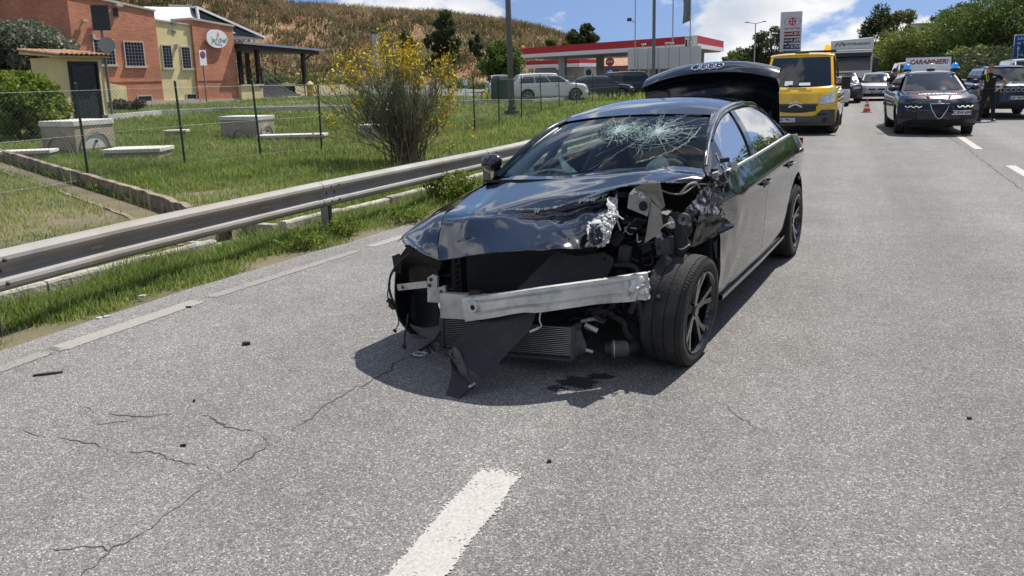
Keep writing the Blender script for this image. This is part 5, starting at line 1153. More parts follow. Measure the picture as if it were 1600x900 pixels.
class Car:
    def __init__(self, t, sp): self.t = t; self.s = sp
    def xf(self, y, z):
        s = self.s; q = abs(y) / s['w']
        return -s['round'] * q ** s.get('rp', 3.2) - float(np.interp(z, [a for a, b in s['nose']], [b for a, b in s['nose']]))
    def xr(self, y, z):
        s = self.s; q = abs(y) / s['w']
        return -s['L'] + .22 * q ** 3.5 + float(np.interp(z, [a for a, b in s['tail']], [b for a, b in s['tail']]))
    def body(self, m, arch_r=1.16):
        s = self.s; w = s['w']; L = s['L']; zs = s['zs']
        X = np.concatenate([np.linspace(0, -.5, 16), np.linspace(-.5, -L + .4, 84)[1:], np.linspace(-L + .4, -L, 12)[1:]])
        hx = [a for a, b in s['top']][::-1]; hz = [b for a, b in s['top']][::-1]
        lv = [0, .05, .12, .2, .3, .4, .5, .6, .7, .78, .85, .91, .955, .985, 1.0]; wf = [.90, .95, .97, .98, .99, .997, 1.0, 1.0, .997, .99, .98, .965, .94, .90, .85]
        if 'wf' in s: wf = s['wf']
        rows = []
        for x in X:
            zt = float(np.interp(x, hx, hz)); half = [(w * f, zs + (zt - zs) * l) for l, f in zip(lv, wf)]
            for yy, dz in ((.7, .018), (.5, .03), (.25, .038)): half.append((w * yy, zt + dz * s.get('crown', 1)))
            full = half + [(0, zt + .04 * s.get('crown', 1))] + [(-y, z) for y, z in half[::-1]]
            rows.append([(max(min(x, self.xf(y, z)), self.xr(y, z)), y, z) for y, z in full])
        P = np.array(rows); nu, nv = P.shape[:2]; R = s['R'] * arch_r
        A = [(-s['fo'], s['R']), (-s['fo'] - s['wb'], s['R'])]
        keep = []
        for i in range(nu - 1):
            for j in range(nv - 1):
                c = P[i:i + 2, j:j + 2].reshape(4, 3).mean(0)
                if not any((c[0] - ax) ** 2 + (c[2] - az) ** 2 < R * R for ax, az in A) or c[2] > s['R'] * 2.25: keep.append((i, j))
        Q = P.copy(); ks = set(keep)
        for i in range(nu):
            for j in range(nv):
                f = [(a, b) in ks for a in (i - 1, i) for b in (j - 1, j) if 0 <= a < nu - 1 and 0 <= b < nv - 1]
                if any(f) and not all(f):
                    for ax, az in A:
                        d = math.hypot(P[i, j, 0] - ax, P[i, j, 2] - az)
                        if d < R * 1.28: Q[i, j, 0] = ax + (P[i, j, 0] - ax) * R / d; Q[i, j, 2] = az + (P[i, j, 2] - az) * R / d
        mb = MB(); mb.add(Q.reshape(-1, 3), [(i * nv + j, (i + 1) * nv + j, (i + 1) * nv + j + 1, i * nv + j + 1) for i, j in keep])
        k = nv // 2
        for row, fn, fl in ((0, self.xf, False), (nu - 1, self.xr, True)):
            G_ = []
            for j in range(0, k + 1):
                y0, z = P[row, j, 1], P[row, j, 2]; G_.append([(fn(y, z), y, z) for y in np.linspace(y0, -y0, 13)])
            mb.grid(np.array(G_), flip=not fl)
        b = mb.build('body', m, self.t, smooth=True, sharp=38)
        for ax, az in A:
            mb = MB(); mb.lathe([(.05, w * .86), (R * 1.03, w * .86 - .0), (R * 1.03, w * .5), (.05, w * .5)], (ax, 0, az), (0, 1, 0), 24); mb.lathe([(.05, -w * .5), (R * 1.03, -w * .5), (R * 1.03, -w * .86), (.05, -w * .86)], (ax, 0, az), (0, 1, 0), 24)
            mb.v = [v if v[2] > .05 else (v[0], v[1], .05) for v in mb.v]
        mb = MB(); mb.box(-L + .35, -.35, -w * .8, w * .8, zs + .02, zs + .25)
        for ax, az in A:
            for sd in (1, -1): mb.box(ax - R, ax + R, sd * w * .45 - .02, sd * w * .45 + .02, zs, az + R * .9)
        mb.build('underbody', m_well, self.t)
        return b
    # greenhouse surfaces
    def W_(self, s_, t): g = self.s['g']; q = t; return (g['wsb'] + (g['wst'] - g['wsb']) * q - .16 * s_ * s_ * (1 - .3 * q), s_ * (g['wb'] * .95 + (g['wt'] * .96 - g['wb'] * .95) * q), g['zb'] + .02 + (g['zr'] - .03 - g['zb'] - .02) * (q + .10 * q * (1 - q)))
    def R_(self, s_, t): g = self.s['g']; return (g['rb'] + (g['rt'] - g['rb']) * t + .12 * s_ * s_, s_ * (g['wb'] * .95 + (g['wt'] * .96 - g['wb'] * .95) * t), g['zb'] + (g['zrr'] - .03 - g['zb']) * (t + .10 * t * (1 - t)))
    def S_(self, u, t, sd):
        a = np.array(self.W_(sd, t)); b = np.array(self.R_(sd, t)); p = a + (b - a) * u; g = self.s['g']
        y = g['wb'] + (g['wt'] - g['wb']) * t + .03 * math.sin(math.pi * min(1, t)); p[1] = sd * y; return tuple(p)
    def house(self, m, m_roof=None, panes=((.04, .47), (.51, .88)), glass=None, tl=.10, th=.86):
        glass = glass or m_cglass; g = self.s['g']
        mb = MB(); S1 = np.linspace(-1, 1, 11); T1 = np.linspace(-.12, 1, 10); U1 = np.linspace(0, 1, 16)
        mb.grid(np.array([[self.W_(s_, t) for t in T1] for s_ in S1])); mb.grid(np.array([[self.R_(s_, t) for t in T1] for s_ in S1]), flip=True)
        for sd in (1, -1): mb.grid(np.array([[self.S_(u, t, sd) for t in T1] for u in U1]), flip=sd > 0)
        mb.build('cabin', m, self.t, smooth=True, sharp=40)
        mb = MB(); rows = []
        for u in np.linspace(0, 1, 14):
            row = []
            for s_ in np.linspace(-1, 1, 13):
                a = np.array(self.W_(s_, 1)); b = np.array(self.R_(s_, 1)); p = a + (b - a) * u; e = abs(s_)
                p[1] = s_ * g['wt'] * (1.0 if e > .99 else .985); p[2] += .055 * math.sin(math.pi * u) ** .6 * 1 + .05 * (1 - s_ ** 4); row.append(tuple(p))
            rows.append(row)
        mb.grid(np.array(rows), flip=True)
        for u0 in (0, -1):
            r_ = rows[u0]; mb.grid(np.array([[(p[0], p[1], p[2] - .09), p] for p in r_]), flip=u0 == 0)
        for c0 in (0, -1): mb.grid(np.array([[(r_[c0][0], r_[c0][1], r_[c0][2] - .06), r_[c0]] for r_ in rows]), flip=c0 == -1)
        mb.build('roof', m_roof or m, self.t, smooth=True, sharp=40)
        off = lambda p, n: tuple(np.array(p) + np.array(n) * .008)
        mb = MB(); mb.grid(np.array([[off(self.W_(s_, t), (.7, 0, .7)) for t in np.linspace(.03, .95, 8)] for s_ in np.linspace(-.92, .92, 11)])); mb.build('windscreen', glass, self.t, smooth=True)
        mb = MB(); mb.grid(np.array([[off(self.R_(s_, t), (-.7, 0, .7)) for t in np.linspace(.15, .9, 6)] for s_ in np.linspace(-.88, .88, 9)]), flip=True); mb.build('rear_window', glass, self.t, smooth=True)
        for sd in (1, -1):
            for (u0, u1) in panes:
                mb = MB(); mb.grid(np.array([[off(self.S_(u, t, sd), (0, sd, 0)) for t in np.linspace(tl, th, 5)] for u in np.linspace(u0, u1, 8)]), flip=sd > 0); mb.build('side_window', glass, self.t, smooth=True)
    def fgrid(self, name, m, ys, zb, zt, d=.012, nz=4, par=None, fn=None, th=None):
        fn = fn or self.xf; P = []
        for y in ys:
            b_ = zb(y) if callable(zb) else zb; t_ = zt(y) if callable(zt) else zt
            P.append([(fn(y, z) + d, y, z) for z in np.linspace(b_, t_, nz)])
        mb = MB(); mb.shell(np.array(P), -(th or .02)); return mb.build(name, m, par or self.t, smooth=True, sharp=40)
    def fpoly(self, name, m, poly, d0=-.03, d1=.014, par=None):
        mb = MB(); k = len(poly); a = [(self.xf(y, z) + d0, y, z) for y, z in poly]; b = [(self.xf(y, z) + d1, y, z) for y, z in poly]
        mb.add(a + b, [tuple(range(k)), tuple(range(2 * k - 1, k - 1, -1))] + [(i, k + i, k + (i + 1) % k, (i + 1) % k) for i in range(k)]); return mb.build(name, m, par or self.t)
    def wheels(self, R, wd, m_r, spokes=5, steer=0.0, inset=.02):
        s = self.s
        for x, st in ((-s['fo'], steer), (-s['fo'] - s['wb'], 0)):
            for sd in (1, -1): wheel(self.t, x, sd * (s['w'] - inset), R, wd, m_r, spokes, st)
    def mirrors(self, m, x, z, y0, wd=.2, h=.13, sides=(1, -1)):
        for sd in sides:
            mb = MB(); mb.bar((x, sd * (y0 - .06), z - .03), (x, sd * (y0 + .04), z), .05, .05); mb.ell((x, sd * (y0 + wd * .55), z + .02), (.09, wd * .55, h * .62), 12, 8); mb.build('mirror', m, self.t, smooth=True, sharp=50)
    def plate(self, text, y, z, fn=None, w=.52, x=None, blue=True):
        x = (self.xf(y, z) + .03) if x is None else x
        mb = MB(); mb.box(x - .03, x, y - w / 2, y + w / 2, z - .055, z + .055); p = mb.build('number_plate', m_plate, self.t)
        if blue:
            mb = MB(); mb.box(x - .001, x + .003, y - w / 2, y - w / 2 + .05, z - .054, z + .054); mb.box(x - .001, x + .003, y + w / 2 - .05, y + w / 2, z - .054, z + .054); tag(mb.build('blue_band', m_platebl, p), kind='stuff')
        text_mb(text, .095, (x + .005, y, z), (0, 1, 0), (0, 0, 1), bold=.002, sx=.95).build('lettering', m_ink, p)
def heads(car, m, y0, y1, zb, zt, d=.014, name='headlight'):
    for sd in (1, -1): car.fgrid(name, m, np.linspace(sd * y0, sd * y1, 7), zb, zt, d)

# ------------------------------------------------------------------ police SUV
m_dblue = paint('dark_blue_paint', (0.006, 0.010, 0.026)); m_cwhite = paint('white_car_paint', (0.80, 0.80, 0.79)); m_cred = paint('red_livery', (0.55, 0.015, 0.03))
m_drl = mat('daytime_light', (0.9, 0.9, 0.85), .3, emit=(1.0, .97, .85), estr=.3)
t = thing('police_car', 'dark blue police SUV with white roof, red bonnet stripes and roof sign', 'police car', (2.38, 21.9, 0), rad(-88.0))
sp = dict(L=4.53, w=.92, zs=.24, fo=.90, wb=2.636, R=.36, round=.34, rp=3.0, nose=[(.2, .14), (.4, .02), (.6, 0), (.8, .04), (.92, .16), (1.05, .4)], tail=[(.3, .08), (.6, 0), (1.0, .12)],
          top=[(0, .86), (-.2, .93), (-.5, 1.0), (-1.0, 1.06), (-1.25, 1.09), (-2.5, 1.10), (-3.9, 1.14), (-4.53, 1.10)], g=dict(wsb=-1.10, wst=-1.95, rt=-3.85, rb=-4.40, zb=1.08, zr=1.56, zrr=1.52, wb=.80, wt=.60))
c = Car(t, sp); c.body(m_dblue); c.house(m_dblue, m_cwhite); c.wheels(.36, .24, m_rimd, 5, rad(-6)); c.mirrors(m_dblue, -1.35, 1.14, .86)
sh = lambda y: [(-.21, .80), (.21, .80), (.17, .66), (.06, .46), (0, .42), (-.06, .46), (-.17, .66)]
c.fpoly('grille', m_plast, [(y * 1.0, z) for y, z in sh(0)], -.02, .02)
mb = MB(); lp_ = [(c.xf(y, z) + .03, y, z) for y, z in sh(0)]; mb.tube(lp_ + [lp_[0]], .012, 6); mb.build('grille_frame', m_chrome, t, smooth=True)
mb = MB(); mb.lathe([(.001, .02), (.04, .02), (.045, 0)], (c.xf(0, .84) + .02, 0, .84), (1, 0, .2), 16); mb.build('emblem', m_chrome, t, smooth=True)
for sd in (1, -1):
    hl = c.fgrid('headlight', m_cglass, np.linspace(sd * .36, sd * .86, 8), .70, .80, .012)
    mb = MB()
    for k in range(3):
        yc = sd * (.45 + .125 * k); mb.tube([(c.xf(yc + dy, .745) + .03, yc + dy, .765 - .055 * math.cos(dy / .06 * 1.35) ) for dy in np.linspace(-.055, .055, 7)], .013, 5)
    tag(mb.build('light_strip', m_drl, hl, smooth=True), kind='stuff')
c.fgrid('intake', m_plast, np.linspace(-.60, .60, 11), .30, .40, .014); 
for sd in (1, -1): c.fgrid('intake', m_plast, np.linspace(sd * .50, sd * .84, 6), lambda y: .42, lambda y: .58, .012)
c.plate('CC EW 699', .47, .58, w=.46, blue=False)
def hood(sx, y): # point on the bonnet, a touch proud
    z = float(np.interp(sx, [-1.25, -1.0, -.5, -.2, 0][0:5], [1.09, 1.06, 1.0, .93, .86])); q = abs(y) / .92
    return (sx, y, z + float(np.interp(q, [0, .25, .5, .7, .85], [.04, .038, .03, .018, 0])) + .006)
for sd in (1, -1):
    mb = MB(); mb.grid(np.array([[hood(-1.05 + .85 * k, sd * (.62 - .40 * k) + dy * (1 - .2 * k)) for dy in (-.035, .035)] for k in np.linspace(0, 1, 9)]), flip=True); mb.build('red_stripe', m_cred, t)
    mb = MB(); mb.grid(np.array([[hood(-.2 - .1 * k * (j), sd * (.2 + .42 * k)) for j in (0, .35)] for k in np.linspace(0, 1, 6)]), flip=sd < 0); mb.build('red_stripe', m_cred, t)
tm = text_mb('CARABINIERI', .15, (0, 0, 0), (1, 0, 0), (0, 1, 0), bold=.004, sx=1.0); tm.v = [hood(-.50 + v[1] * 1.3, v[0]) for v in tm.v]; tm.build('lettering', m_whitep, t)
mb = MB(); mb.box(-2.62, -2.52, -.62, .62, 1.60, 1.70); rbx = mb.build('sign_base', m_cwhite, t)
mb = MB(); mb.box(-2.60, -2.54, -.56, .56, 1.70, 1.98); sb = mb.build('roof_sign', m_whitep, t, bevel=.01); text_mb('CARABINIERI', .17, (-2.535, 0, 1.845), (0, 1, 0), (0, 0, 1), bold=.006, shear=.25, sx=.95).build('lettering', m_rdark, sb)
mb = MB(); mb.box(-2.61, -2.53, -.60, .60, 1.982, 2.02); mb.box(-2.61, -2.53, .562, .60, 1.70, 1.98); mb.build('sign_frame', m_plast, sb)
m_beac = mat('blue_beacon', (0.02, 0.16, 0.65), .15, emit=(.05, .35, 1.0), estr=.35); m_clear = mat('clear_beacon', (.6, .62, .64), .15)
for y, m in ((-.55, m_beac), (0.03, m_clear), (.60, m_beac)):
    mb = MB(); mb.tube([(-2.2, y, 1.60), (-2.2, y, 1.66)], .10, 14); mb.build('beacon_base', m_plast, t); mb = MB(); mb.tube([(-2.2, y, 1.66), (-2.2, y, 1.76), (-2.2, y, 1.80)], [.088, .085, .05], 14); mb.build('beacon', m, t, smooth=True)
c.fgrid('lower_bumper', m_plast, np.linspace(-.86, .86, 15), .25, .29, .015)
mb = MB(); mb.grid(np.array([[c.S_(u, t_, -1) for t_ in (.02, .07)] for u in np.linspace(.02, .9, 5)])); mb.build('window_trim', m_chrome, t)
# the sun-tanned wing decal on the car's right front corner
mb = MB(); 
# ------------------------------------------------------------------ dark blue off-roader with seven slot grille
m_jeep = paint('steel_blue_paint', (0.022, 0.032, 0.055))
t = thing('blue_car', 'dark blue off-road SUV with slotted grille cut by the right photo edge', 'car', (5.33, 28.95, 0), rad(-88))
sp = dict(L=4.40, w=.91, zs=.32, fo=.88, wb=2.64, R=.365, round=.24, rp=3.2, nose=[(.3, .12), (.5, .0), (.9, .03), (1.05, .09), (1.2, .3)], tail=[(.3, .06), (.6, 0), (1.0, .06)],
          top=[(0, 1.02), (-.3, 1.09), (-1.2, 1.14), (-2.5, 1.13), (-4.4, 1.13)], g=dict(wsb=-1.15, wst=-1.85, rt=-3.95, rb=-4.32, zb=1.12, zr=1.64, zrr=1.62, wb=.82, wt=.66))
c = Car(t, sp); c.body(m_jeep, 1.2); c.house(m_jeep, None, ((.05, .36), (.40, .70), (.74, .93))); c.wheels(.365, .24, m_rimd, 5); c.mirrors(m_plast, -1.45, 1.18, .88)
c.fgrid('grille', m_plast, np.linspace(-.55, .55, 9), .86, .99, .012)
for k in range(7):
    y = -.45 + .15 * k; mb = MB(); n = 10; mb.tube([(c.xf(y, .92) + .03, y + .055 * (1 if abs(math.cos(a)) < .1 else np.sign(math.cos(a)) * min(1, abs(math.cos(a)) * 1.35)), .925 + .055 * np.sign(math.sin(a)) * min(1, abs(math.sin(a)) * 1.35)) for a in np.linspace(0, 2 * math.pi, 13)], .009, 5); mb.build('grille_slot', m_chrome, t, smooth=True)
heads(c, m_lens, .58, .85, .88, .99); c.fgrid('bumper', m_plast, np.linspace(-.84, .84, 13), .34, .56, .02); c.plate('GP 180 FL', .0, .68)
for sd in (1, -1):
    for ax in (-.88, -3.52):
        mb = MB(); a = np.linspace(math.radians(-5), math.radians(185), 15); mb.shell(np.array([[(ax + math.cos(b) * r_, sd * .925, .365 + math.sin(b) * r_) for r_ in (.43, .52)] for b in a]), .02 * sd); mb.build('wheel_arch_trim', m_gplast, t)
for sd in (1, -1): mb = MB(); mb.bar((-2.0, sd * .6, 1.70), (-3.8, sd * .6, 1.69), .03, .03); mb.build('roof_rail', m_gplast, t)

# ------------------------------------------------------------------ yellow recovery van
m_yv = paint('yellow_van_paint', (0.80, 0.47, 0.008), .25)
t = thing('recovery_van', 'yellow recovery van with chevron grille and amber beacon on the roof', 'van', (-1.02, 21.95, 0), rad(-92.5))
sp = dict(L=5.4, w=1.02, zs=.26, fo=.95, wb=3.4, R=.345, round=.26, rp=3.4, nose=[(.2, .10), (.35, .0), (.6, .02), (.8, .1), (1.1, .28), (1.3, .44)], tail=[(.3, 0), (1, 0)], crown=.6,
          top=[(0, .78), (-.15, .95), (-.3, 1.10), (-.42, 1.22), (-.6, 1.28), (-2.3, 1.30), (-2.32, 1.0), (-5.4, .95)], g=dict(wsb=-.42, wst=-1.25, rt=-2.2, rb=-2.3, zb=1.2, zr=2.12, zrr=2.12, wb=.97, wt=.84))
c = Car(t, sp); c.body(m_yv, 1.14); c.house(m_yv, None, ((.10, .82),), None, .08, .82); c.wheels(.345, .23, m_gplast, 6, rad(-14)); 
c.fgrid('bumper', m_gplast, np.linspace(-.985, .985, 19), .27, lambda y: .50 + .17 * min(1, max(0, (abs(y) - .52) / .12)), .03, 5, th=.05)
c.fgrid('grille', m_plast, np.linspace(-.52, .52, 11), lambda y: .60 + .05 * abs(y / .52) ** 2, .775, .022)
c.fgrid('grille_bar', m_gplast, np.linspace(-.56, .56, 11), .785, .83, .034)
for z in (.655, .70, .74): c.fgrid('grille_bar', m_gplast, np.linspace(-.48, .48, 9), z, z + .012, .032)
for dz in (0, .07):
    mb = MB(); P = [(c.xf(y, .8 + dz) + .045, y, z + dz) for y, z in ((-.17, .72), (0, .80), (.17, .72), (.17, .765), (0, .845), (-.17, .765))]; mb.prism(P, (0, 0, 0), (.02, 0, 0)); mb.build('chevron', m_chrome, t)
for sd in (1, -1): c.fgrid('headlight', m_lens, np.linspace(sd * .60, sd * .95, 7), lambda y: .80 + .06 * (abs(y) - .60) / .35, lambda y: .98 + .20 * (abs(y) - .60) / .35, .016, 5)
for sd in (1, -1): mb = MB(); mb.lathe([(.001, .02), (.06, .02), (.07, 0)], (c.xf(sd * .74, .40) + .03, sd * .74, .40), (1, 0, 0), 14); mb.build('fog_lamp', m_plast, t)
for sd in (1, -1): c.fgrid('intake', m_plast, np.linspace(sd * .56, sd * .80, 5), .52, .58, .036)
c.plate('EK 790 LJ', -.20, .40, x=c.xf(0, .4) + .045)
for sd in (1, -1):
    mb = MB(); mb.bar((-.85, sd * .95, 1.30), (-.80, sd * 1.12, 1.32), .05, .08); mb.box(-.88, -.72, sd * 1.19 - .11, sd * 1.19 + .11, 1.18, 1.52); mb.build('mirror', m_plast, t, bevel=.03)
mb = MB(); mb.box(-1.75, -1.35, -.18, .18, 2.14, 2.22); mb.build('roof_hatch', m_plast, t, bevel=.02)
mb = MB(); mb.bar((-2.05, -.85, 2.22), (-2.05, .85, 2.22), .06, .06); mb.build('beacon_bar', m_plast, t)
m_amb = mat('amber_beacon', (.85, .45, .02), .25, emit=(1, .55, .03), estr=.5)
mb = MB(); mb.tube([(-2.05, .62, 2.25), (-2.05, .62, 2.40)], [.09, .075], 12); mb.build('beacon', m_amb, t, smooth=True)
for y, w_, z in ((-.25, .22, 1.30), (.18, .30, 1.27)):
    mb = MB(); P = [[np.array(c.W_((y + dy) / .95, tt)) + np.array((.014, 0, .014)) for tt in (.07, .07 + (.13 if w_ < .25 else .08))] for dy in (-w_ / 2, w_ / 2)]; mb.grid(np.array(P)); mb.build('paper', m_whitep, t)
for y in (-.45, .25): mb = MB(); mb.bar(tuple(np.array(c.W_(y / .95, .03)) + np.array((.03, 0, .03))), tuple(np.array(c.W_((y - .5) / .95, .07)) + np.array((.03, 0, .03))), .02, .02); mb.build('wiper', m_plast, t)
mb = MB(); mb.box(-5.4, -2.4, -1.0, 1.0, .9, 1.0); mb.build('flatbed', m_gplast, t)
for y in (-.36, .12):
    for k in range(7): pass
text_mb('SOCCORSO', .07, (c.xf(0, 1.17) + .02, -.35, 1.165), (0, 1, 0), (-.6, 0, .8), bold=.002).build('lettering', m_gplast, t); text_mb('STRADALE', .07, (c.xf(0, 1.17) + .02, .2, 1.165), (0, 1, 0), (-.6, 0, .8), bold=.002).build('lettering', m_gplast, t)

# ------------------------------------------------------------------ small traffic behind
def hatch(name, label, cat, loc, rz, m, L=4.0, w=.88, H=1.48, R=.31, nz=.72, rims=m_rim, ztop=.88, suv=0.0, text='FB 214 ZK', mono=False):
    t = thing(name, label, cat, loc, rz, None); z = suv
    sp = dict(L=L, w=w, zs=.2 + z * .5, fo=.82, wb=L * .62, R=R, round=.30, rp=3.0, nose=[(.2, .1), (.4, 0), (.6, .02), (.8 + z, .12), (1.1, .35)], tail=[(.3, .05), (.6, 0), (1.0, .1)],
              top=[(0, nz + z), (-.25, nz + z + .1), (-.9, ztop + z + .03), (-2, ztop + z + .05), (-L * .9, ztop + z + .1), (-L, ztop + z + .05)], g=dict(wsb=-.85, wst=-1.65, rt=-L * .82, rb=-L * .96, zb=ztop + z + .03, zr=H - .05, zrr=H - .1, wb=w * .88, wt=w * .68))
    c = Car(t, sp); c.body(m); c.house(m, None, ((.05, .44), (.48, .82))); c.wheels(R, .2, rims); c.mirrors(m, -1.1, ztop + z + .07, w * .94)
    heads(c, m_lens, w * .52, w * .9, lambda y: nz + z - .14 + .06 * (abs(y) / w), lambda y: nz + z - .03 + .05 * (abs(y) / w)); c.fgrid('grille', m_plast, np.linspace(-w * .45, w * .45, 7), nz + z - .15, nz + z - .06, .014)
    c.fgrid('intake', m_plast, np.linspace(-w * .7, w * .7, 9), .26 + z * .5, .40 + z * .5, .014); c.plate(text, 0, .47 + z * .6)
    mb = MB(); mb.lathe([(.001, .02), (.05, .02), (.055, 0)], (c.xf(0, nz + z - .10) + .015, 0, nz + z - .10), (1, 0, 0), 14); mb.build('emblem', m_chrome, t)
    return c
m_grey = paint('dark_grey_paint', (.03, .032, .036)); m_wd = paint('dull_white_paint', (.62, .62, .61))
hatch('white_car', 'small white hatchback waiting in the queue right of the traffic cone', 'car', (1.92, 45.4, 0), rad(-90), m_cwhite, text='DK 482 RE')
hatch('dark_car', 'dark grey crossover in the queue between lorry and white hatchback', 'car', (.30, 42.6, 0), rad(-88), m_grey, L=4.2, H=1.58, R=.34, suv=.1, text='FY 903 MM')
hatch('white_car', 'white car half hidden behind the mirror of the yellow van', 'car', (-.32, 38.8, 0), rad(-89), m_wd, L=4.2, H=1.40, text='EP 771 BT')
hatch('dark_car', 'dark car far back glimpsed between white hatchback and police car', 'car', (3.2, 62, 0), rad(-90), m_grey, text='GA 118 ND')
# white van behind the police car
t = thing('white_van', 'white van mostly hidden behind the left side of the police car', 'van', (3.65, 43.0, 0), rad(-90))
sp = dict(L=5.0, w=.98, zs=.25, fo=.9, wb=3.1, R=.33, round=.25, rp=3.4, nose=[(.2, .08), (.5, 0), (.9, .1), (1.3, .4)], tail=[(.3, 0), (1, 0)], crown=.6, top=[(0, .9), (-.4, 1.15), (-.9, 1.22), (-5, 1.25)], g=dict(wsb=-.7, wst=-1.45, rt=-4.8, rb=-4.95, zb=1.2, zr=1.93, zrr=1.93, wb=.94, wt=.84))
c = Car(t, sp); c.body(m_cwhite); c.house(m_cwhite, None, ((.03, .2),)); c.wheels(.33, .2, m_gplast); c.mirrors(m_plast, -1.0, 1.3, 1.0, .18, .24); heads(c, m_lens, .6, .92, .8, 1.0); c.fgrid('grille', m_plast, np.linspace(-.5, .5, 7), .62, .74, .014); c.plate('FM 556 CV', 0, .45)
t = thing('white_van', 'white van roof just showing behind the blue car at the right edge', 'van', (8.35, 41, 0), rad(-90))
c = Car(t, sp); c.body(m_cwhite); c.house(m_cwhite, None, ((.03, .2),)); c.wheels(.33, .2, m_gplast); c.mirrors(m_plast, -1.0, 1.3, 1.0, .18, .24); heads(c, m_lens, .6, .92, .8, 1.0); c.fgrid('grille', m_plast, np.linspace(-.5, .5, 7), .62, .74, .014); c.plate('FN 630 HA', 0, .45)
# lorry
t = thing('lorry', 'white lorry with dark windscreen and grey tipper body behind the van', 'lorry', (.72, 53.2, 0), rad(-90))
def lb(name, m, fn, bevel=0.0, par=None): mb = MB(); fn(mb); return mb.build(name, m, par or t, bevel=bevel)
m_lw = mat('lorry_white', (.55, .56, .56), .4, coat=.5)
lb('cab', m_lw, lambda b: b.hexa([(-2.1, -1.22, .5), (0, -1.22, .5), (0, 1.22, .5), (-2.1, 1.22, .5), (-2.1, -1.2, 2.9), (-.22, -1.18, 2.9), (-.22, 1.18, 2.9), (-2.1, 1.2, 2.9)]), .06)
ws = lb('windscreen', m_cglass, lambda b: b.hexa([(-.15, -1.1, 1.62), (-.055, -1.1, 1.62), (-.055, 1.1, 1.62), (-.15, 1.1, 1.62), (-.25, -1.08, 2.55), (-.165, -1.08, 2.55), (-.165, 1.08, 2.55), (-.25, 1.08, 2.55)]), .02)
lb('sun_visor', m_plast, lambda b: b.hexa([(-.3, -1.15, 2.5), (.12, -1.12, 2.48), (.12, 1.12, 2.48), (-.3, 1.15, 2.5), (-.3, -1.15, 2.8), (.0, -1.12, 2.72), (.0, 1.12, 2.72), (-.3, 1.15, 2.8)]))
lb('grille', m_plast, lambda b: b.box(-.02, .03, -.7, .7, .8, 1.15)); lb('bumper', m_gplast, lambda b: b.box(-.3, .06, -1.22, 1.22, .38, .78), .04)
for sd in (1, -1):
    lb('headlight', m_lens, lambda b: b.box(.05, .075, sd * .95 - .18, sd * .95 + .18, .55, .72)); lb('mirror', m_plast, lambda b: (b.bar((-.3, sd * 1.2, 2.4), (-.1, sd * 1.42, 2.4), .05, .05), b.box(-.18, -.05, sd * 1.42 - .13, sd * 1.42 + .13, 1.7, 2.35)), .03)
    for x in (-1.2, -4.6): wheel(t, x, sd * 1.2, .5, .3, m_gplast, 6)
bd = lb('tipper_body', mat('lorry_grey', (.35, .36, .36), .6, var=.1), lambda b: b.hexa([(-6.5, -1.25, 1.2), (-2.2, -1.25, 1.2), (-2.2, 1.25, 1.2), (-6.5, 1.25, 1.2), (-6.5, -1.25, 3.05), (-2.2, -1.25, 3.05), (-2.2, 1.25, 3.05), (-6.5, 1.25, 3.05)]))
cs = lb('cab_shield', m_lw, lambda b: b.hexa([(-2.4, -1.25, 2.95), (-.9, -1.25, 2.95), (-.9, 1.25, 2.95), (-2.4, 1.25, 2.95), (-2.4, -1.25, 3.55), (-.95, -1.25, 3.48), (-.95, 1.25, 3.62), (-2.4, 1.25, 3.7)]))
text_mb('AUTOTRASPORTI', .2, (-.9, .25, 3.25), (0, 1, 0), (-.05, 0, 1), bold=.004).build('lettering', m_ink, cs)
mb = MB(); mb.tube([(-.89, -1.0, 3.1), (-.89, -.85, 3.35), (-.89, -.72, 3.15), (-.89, -.6, 3.4), (-.89, -.48, 3.15)], .03, 5); mb.build('emblem', m_ink, cs)
lb('chassis', m_plast, lambda b: b.box(-6.4, -.3, -.5, .5, .45, .85)); lb('seat', mat('red_seat', (.4, .03, .03), .8), lambda b: b.box(-1.2, -1.0, .3, .8, 1.3, 2.2))

# ------------------------------------------------------------------ parked vehicles by the station
t = thing('parked_suv', 'white people carrier parked side on behind the wire fence', 'car', (-14.05, 45.4, gz(-14.5, 0) - .02), rad(30))
sp = dict(L=4.9, w=.92, zs=.26, fo=.95, wb=2.89, R=.365, round=.34, rp=3, nose=[(.2, .12), (.45, 0), (.7, .05), (.9, .15), (1.1, .4)], tail=[(.3, .08), (.6, 0), (1.1, .14)], top=[(0, .84), (-.3, .96), (-1.15, 1.07), (-2.5, 1.08), (-4.4, 1.12), (-4.9, 1.1)], g=dict(wsb=-1.0, wst=-1.95, rt=-4.35, rb=-4.80, zb=1.06, zr=1.62, zrr=1.60, wb=.84, wt=.66))
c = Car(t, sp); c.body(m_cwhite); c.house(m_cwhite, None, ((.06, .34), (.36, .62), (.64, .90)), None, .10, .80); c.wheels(.365, .23, m_rim, 5); c.mirrors(m_cwhite, -1.5, 1.12, .88); heads(c, m_lens, .5, .88, .74, .84); c.fgrid('grille', m_plast, np.linspace(-.45, .45, 7), .62, .76, .012); c.fgrid('intake', m_plast, np.linspace(-.6, .6, 7), .36, .5, .012)
for sd in (1, -1):
    for u in (-2.0, -3.05): mb = MB(); mb.bar((u, sd * .925, .92), (u - .18, sd * .925, .92), .03, .03); mb.build('door_handle', m_gplast, t)
c.plate('EH 345 SD', 0, .52)
hatch('parked_car', 'dark blue car parked beyond the white people carrier', 'car', (-12.4, 50.2, gz(-14, 0) - .02), rad(18), paint('navy_paint', (.02, .03, .05)), L=4.4, H=1.45, text='EC 902 PL')
t = thing('parked_suv', 'dark green box shaped off-road car parked before the white panels', 'car', (-10.4, 52.3, gz(-12, 0) - .02), rad(16))
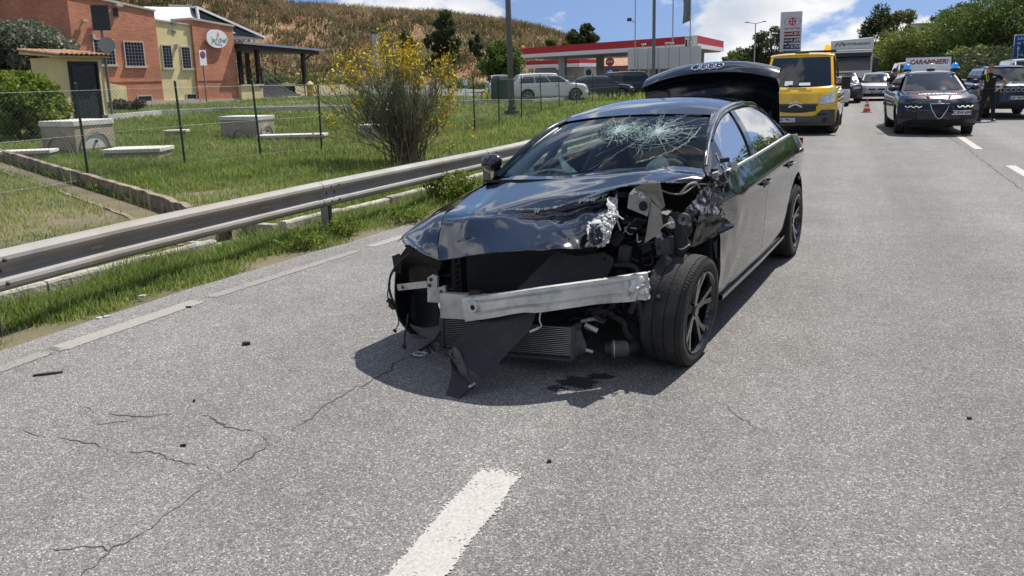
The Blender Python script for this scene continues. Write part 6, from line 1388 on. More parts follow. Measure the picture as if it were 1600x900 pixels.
sp = dict(L=4.5, w=.9, zs=.35, fo=.8, wb=2.6, R=.37, round=.18, rp=4, nose=[(.3, .05), (.5, 0), (.9, .03), (1.1, .1)], tail=[(.3, 0), (1, .03)], top=[(0, .95), (-.3, 1.02), (-1.2, 1.08), (-4.5, 1.08)], g=dict(wsb=-1.15, wst=-1.65, rt=-4.3, rb=-4.42, zb=1.06, zr=1.7, zrr=1.68, wb=.84, wt=.72))
c = Car(t, sp); c.body(paint('dark_green_paint', (.02, .028, .025))); c.house(MATS['dark_green_paint'], None, ((.05, .34), (.38, .64), (.68, .94))); c.wheels(.37, .23, m_rimd); c.mirrors(m_plast, -1.35, 1.14, .86); heads(c, m_lens, .55, .84, .78, .92); c.fgrid('grille', m_plast, np.linspace(-.45, .45, 7), .74, .90, .012); c.plate('BD 617 XA', 0, .5)
hatch('parked_car', 'white car glimpsed through the right side of the broom', 'car', (-20.6, 47.5, gz(-21, 0) - .02), rad(-60), m_wd, text='DR 220 GS')

# ------------------------------------------------------------------ traffic cone
m_orange = mat('cone_orange', (.62, .09, .02), .6, var=.1); m_creb = mat('cone_white_band', (.7, .7, .68), .5)
t = thing('traffic_cone', 'orange and white traffic cone standing alone on the carriageway', 'traffic cone', (1.12, 33.7, 0))
mb = MB(); mb.box(-.2, .2, -.2, .2, .0, .035); mb.build('base', m_orange, t, bevel=.01)
cr = lambda z: .155 - .12 * z / .5
for z0, z1, m, nm in ((.035, .15, m_orange, 'cone_body'), (.152, .24, m_creb, 'white_band'), (.242, .32, m_orange, 'cone_body'), (.322, .40, m_creb, 'white_band'), (.402, .5, m_orange, 'cone_body')):
    mb = MB(); mb.tube([(0, 0, z0), (0, 0, z1)], [cr(z0), cr(z1)], 18); mb.build(nm, m, t, smooth=True, sharp=40)

# ================================================================== PEOPLE
m_skin = mat('skin', (.45, .26, .18), .55, var=.08); m_cloth = mat('black_uniform', (.014, .014, .016), .85, var=.3, vscale=9, bump=.4, bscale=25); m_hair = mat('dark_hair', (.025, .017, .012), .8)
m_hiv = mat('lime_lanyard', (.35, .55, .03), .7)
def skin_mesh(name, verts, edges, radii, m, parent, sub=1, flat=None):
    me = bpy.data.meshes.new(name); me.from_pydata(verts, edges, []); o = bpy.data.objects.new(name, me); COL.objects.link(o)
    sk = o.modifiers.new('skin', 'SKIN'); sk.use_smooth_shade = True
    for v, r in zip(me.skin_vertices[0].data, radii): v.radius = (r, r) if not hasattr(r, '__len__') else r
    me.skin_vertices[0].data[0].use_root = True
    sb_ = o.modifiers.new('sub', 'SUBSURF'); sb_.levels = sub; sb_.render_levels = sub
    dg = bpy.context.evaluated_depsgraph_get(); nm = bpy.data.meshes.new_from_object(o.evaluated_get(dg)); bpy.data.objects.remove(o); bpy.data.meshes.remove(me)
    nm.name = name; nm.materials.clear(); nm.materials.append(m); q = bpy.data.objects.new(name, nm); COL.objects.link(q); q.parent = parent
    nm.polygons.foreach_set('use_smooth', [True] * len(nm.polygons)); return q
def hand(parent, wrist, fwd, palm_n, side, curl=.5):
    """palm + five separate fingers grown from the wrist; returns mesh"""
    w = Vector(wrist); f = Vector(fwd).normalized(); n = Vector(palm_n).normalized(); s = f.cross(n) * side
    vs = [tuple(w), tuple(w + f * .045), tuple(w + f * .085)]; ed = [(0, 1), (1, 2)]; rd = [(.026, .018), (.036, .016), (.036, .014)]
    for k, (o, L) in enumerate(((-.030, .062), (-.010, .074), (.011, .068), (.031, .052))):
        b = w + f * .088 + s * o; i = len(vs); c1 = curl
        p1 = b + (f * math.cos(c1) + n * math.sin(c1)) * L * .5; p2 = p1 + (f * math.cos(c1 * 2) + n * math.sin(c1 * 2)) * L * .5
        vs += [tuple(b), tuple(p1), tuple(p2)]; ed += [(2, i), (i, i + 1), (i + 1, i + 2)]; rd += [.0095, .009, .007]
    i = len(vs); b = w + f * .035 - s * .032; vs += [tuple(b), tuple(b + f * .03 - s * .022 + n * .01), tuple(b + f * .058 - s * .022 + n * .02)]; ed += [(1, i), (i, i + 1), (i + 1, i + 2)]; rd += [.013, .011, .008]
    return skin_mesh('hand', vs, ed, rd, m_skin, parent, 1)
def person(label, loc, rz, pose, H=1.75, group=None):
    """local: +x faces forward, y left"""
    t = thing('person', label, 'person', loc, rz, group); k = H / 1.75
    J = {a: tuple(c_ * k for c_ in b) for a, b in pose.items()}
    def mid(a, b, u): return tuple(J[a][i] + (J[b][i] - J[a][i]) * u for i in range(3))
    V = [J['pelvis'], J['waist'], J['chest'], J['neckb'], J['neck']]; E = [(0, 1), (1, 2), (2, 3), (3, 4)]; Rr = [(.125, .155), (.11, .15), (.125, .185), (.075, .11), (.055, .055)]
    for s in 'lr':
        i = len(V); V += [J['hip' + s], mid('hip' + s, 'knee' + s, .35), J['knee' + s], mid('knee' + s, 'ank' + s, .35), J['ank' + s]]
        E += [(0, i), (i, i + 1), (i + 1, i + 2), (i + 2, i + 3), (i + 3, i + 4)]; Rr += [.10, .088, .066, .066, .052]
        i = len(V); V += [J['sh' + s], mid('sh' + s, 'elb' + s, .55)]; E += [(2, i), (i, i + 1)]; Rr += [.068, .062]
    Rr = [tuple(q * k for q in r_) if hasattr(r_, '__len__') else r_ * k for r_ in Rr]
    body = skin_mesh('body', V, E, Rr, m_cloth, t, 2)
    for s in 'lr':
        skin_mesh('arm', [mid('sh' + s, 'elb' + s, .45), J['elb' + s], mid('elb' + s, 'wr' + s, .4), J['wr' + s]], [(0, 1), (1, 2), (2, 3)], [.050 * k, .043 * k, .042 * k, .028 * k], m_skin, t, 2)
        e, w = Vector(J['elb' + s]), Vector(J['wr' + s]); hand(t, J['wr' + s], (w - e), pose['pn' + s], 1 if s == 'l' else -1, .45)
        a = Vector(J['ank' + s]); mb = MB(); ft = Vector(pose['ft' + s]).normalized(); P = []
        sd = Vector((-ft.y, ft.x, 0))
        for u, wd, h in ((-.09, .035, .08), (-.06, .045, .12), (.0, .05, .12), (.07, .052, .085), (.14, .052, .06), (.19, .035, .04)):
            c_ = Vector((a.x, a.y, 0)) + ft * u * k; P.append([tuple(c_ + sd * (wd * math.cos(b)) + Vector((0, 0, max(0.0, h / 2 + h / 2 * math.sin(b))))) for b in np.linspace(0, 2 * math.pi, 13)])
        mb.grid(np.array(P)); mb.add(P[0], [tuple(range(12, -1, -1))]); mb.add(P[-1], [tuple(range(13))]); mb.build('shoe', m_plast, t, smooth=True, sharp=60)
    # head: skull, jaw, nose, ears, eyes, mouth, hair
    nk = Vector(J['neck']); fd = Vector(pose['face']).normalized(); rt = Matrix.Rotation(math.atan2(fd.y, fd.x), 3, 'Z'); hc = nk + Vector((.02, 0, .115)) * k
    mb = MB(); P = []
    for a in np.linspace(0, 2 * math.pi, 25)[:-1]:
        row = []
        for b in np.linspace(-math.pi / 2, math.pi / 2, 17):
            x = math.cos(a) * math.cos(b); y = math.sin(a) * math.cos(b); z = math.sin(b)
            sx = .095 + .006 * z; sy = .076 + .004 * z - (.020 if z < -.3 else 0) * min(1, (-z - .3) / .5); sz = .118
            fx = x * sx + (.012 if (z < -.45 and x > 0) else 0); 
            if x > .8 and abs(y) < .22 and -.38 < z < .12: fx += .024 * (1 - abs(y) / .22) * (1 - abs(z + .22) / .34)
            if x > .7 and .05 < z < .22 and abs(y) > .2: fx -= .008
            row.append(tuple(hc + rt @ Vector((fx, y * sy, z * sz)) * k))
        P.append(row)
    mb.grid(np.array(P), closeu=True); hd = mb.build('head', m_skin, t, smooth=True)
    mb = MB(); mb.tube([tuple(nk - Vector((0, 0, .04))), tuple(hc + Vector((-.012, 0, -.07)))], .05 * k, 12); mb.build('neck', m_skin, t, smooth=True)
    mb = MB(); P = []
    for a in np.linspace(0, 2 * math.pi, 25)[:-1]:
        row = []
        lowb = -.05 if math.cos(a) < .3 else .62
        for b in np.linspace(lowb, math.pi / 2, 9):
            x = math.cos(a) * math.cos(b); y = math.sin(a) * math.cos(b); z = math.sin(b); row.append(tuple(hc + rt @ Vector((x * .104 - .003, y * .085, z * .129)) * k))
        P.append(row)
    mb.grid(np.array(P), closeu=True); mb.build('hair', m_hair, hd, smooth=True)
    for s in (1, -1):
        mb = MB(); mb.ell(tuple(hc + rt @ Vector((.0, s * .079, -.01)) * k), (.018, .010, .032), 8, 6); mb.build('ear', m_skin, hd, smooth=True)
        mb = MB(); mb.ell(tuple(hc + rt @ Vector((.087, s * .030, .012)) * k), (.007, .014, .008), 8, 6); mb.build('eye', m_hair, hd, smooth=True)
    mb = MB(); mb.ell(tuple(hc + rt @ Vector((.094, 0, -.062)) * k), (.007, .024, .006), 10, 6); mb.build('mouth', mat('lips', (.30, .11, .09), .6), hd, smooth=True)
    return t, J, k, hc, rt
base = dict(pelvis=(0, 0, .95), waist=(.0, 0, 1.08), chest=(.0, 0, 1.30), neckb=(.0, 0, 1.44), neck=(.01, 0, 1.50), hipl=(0, .095, .90), kneel=(.03, .13, .50), ankl=(-.01, .16, .09), hipr=(0, -.095, .90), kneer=(.05, -.15, .50), ankr=(.02, -.21, .09),
            shl=(0, .20, 1.40), elbl=(-.06, .44, 1.16), wrl=(.05, .26, 1.0), shr=(0, -.20, 1.40), elbr=(.0, -.26, 1.12), wrr=(.06, -.27, .88), pnl=(0, -1, 0), pnr=(0, 1, 0), ftl=(1, .25, 0), ftr=(.8, -.55, 0), face=(1, .05, 0))
t, J, k, hc, rt = person('officer in black short sleeved uniform and sunglasses, left hand on hip', (4.36, 27.95, 0), rad(-98), base, 1.76)
mb = MB(); mb.bar((.155, -.13, 1.44), (.15, -.075, 1.22), .02, .03); mb.bar((.1, -.14, 1.5), (.155, -.13, 1.44), .02, .03); mb.tube([(.14, -.07, 1.42), (.16, -.04, 1.3), (.155, -.07, 1.22)], .008, 5); mb.build('lanyard', m_hiv, t)
mb = MB(); mb.tube([(.135 * math.cos(a), .165 * math.sin(a), 1.0) for a in np.linspace(0, 2 * math.pi, 25)], .028, 6); mb.build('belt', m_plast, t, smooth=True)
mb = MB(); mb.box(.01, .1, -.24, -.15, .78, .98); mb.build('holster', m_plast, t, bevel=.01)
mb = MB()
for s in (1, -1): mb.ell(tuple(hc + rt @ Vector((.09, s * .032, .014)) * k), (.012, .030, .020), 10, 6)
mb.bar(tuple(hc + rt @ Vector((.1, -.03, .02))), tuple(hc + rt @ Vector((.1, .03, .02))), .008, .008)
for s in (1, -1): mb.bar(tuple(hc + rt @ Vector((.09, s * .06, .02))), tuple(hc + rt @ Vector((0, s * .085, .01))), .006, .006)
mb.build('sunglasses', m_cglass, t, smooth=True)
mb = MB(); mb.ell((.125, .09, 1.36), (.01, .045, .012), 8, 5); mb.build('name_badge', m_plate, t)
p2_ = dict(base); p2_.update(elbl=(.12, .30, 1.2), wrl=(.32, .2, 1.15), elbr=(.1, -.28, 1.2), wrr=(.3, -.2, 1.12), face=(.6, .8, 0))
person('person in dark clothes leaning at the open side of the police car', (1.64, 27.1, 0), rad(-60), p2_, 1.72)

# ================================================================== THE WRECKED BLACK SALOON
def car_paint():
    m = bpy.data.materials.new('black_car_paint'); m.use_nodes = True; t = m.node_tree; b = t.nodes['Principled BSDF']
    co = t.nodes.new('ShaderNodeTexCoord').outputs['Object']
    n = t.nodes.new('ShaderNodeTexNoise'); n.inputs['Scale'].default_value = 3.0; n.inputs['Detail'].default_value = 9; n.inputs['Roughness'].default_value = .7; t.links.new(co, n.inputs['Vector'])
    r = t.nodes.new('ShaderNodeMapRange'); r.inputs['From Min'].default_value = .45; r.inputs['From Max'].default_value = .8; r.inputs['To Max'].default_value = .035; t.links.new(n.outputs['Fac'], r.inputs['Value'])
    mx = t.nodes.new('ShaderNodeMix'); mx.data_type = 'RGBA'; t.links.new(r.outputs[0], mx.inputs[0]); mx.inputs[6].default_value = (0.004, 0.0055, 0.010, 1); mx.inputs[7].default_value = (0.16, 0.145, 0.125, 1)
    t.links.new(mx.outputs[2], b.inputs['Base Color']); b.inputs['Roughness'].default_value = .10; b.inputs['Coat Weight'].default_value = 1; b.inputs['Coat IOR'].default_value = 1.55; b.inputs['Specular IOR Level'].default_value = .5
    r2 = t.nodes.new('ShaderNodeMapRange'); r2.inputs['From Min'].default_value = .35; r2.inputs['From Max'].default_value = .8; r2.inputs['To Min'].default_value = .015; r2.inputs['To Max'].default_value = .07; t.links.new(n.outputs['Fac'], r2.inputs['Value']); t.links.new(r2.outputs[0], b.inputs['Coat Roughness'])
    return m
m_bp = car_paint()
m_gb = mat('gloss_black_trim', (0.006, 0.006, 0.007), .12, coat=.8)
m_alu = mat('cast_aluminium', (0.66, 0.66, 0.63), .45, metal=.45, var=.18, vscale=7, dirt=(.16, .15, .13), dscale=6, damt=.6, bump=.15, bscale=40)
m_alup = mat('painted_aluminium', (0.62, 0.61, 0.56), .5, metal=.25, var=.1, vscale=6, dirt=(.25, .23, .2), dscale=8, damt=.6)
m_beige = mat('torn_grey_plastic', (0.30, 0.285, 0.245), .55, var=.2, vscale=9, dirt=(.12, .09, .06), dscale=9, damt=.7)
m_scrape = mat('scraped_bare_metal', (0.15, 0.15, 0.155), .35, metal=.6, var=.6, vscale=14, dirt=(.008, .010, .018), dscale=9, damt=.95, bump=.5, bscale=50)
def scratched(name, base, metal_col, scale, lo, hi):
    m = bpy.data.materials.new(name); m.use_nodes = True; t = m.node_tree; b = t.nodes['Principled BSDF']
    co = t.nodes.new('ShaderNodeTexCoord').outputs['Object']; mp = t.nodes.new('ShaderNodeMapping'); mp.inputs['Scale'].default_value = scale; mp.inputs['Rotation'].default_value = (.4, .5, .2); t.links.new(co, mp.inputs[0])
    n = t.nodes.new('ShaderNodeTexNoise'); n.inputs['Scale'].default_value = 1; n.inputs['Detail'].default_value = 8; n.inputs['Roughness'].default_value = .75; t.links.new(mp.outputs[0], n.inputs['Vector'])
    r = t.nodes.new('ShaderNodeMapRange'); r.inputs['From Min'].default_value = lo; r.inputs['From Max'].default_value = hi; t.links.new(n.outputs['Fac'], r.inputs['Value'])
    mx = t.nodes.new('ShaderNodeMix'); mx.data_type = 'RGBA'; t.links.new(r.outputs[0], mx.inputs[0]); mx.inputs[6].default_value = (*base, 1); mx.inputs[7].default_value = (*metal_col, 1)
    t.links.new(mx.outputs[2], b.inputs['Base Color']); b.inputs['Roughness'].default_value = .3
    r2 = t.nodes.new('ShaderNodeMapRange'); r2.inputs['To Min'].default_value = .1; r2.inputs['To Max'].default_value = .5; t.links.new(r.outputs[0], r2.inputs['Value']); t.links.new(r2.outputs[0], b.inputs['Roughness'])
    return m
m_scr2 = scratched('scratched_dark_paint', (.006, .008, .014), (.50, .50, .50), (40, 9, 22), .49, .60)
m_torn = mat('torn_paint_edge', (0.55, 0.55, 0.53), .6, var=.25, vscale=30, dirt=(.012, .012, .016), dscale=55, damt=1.0)
m_rustb = mat('rusty_liner', (0.055, 0.036, 0.026), .8, var=.5, vscale=6)
m_under = mat('undertray_plastic', (0.022, 0.022, 0.0235), .6, var=.3, vscale=5, dirt=(.055, .053, .05), dscale=4, damt=.45, bump=.12, bscale=25)
m_eng = mat('engine_black', (0.020, 0.020, 0.021), .6, var=.4, vscale=8)
m_int = mat('interior_black', (0.012, 0.012, 0.013), .8)
m_bag = mat('airbag_cloth', (0.74, 0.77, 0.73), .85, var=.12, vscale=6, bump=.3, bscale=20)
m_fin = mat('cooler_fins', (0.30, 0.29, 0.27), .45, metal=.7, var=.2)
m_ws = glass_mat('windscreen_glass', (.72, .84, .83), .95, ior=1.33); m_sg = glass_mat('tinted_side_glass', (.35, .38, .38), .45, ior=1.33, refl=.72); m_cg = glass_mat('clear_side_glass', (.8, .86, .86), .9)
m_crk = mat('cracked_glass_white', (0.52, 0.66, 0.62), .35)
AO = Vector((-1.578, 4.669, 0)); A_RZ = -0.1284 - math.pi / 2
aud = thing('wrecked_car', 'crashed black saloon with crumpled bonnet, shattered windscreen and raised boot lid', 'car', AO, A_RZ)
TI = .05
tl_ = lambda p: (p[0], p[1], p[2] + TI * p[1])
def ab(mb, name, m, par=None, smooth=True, sharp=45, tilt=True, stuff=False):
    o = mb.build(name, m, par or aud, smooth=smooth, sharp=sharp, xf=tl_ if tilt else None)
    if stuff: o['kind'] = 'stuff'
    return o
# ---------------- lower body side
zb_ = lambda x: float(np.interp(x, [-3.9, -3.4, -3.0, -2.63, -1.9, -1.24, -.42, .2, .6], [1.02, 1.07, 1.085, 1.085, 1.055, 1.03, 1.0, .95, .83]))
def ys_(x, z):
    W = float(np.interp(x, [-3.95, -3.8, -3.55, -3.2, -2.9, -1.5, -.4, .3, .6], [.70, .80, .86, .905, .925, .937, .93, .92, .88])); b = zb_(x)
    return W + float(np.interp(z / b, [.18, .26, .40, .55, .70, .80, .845, .875, .93, 1.0], [-.075, -.035, -.022, -.012, -.004, .004, .006, -.004, -.035, -.075]))
def arch(x, cx_, cz, R):
    d = R * R - (x - cx_) ** 2
    return cz + math.sqrt(d) if d > 0 else -1
def side_panel(sd, x0, x1, zlo, n=40, m_=22, dent=None):
    """zlo(x) lower edge"""
    P = []
    for x in np.linspace(x0, x1, n):
        a, b = zlo(x), zb_(x); row = []
        for k in np.linspace(0, 1, m_):
            z = a + (b - a) * k; y = ys_(x, z)
            if dent: y += dent(x, z)
            row.append((x, sd * y, z))
        P.append(row)
    return np.array(P)
sill = lambda x: .235
rarch = lambda x: max(.235, arch(x, -2.912, .345, .40))
farch = lambda x: max(.30, arch(x, .02, .345, .42))
def dent_f(x, z): return -.05 * math.exp(-((x + .35) / .22) ** 2 - ((z - .84) / .16) ** 2) + .012 * noise.noise(Vector((x * 5, z * 7, 1))) * math.exp(-((x + .4) / .5) ** 2) - .01 * math.exp(-((x + .75) / .12) ** 2 - ((z - .9) / .05) ** 2)
for sd in (1, -1):
    mb = MB(); mb.shell(side_panel(sd, -.315, -1.535, sill, dent=dent_f if sd > 0 else None), -.02 * sd); fd = ab(mb, 'front_door', m_bp, sharp=60)
    mb = MB(); mb.shell(side_panel(sd, -1.543, -2.60, lambda x: max(.235, arch(x, -2.912, .345, .405) + .004) if x < -2.45 else .235), -.02 * sd); rd = ab(mb, 'rear_door', m_bp, sharp=60)
    xs_ = np.concatenate([np.linspace(-2.512, -2.62, 8), np.linspace(-2.62, -3.31, 40)[1:], np.linspace(-3.31, -3.9, 16)[1:]])
    mb = MB(); P = []
    for x in xs_:
        a, b = (rarch(x) if -3.312 < x < -2.515 else .27), zb_(x)
        if x > -2.60: a = max(a, .78 + (x + 2.60) * 2.2)
        P.append([(x, sd * ys_(x, a + (b - a) * k), a + (b - a) * k) for k in np.linspace(0, 1, 20)])
    mb.shell(np.array(P), -.02 * sd); ab(mb, 'rear_quarter_panel', m_bp, sharp=60)
    mb = MB(); mb.grid(np.array([[(x, sd * (ys_(x, .26) + o), z) for o, z in ((-.04, .20), (.012, .20), (.018, .215), (.016, .232), (-.03, .236))] for x in np.linspace(-.40, -2.5, 20)]), flip=sd < 0); ab(mb, 'sill', m_gb)
    for x, z, par in ((-1.41, .838, fd), (-2.36, .872, rd)):
        mb = MB(); y = ys_(x, z); mb.ell((x - .01, sd * (y - .006), z), (.085, .012, .035), 16, 8); ab(mb, 'handle_recess', m_int, par)
        P = [(x + .10, sd * (y + .004), z + .004), (x + .07, sd * (y + .032), z + .008), (x - .06, sd * (y + .036), z + .012), (x - .105, sd * (y + .008), z + .012)]
        mb = MB(); mb.tube(catmull(P, 12), .014, 8); ab(mb, 'door_handle', m_bp, par)
    if sd > 0:       # shut line of the fuel flap / crease lines read from the door edges
        mb = MB(); mb.tube([(x, sd * (ys_(x, zb_(x)) + .006), zb_(x) + .012) for x in np.linspace(-.60, -2.75, 24)], [.012] * 24, 6); ab(mb, 'belt_trim', mat('satin_chrome', (.8, .81, .82), .32, metal=.85))
# ---------------- greenhouse side surface
BT = lambda sd: catmull([(-.38, sd * .835, .99), (-.75, sd * .862, 1.012), (-1.24, sd * .868, 1.036), (-1.9, sd * .868, 1.062), (-2.63, sd * .848, 1.092), (-3.05, sd * .80, 1.09)], 101)
RT = lambda sd: catmull([(-.38, sd * .775, 1.05), (-.80, sd * .685, 1.275), (-1.22, sd * .63, 1.398), (-1.78, sd * .612, 1.442), (-2.42, sd * .612, 1.40), (-3.12, sd * .70, 1.12)], 101)
def gs_(sd):
    B_, R_ = BT(sd), RT(sd)
    def f(u, v):
        i = min(100, max(0, u * 100)); a = int(min(99, math.floor(i))); w = i - a; b = B_[a] * (1 - w) + B_[a + 1] * w; r_ = R_[a] * (1 - w) + R_[a + 1] * w
        p = b + (r_ - b) * v; h = np.linalg.norm(r_ - b); p = p + np.array((0, sd * .05 * h * math.sin(math.pi * v), 0)); return p
    return f
for sd in (1, -1):
    f = gs_(sd)
    def band(u0, u1, v0, v1, nu, nv, off=0.0):
        g = lambda q, v: q(v) if callable(q) else q
        return np.array([[f(g(u0, v) + (g(u1, v) - g(u0, v)) * k, v) + np.array((0, sd * off, 0)) for v in np.linspace(v0, v1, nv)] for k in np.linspace(0, 1, nu)])
    uA = lambda v: .145 + .05 * v; uB0 = lambda v: .415 + .075 * v; uB1 = lambda v: .455 + .075 * v; uC0 = lambda v: .80 + .02 * v; uC1 = lambda v: .825 + .02 * v; uD = lambda v: .955 - .005 * v
    for nm, u0, u1, m in (('front_pillar', 0.0, uA, m_bp), ('centre_pillar', uB0, uB1, m_gb), ('window_bar', uC0, uC1, m_gb), ('rear_pillar', uD, 1.0, m_bp)):
        mb = MB(); mb.shell(band(u0, u1, 0, .93 if nm == 'centre_pillar' else 1, 6, 10, .004), -.03 * sd); ab(mb, nm, m)
    mb = MB(); mb.shell(band(uA, uD, .905, 1.0, 60, 5), -.03 * sd); ab(mb, 'roof_rail', m_bp)
    mb = MB(); mb.shell(band(uA, uD, 0, .045, 60, 3), -.03 * sd); ab(mb, 'window_ledge', m_gb)
    mb = MB(); mb.tube([f(.03 + .96 * k, .955) + np.array((0, sd * .006, 0)) for k in np.linspace(0, 1, 50)], .007, 6); ab(mb, 'window_trim', m_chrome if sd > 0 else m_gb)
    mb = MB(); mb.tube([f(uA(.0) + .02 + (uD(.9) - uA(0) - .03) * k, .90) + np.array((0, sd * .004, 0)) for k in np.linspace(0, 1, 50)], .010, 6); ab(mb, 'window_seal', m_gb)
    gl = m_sg if sd > 0 else m_cg
    for nm, u0, u1 in (('front_side_window', uA, uB0), ('rear_side_window', uB1, uC0), ('quarter_window', uC1, uD)):
        mb = MB(); mb.grid(band(u0, u1, .03, .92, 24, 14, -.008), flip=sd > 0); ab(mb, nm, gl)
mb = MB(); mb.ell((-1.176,0.900,1.092), (.02, .004, .025), 10, 6); ab(mb, 'red_sticker', m_cred)
# ---------------- windscreen
def wsf(s_, t):
    top = np.array((-1.04 - .15 * s_ * s_, .585 * s_, 1.402 - .035 * s_ ** 2)); bot = np.array((-.16 - .24 * s_ * s_, .765 * s_, 1.03 + .0 * s_))
    p = bot + (top - bot) * t; n_ = np.array((.45, 0, .9)); return p + n_ * (.035 * math.sin(math.pi * t))
mb = MB(); mb.grid(np.array([[wsf(s_, t) for t in np.linspace(0, 1, 16)] for s_ in np.linspace(-1, 1, 24)])); wso = ab(mb, 'windscreen', m_ws)
mb = MB(); mb.grid(np.array([[wsf(s_, t) + np.array((-.004, 0, -.004)) for t in (.945, 1.0)] for s_ in np.linspace(-1, 1, 24)])); ab(mb, 'glass_border', m_gb, wso)
for sd in (1, -1):
    mb = MB(); mb.tube([wsf(sd * 1.012, t) + np.array((.008, sd * .004, .006)) for t in np.linspace(-.02, 1.0, 14)], .014, 6); ab(mb, 'windscreen_trim', mat('grey_trim', (.16, .165, .17), .35, metal=.5) if sd > 0 else m_gb)
    mb = MB(); mb.shell(np.array([[wsf(sd * (1.0 + 0 * k), t) * (1 - k) + gs_(sd)(.06 + .12 * t if t < .9 else .17, 1.0) * k for k in np.linspace(0, 1, 4)] for t in np.linspace(0, 1, 12)]) if False else np.array([[wsf(sd, t) * (1 - k) + RT(sd)[int(40 * t)] * k + np.array((0, 0, .012 * math.sin(math.pi * k))) for k in np.linspace(0, 1, 5)] for t in np.linspace(0, 1, 12)]), .015 * sd); ab(mb, 'screen_pillar', m_bp)
# cracks: two impact stars, radial runs and rings
rr = np.random.default_rng(5); mb = MB(); off = np.array((.006, 0, .010))
def wpt(s_, t): return wsf(max(-.97, min(.97, s_)), max(.03, min(.975, t))) + off
def crack_line(st, w):
    w *= .62
    Q = [wpt(a, b) for a, b in st]
    for i in range(len(Q) - 1):
        k = w * rr.uniform(.35, 1.3)
        mb.tube([Q[i], Q[i + 1]], k, 3, caps=False)
def star(cs, ct, R, nrad, rings, dens, seed):
    q = np.random.default_rng(seed); asp = .72 / .95
    for k in range(nrad):
        a = 2 * math.pi * k / nrad + q.normal(0, .12); L = R * q.uniform(.45, 1.35) * (1.5 if q.random() < .15 else 1); st = []; da = 0
        for u in np.linspace(.04, 1, 9): da += q.normal(0, .035); st.append((cs + math.cos(a + da) * L * u, ct + math.sin(a + da) * L * u * asp))
        crack_line(st, .0013)
    for r_ in rings:
        a0 = q.uniform(0, 6.28); n = 26; st = []
        for i in range(n + 1):
            a = a0 + 2 * math.pi * i / n; k = r_ * (1 + q.normal(0, .035)); st.append((cs + math.cos(a) * k, ct + math.sin(a) * k * asp))
            if q.random() < .22: crack_line(st, .0013) if len(st) > 1 else None; st = []
        if len(st) > 1: crack_line(st, .0013)
    for i in range(dens):       # crushed centre
        r_ = abs(q.normal(0, .14)) * R / .4; a = q.uniform(0, 6.28); b = a + q.normal(0, 1.2); l = q.uniform(.01, .045)
        x, y = cs + math.cos(a) * r_, ct + math.sin(a) * r_ * asp; crack_line([(x, y), (x + math.cos(b) * l, y + math.sin(b) * l * asp)], .0016)
star(.50, .62, .40, 60, (.04, .06, .08, .10, .13, .16, .20, .25, .30, .36), 620, 3); star(.05, .66, .33, 50, (.04, .06, .09, .12, .16, .20, .26), 560, 4)
for st in ([(.05, .66), (-.3, .58), (-.8, .45)], [(.05, .66), (-.15, .45), (-.45, .12)], [(.5, .62), (.3, .4), (.1, .06)], [(.5, .62), (.28, .66), (.05, .66)], [(.05, .66), (-.2, .3), (-.35, .05)], [(.6, .95), (.9, 1.0)], [(.5, .62), (.22, .28), (.05, .1)], [(.5, .62), (.62, .4), (.7, .25)], [(.5, .62), (.75, .6), (.92, .5)]):
    P = catmull([(a, b, 0) for a, b in st], 24); crack_line([(p[0] + rr.normal(0, .004), p[1] + rr.normal(0, .004)) for p in P], .0013)
P = catmull([(.93, .70, 0), (.88, .52, 0), (.78, .36, 0), (.62, .24, 0), (.45, .17, 0)], 40)
for k in range(3): crack_line([(p[0] + rr.normal(0, .008), p[1] + rr.normal(0, .010)) for p in P], .0022)
ab(mb, 'glass_cracks', m_crk, wso, smooth=False, stuff=True)
# ---------------- roof, rear window, deck
rows = []
for x, zc, ze, ye in ((-1.035, 1.412, 1.378, .60), (-1.30, 1.466, 1.408, .618), (-1.65, 1.505, 1.44, .614), (-2.05, 1.502, 1.432, .612), (-2.40, 1.468, 1.405, .612), (-2.62, 1.425, 1.345, .615)):
    rows.append([(x - (.15 if x > -1.1 else .05) * s_ * s_ * (1 if x > -1.4 else .4), s_ * ye, (1.404 - .035 * s_ ** 2) if x > -1.1 else ze + (zc - ze) * (1 - abs(s_) ** 2.6)) for s_ in np.linspace(-1, 1, 9)])
mb = MB(); mb.shell(surf(rows, 30, 33), -.006); ab(mb, 'roof', m_bp, sharp=60)
mb = MB(); mb.grid(surf([[(x, y, z - .05) for x, y, z in r_] for r_ in rows], 12, 13)); ab(mb, 'headliner', mat('headliner', (.12, .12, .115), .9))
rw = lambda s_, t: np.array((-2.63 - .62 * t + .06 * s_ * s_, s_ * (.60 + .06 * t), 1.42 - .33 * t - .02 * s_ * s_ * (1 - t)))
mb = MB(); mb.grid(np.array([[rw(s_, t) for t in np.linspace(0, 1, 8)] for s_ in np.linspace(-1, 1, 12)]), flip=True); ab(mb, 'rear_window', m_sg)
mb = MB(); mb.grid(np.array([[(x, s_ * (ys_(x, zb_(x)) - .012), zb_(x) - .006 - (.0 if abs(s_) > .72 else .0)) for s_ in ((.74, .85, 1.0))] for x in np.linspace(-2.9, -3.9, 10)]), flip=False); mb.grid(np.array([[(x, -s_ * (ys_(x, zb_(x)) - .012), zb_(x) - .006) for s_ in ((.74, .85, 1.0))] for x in np.linspace(-2.9, -3.9, 10)]), flip=True)
ab(mb, 'rear_wing_top', m_bp)
mb = MB(); mb.shell(np.array([[(-3.88 - .12 * (1 - (y / .78) ** 2) - (.04 if z < .6 else 0), y, z) for z in (.28, .4, .58, .66, .80)] for y in np.linspace(-.78, .78, 15)]), .02); ab(mb, 'rear_bumper', m_bp)
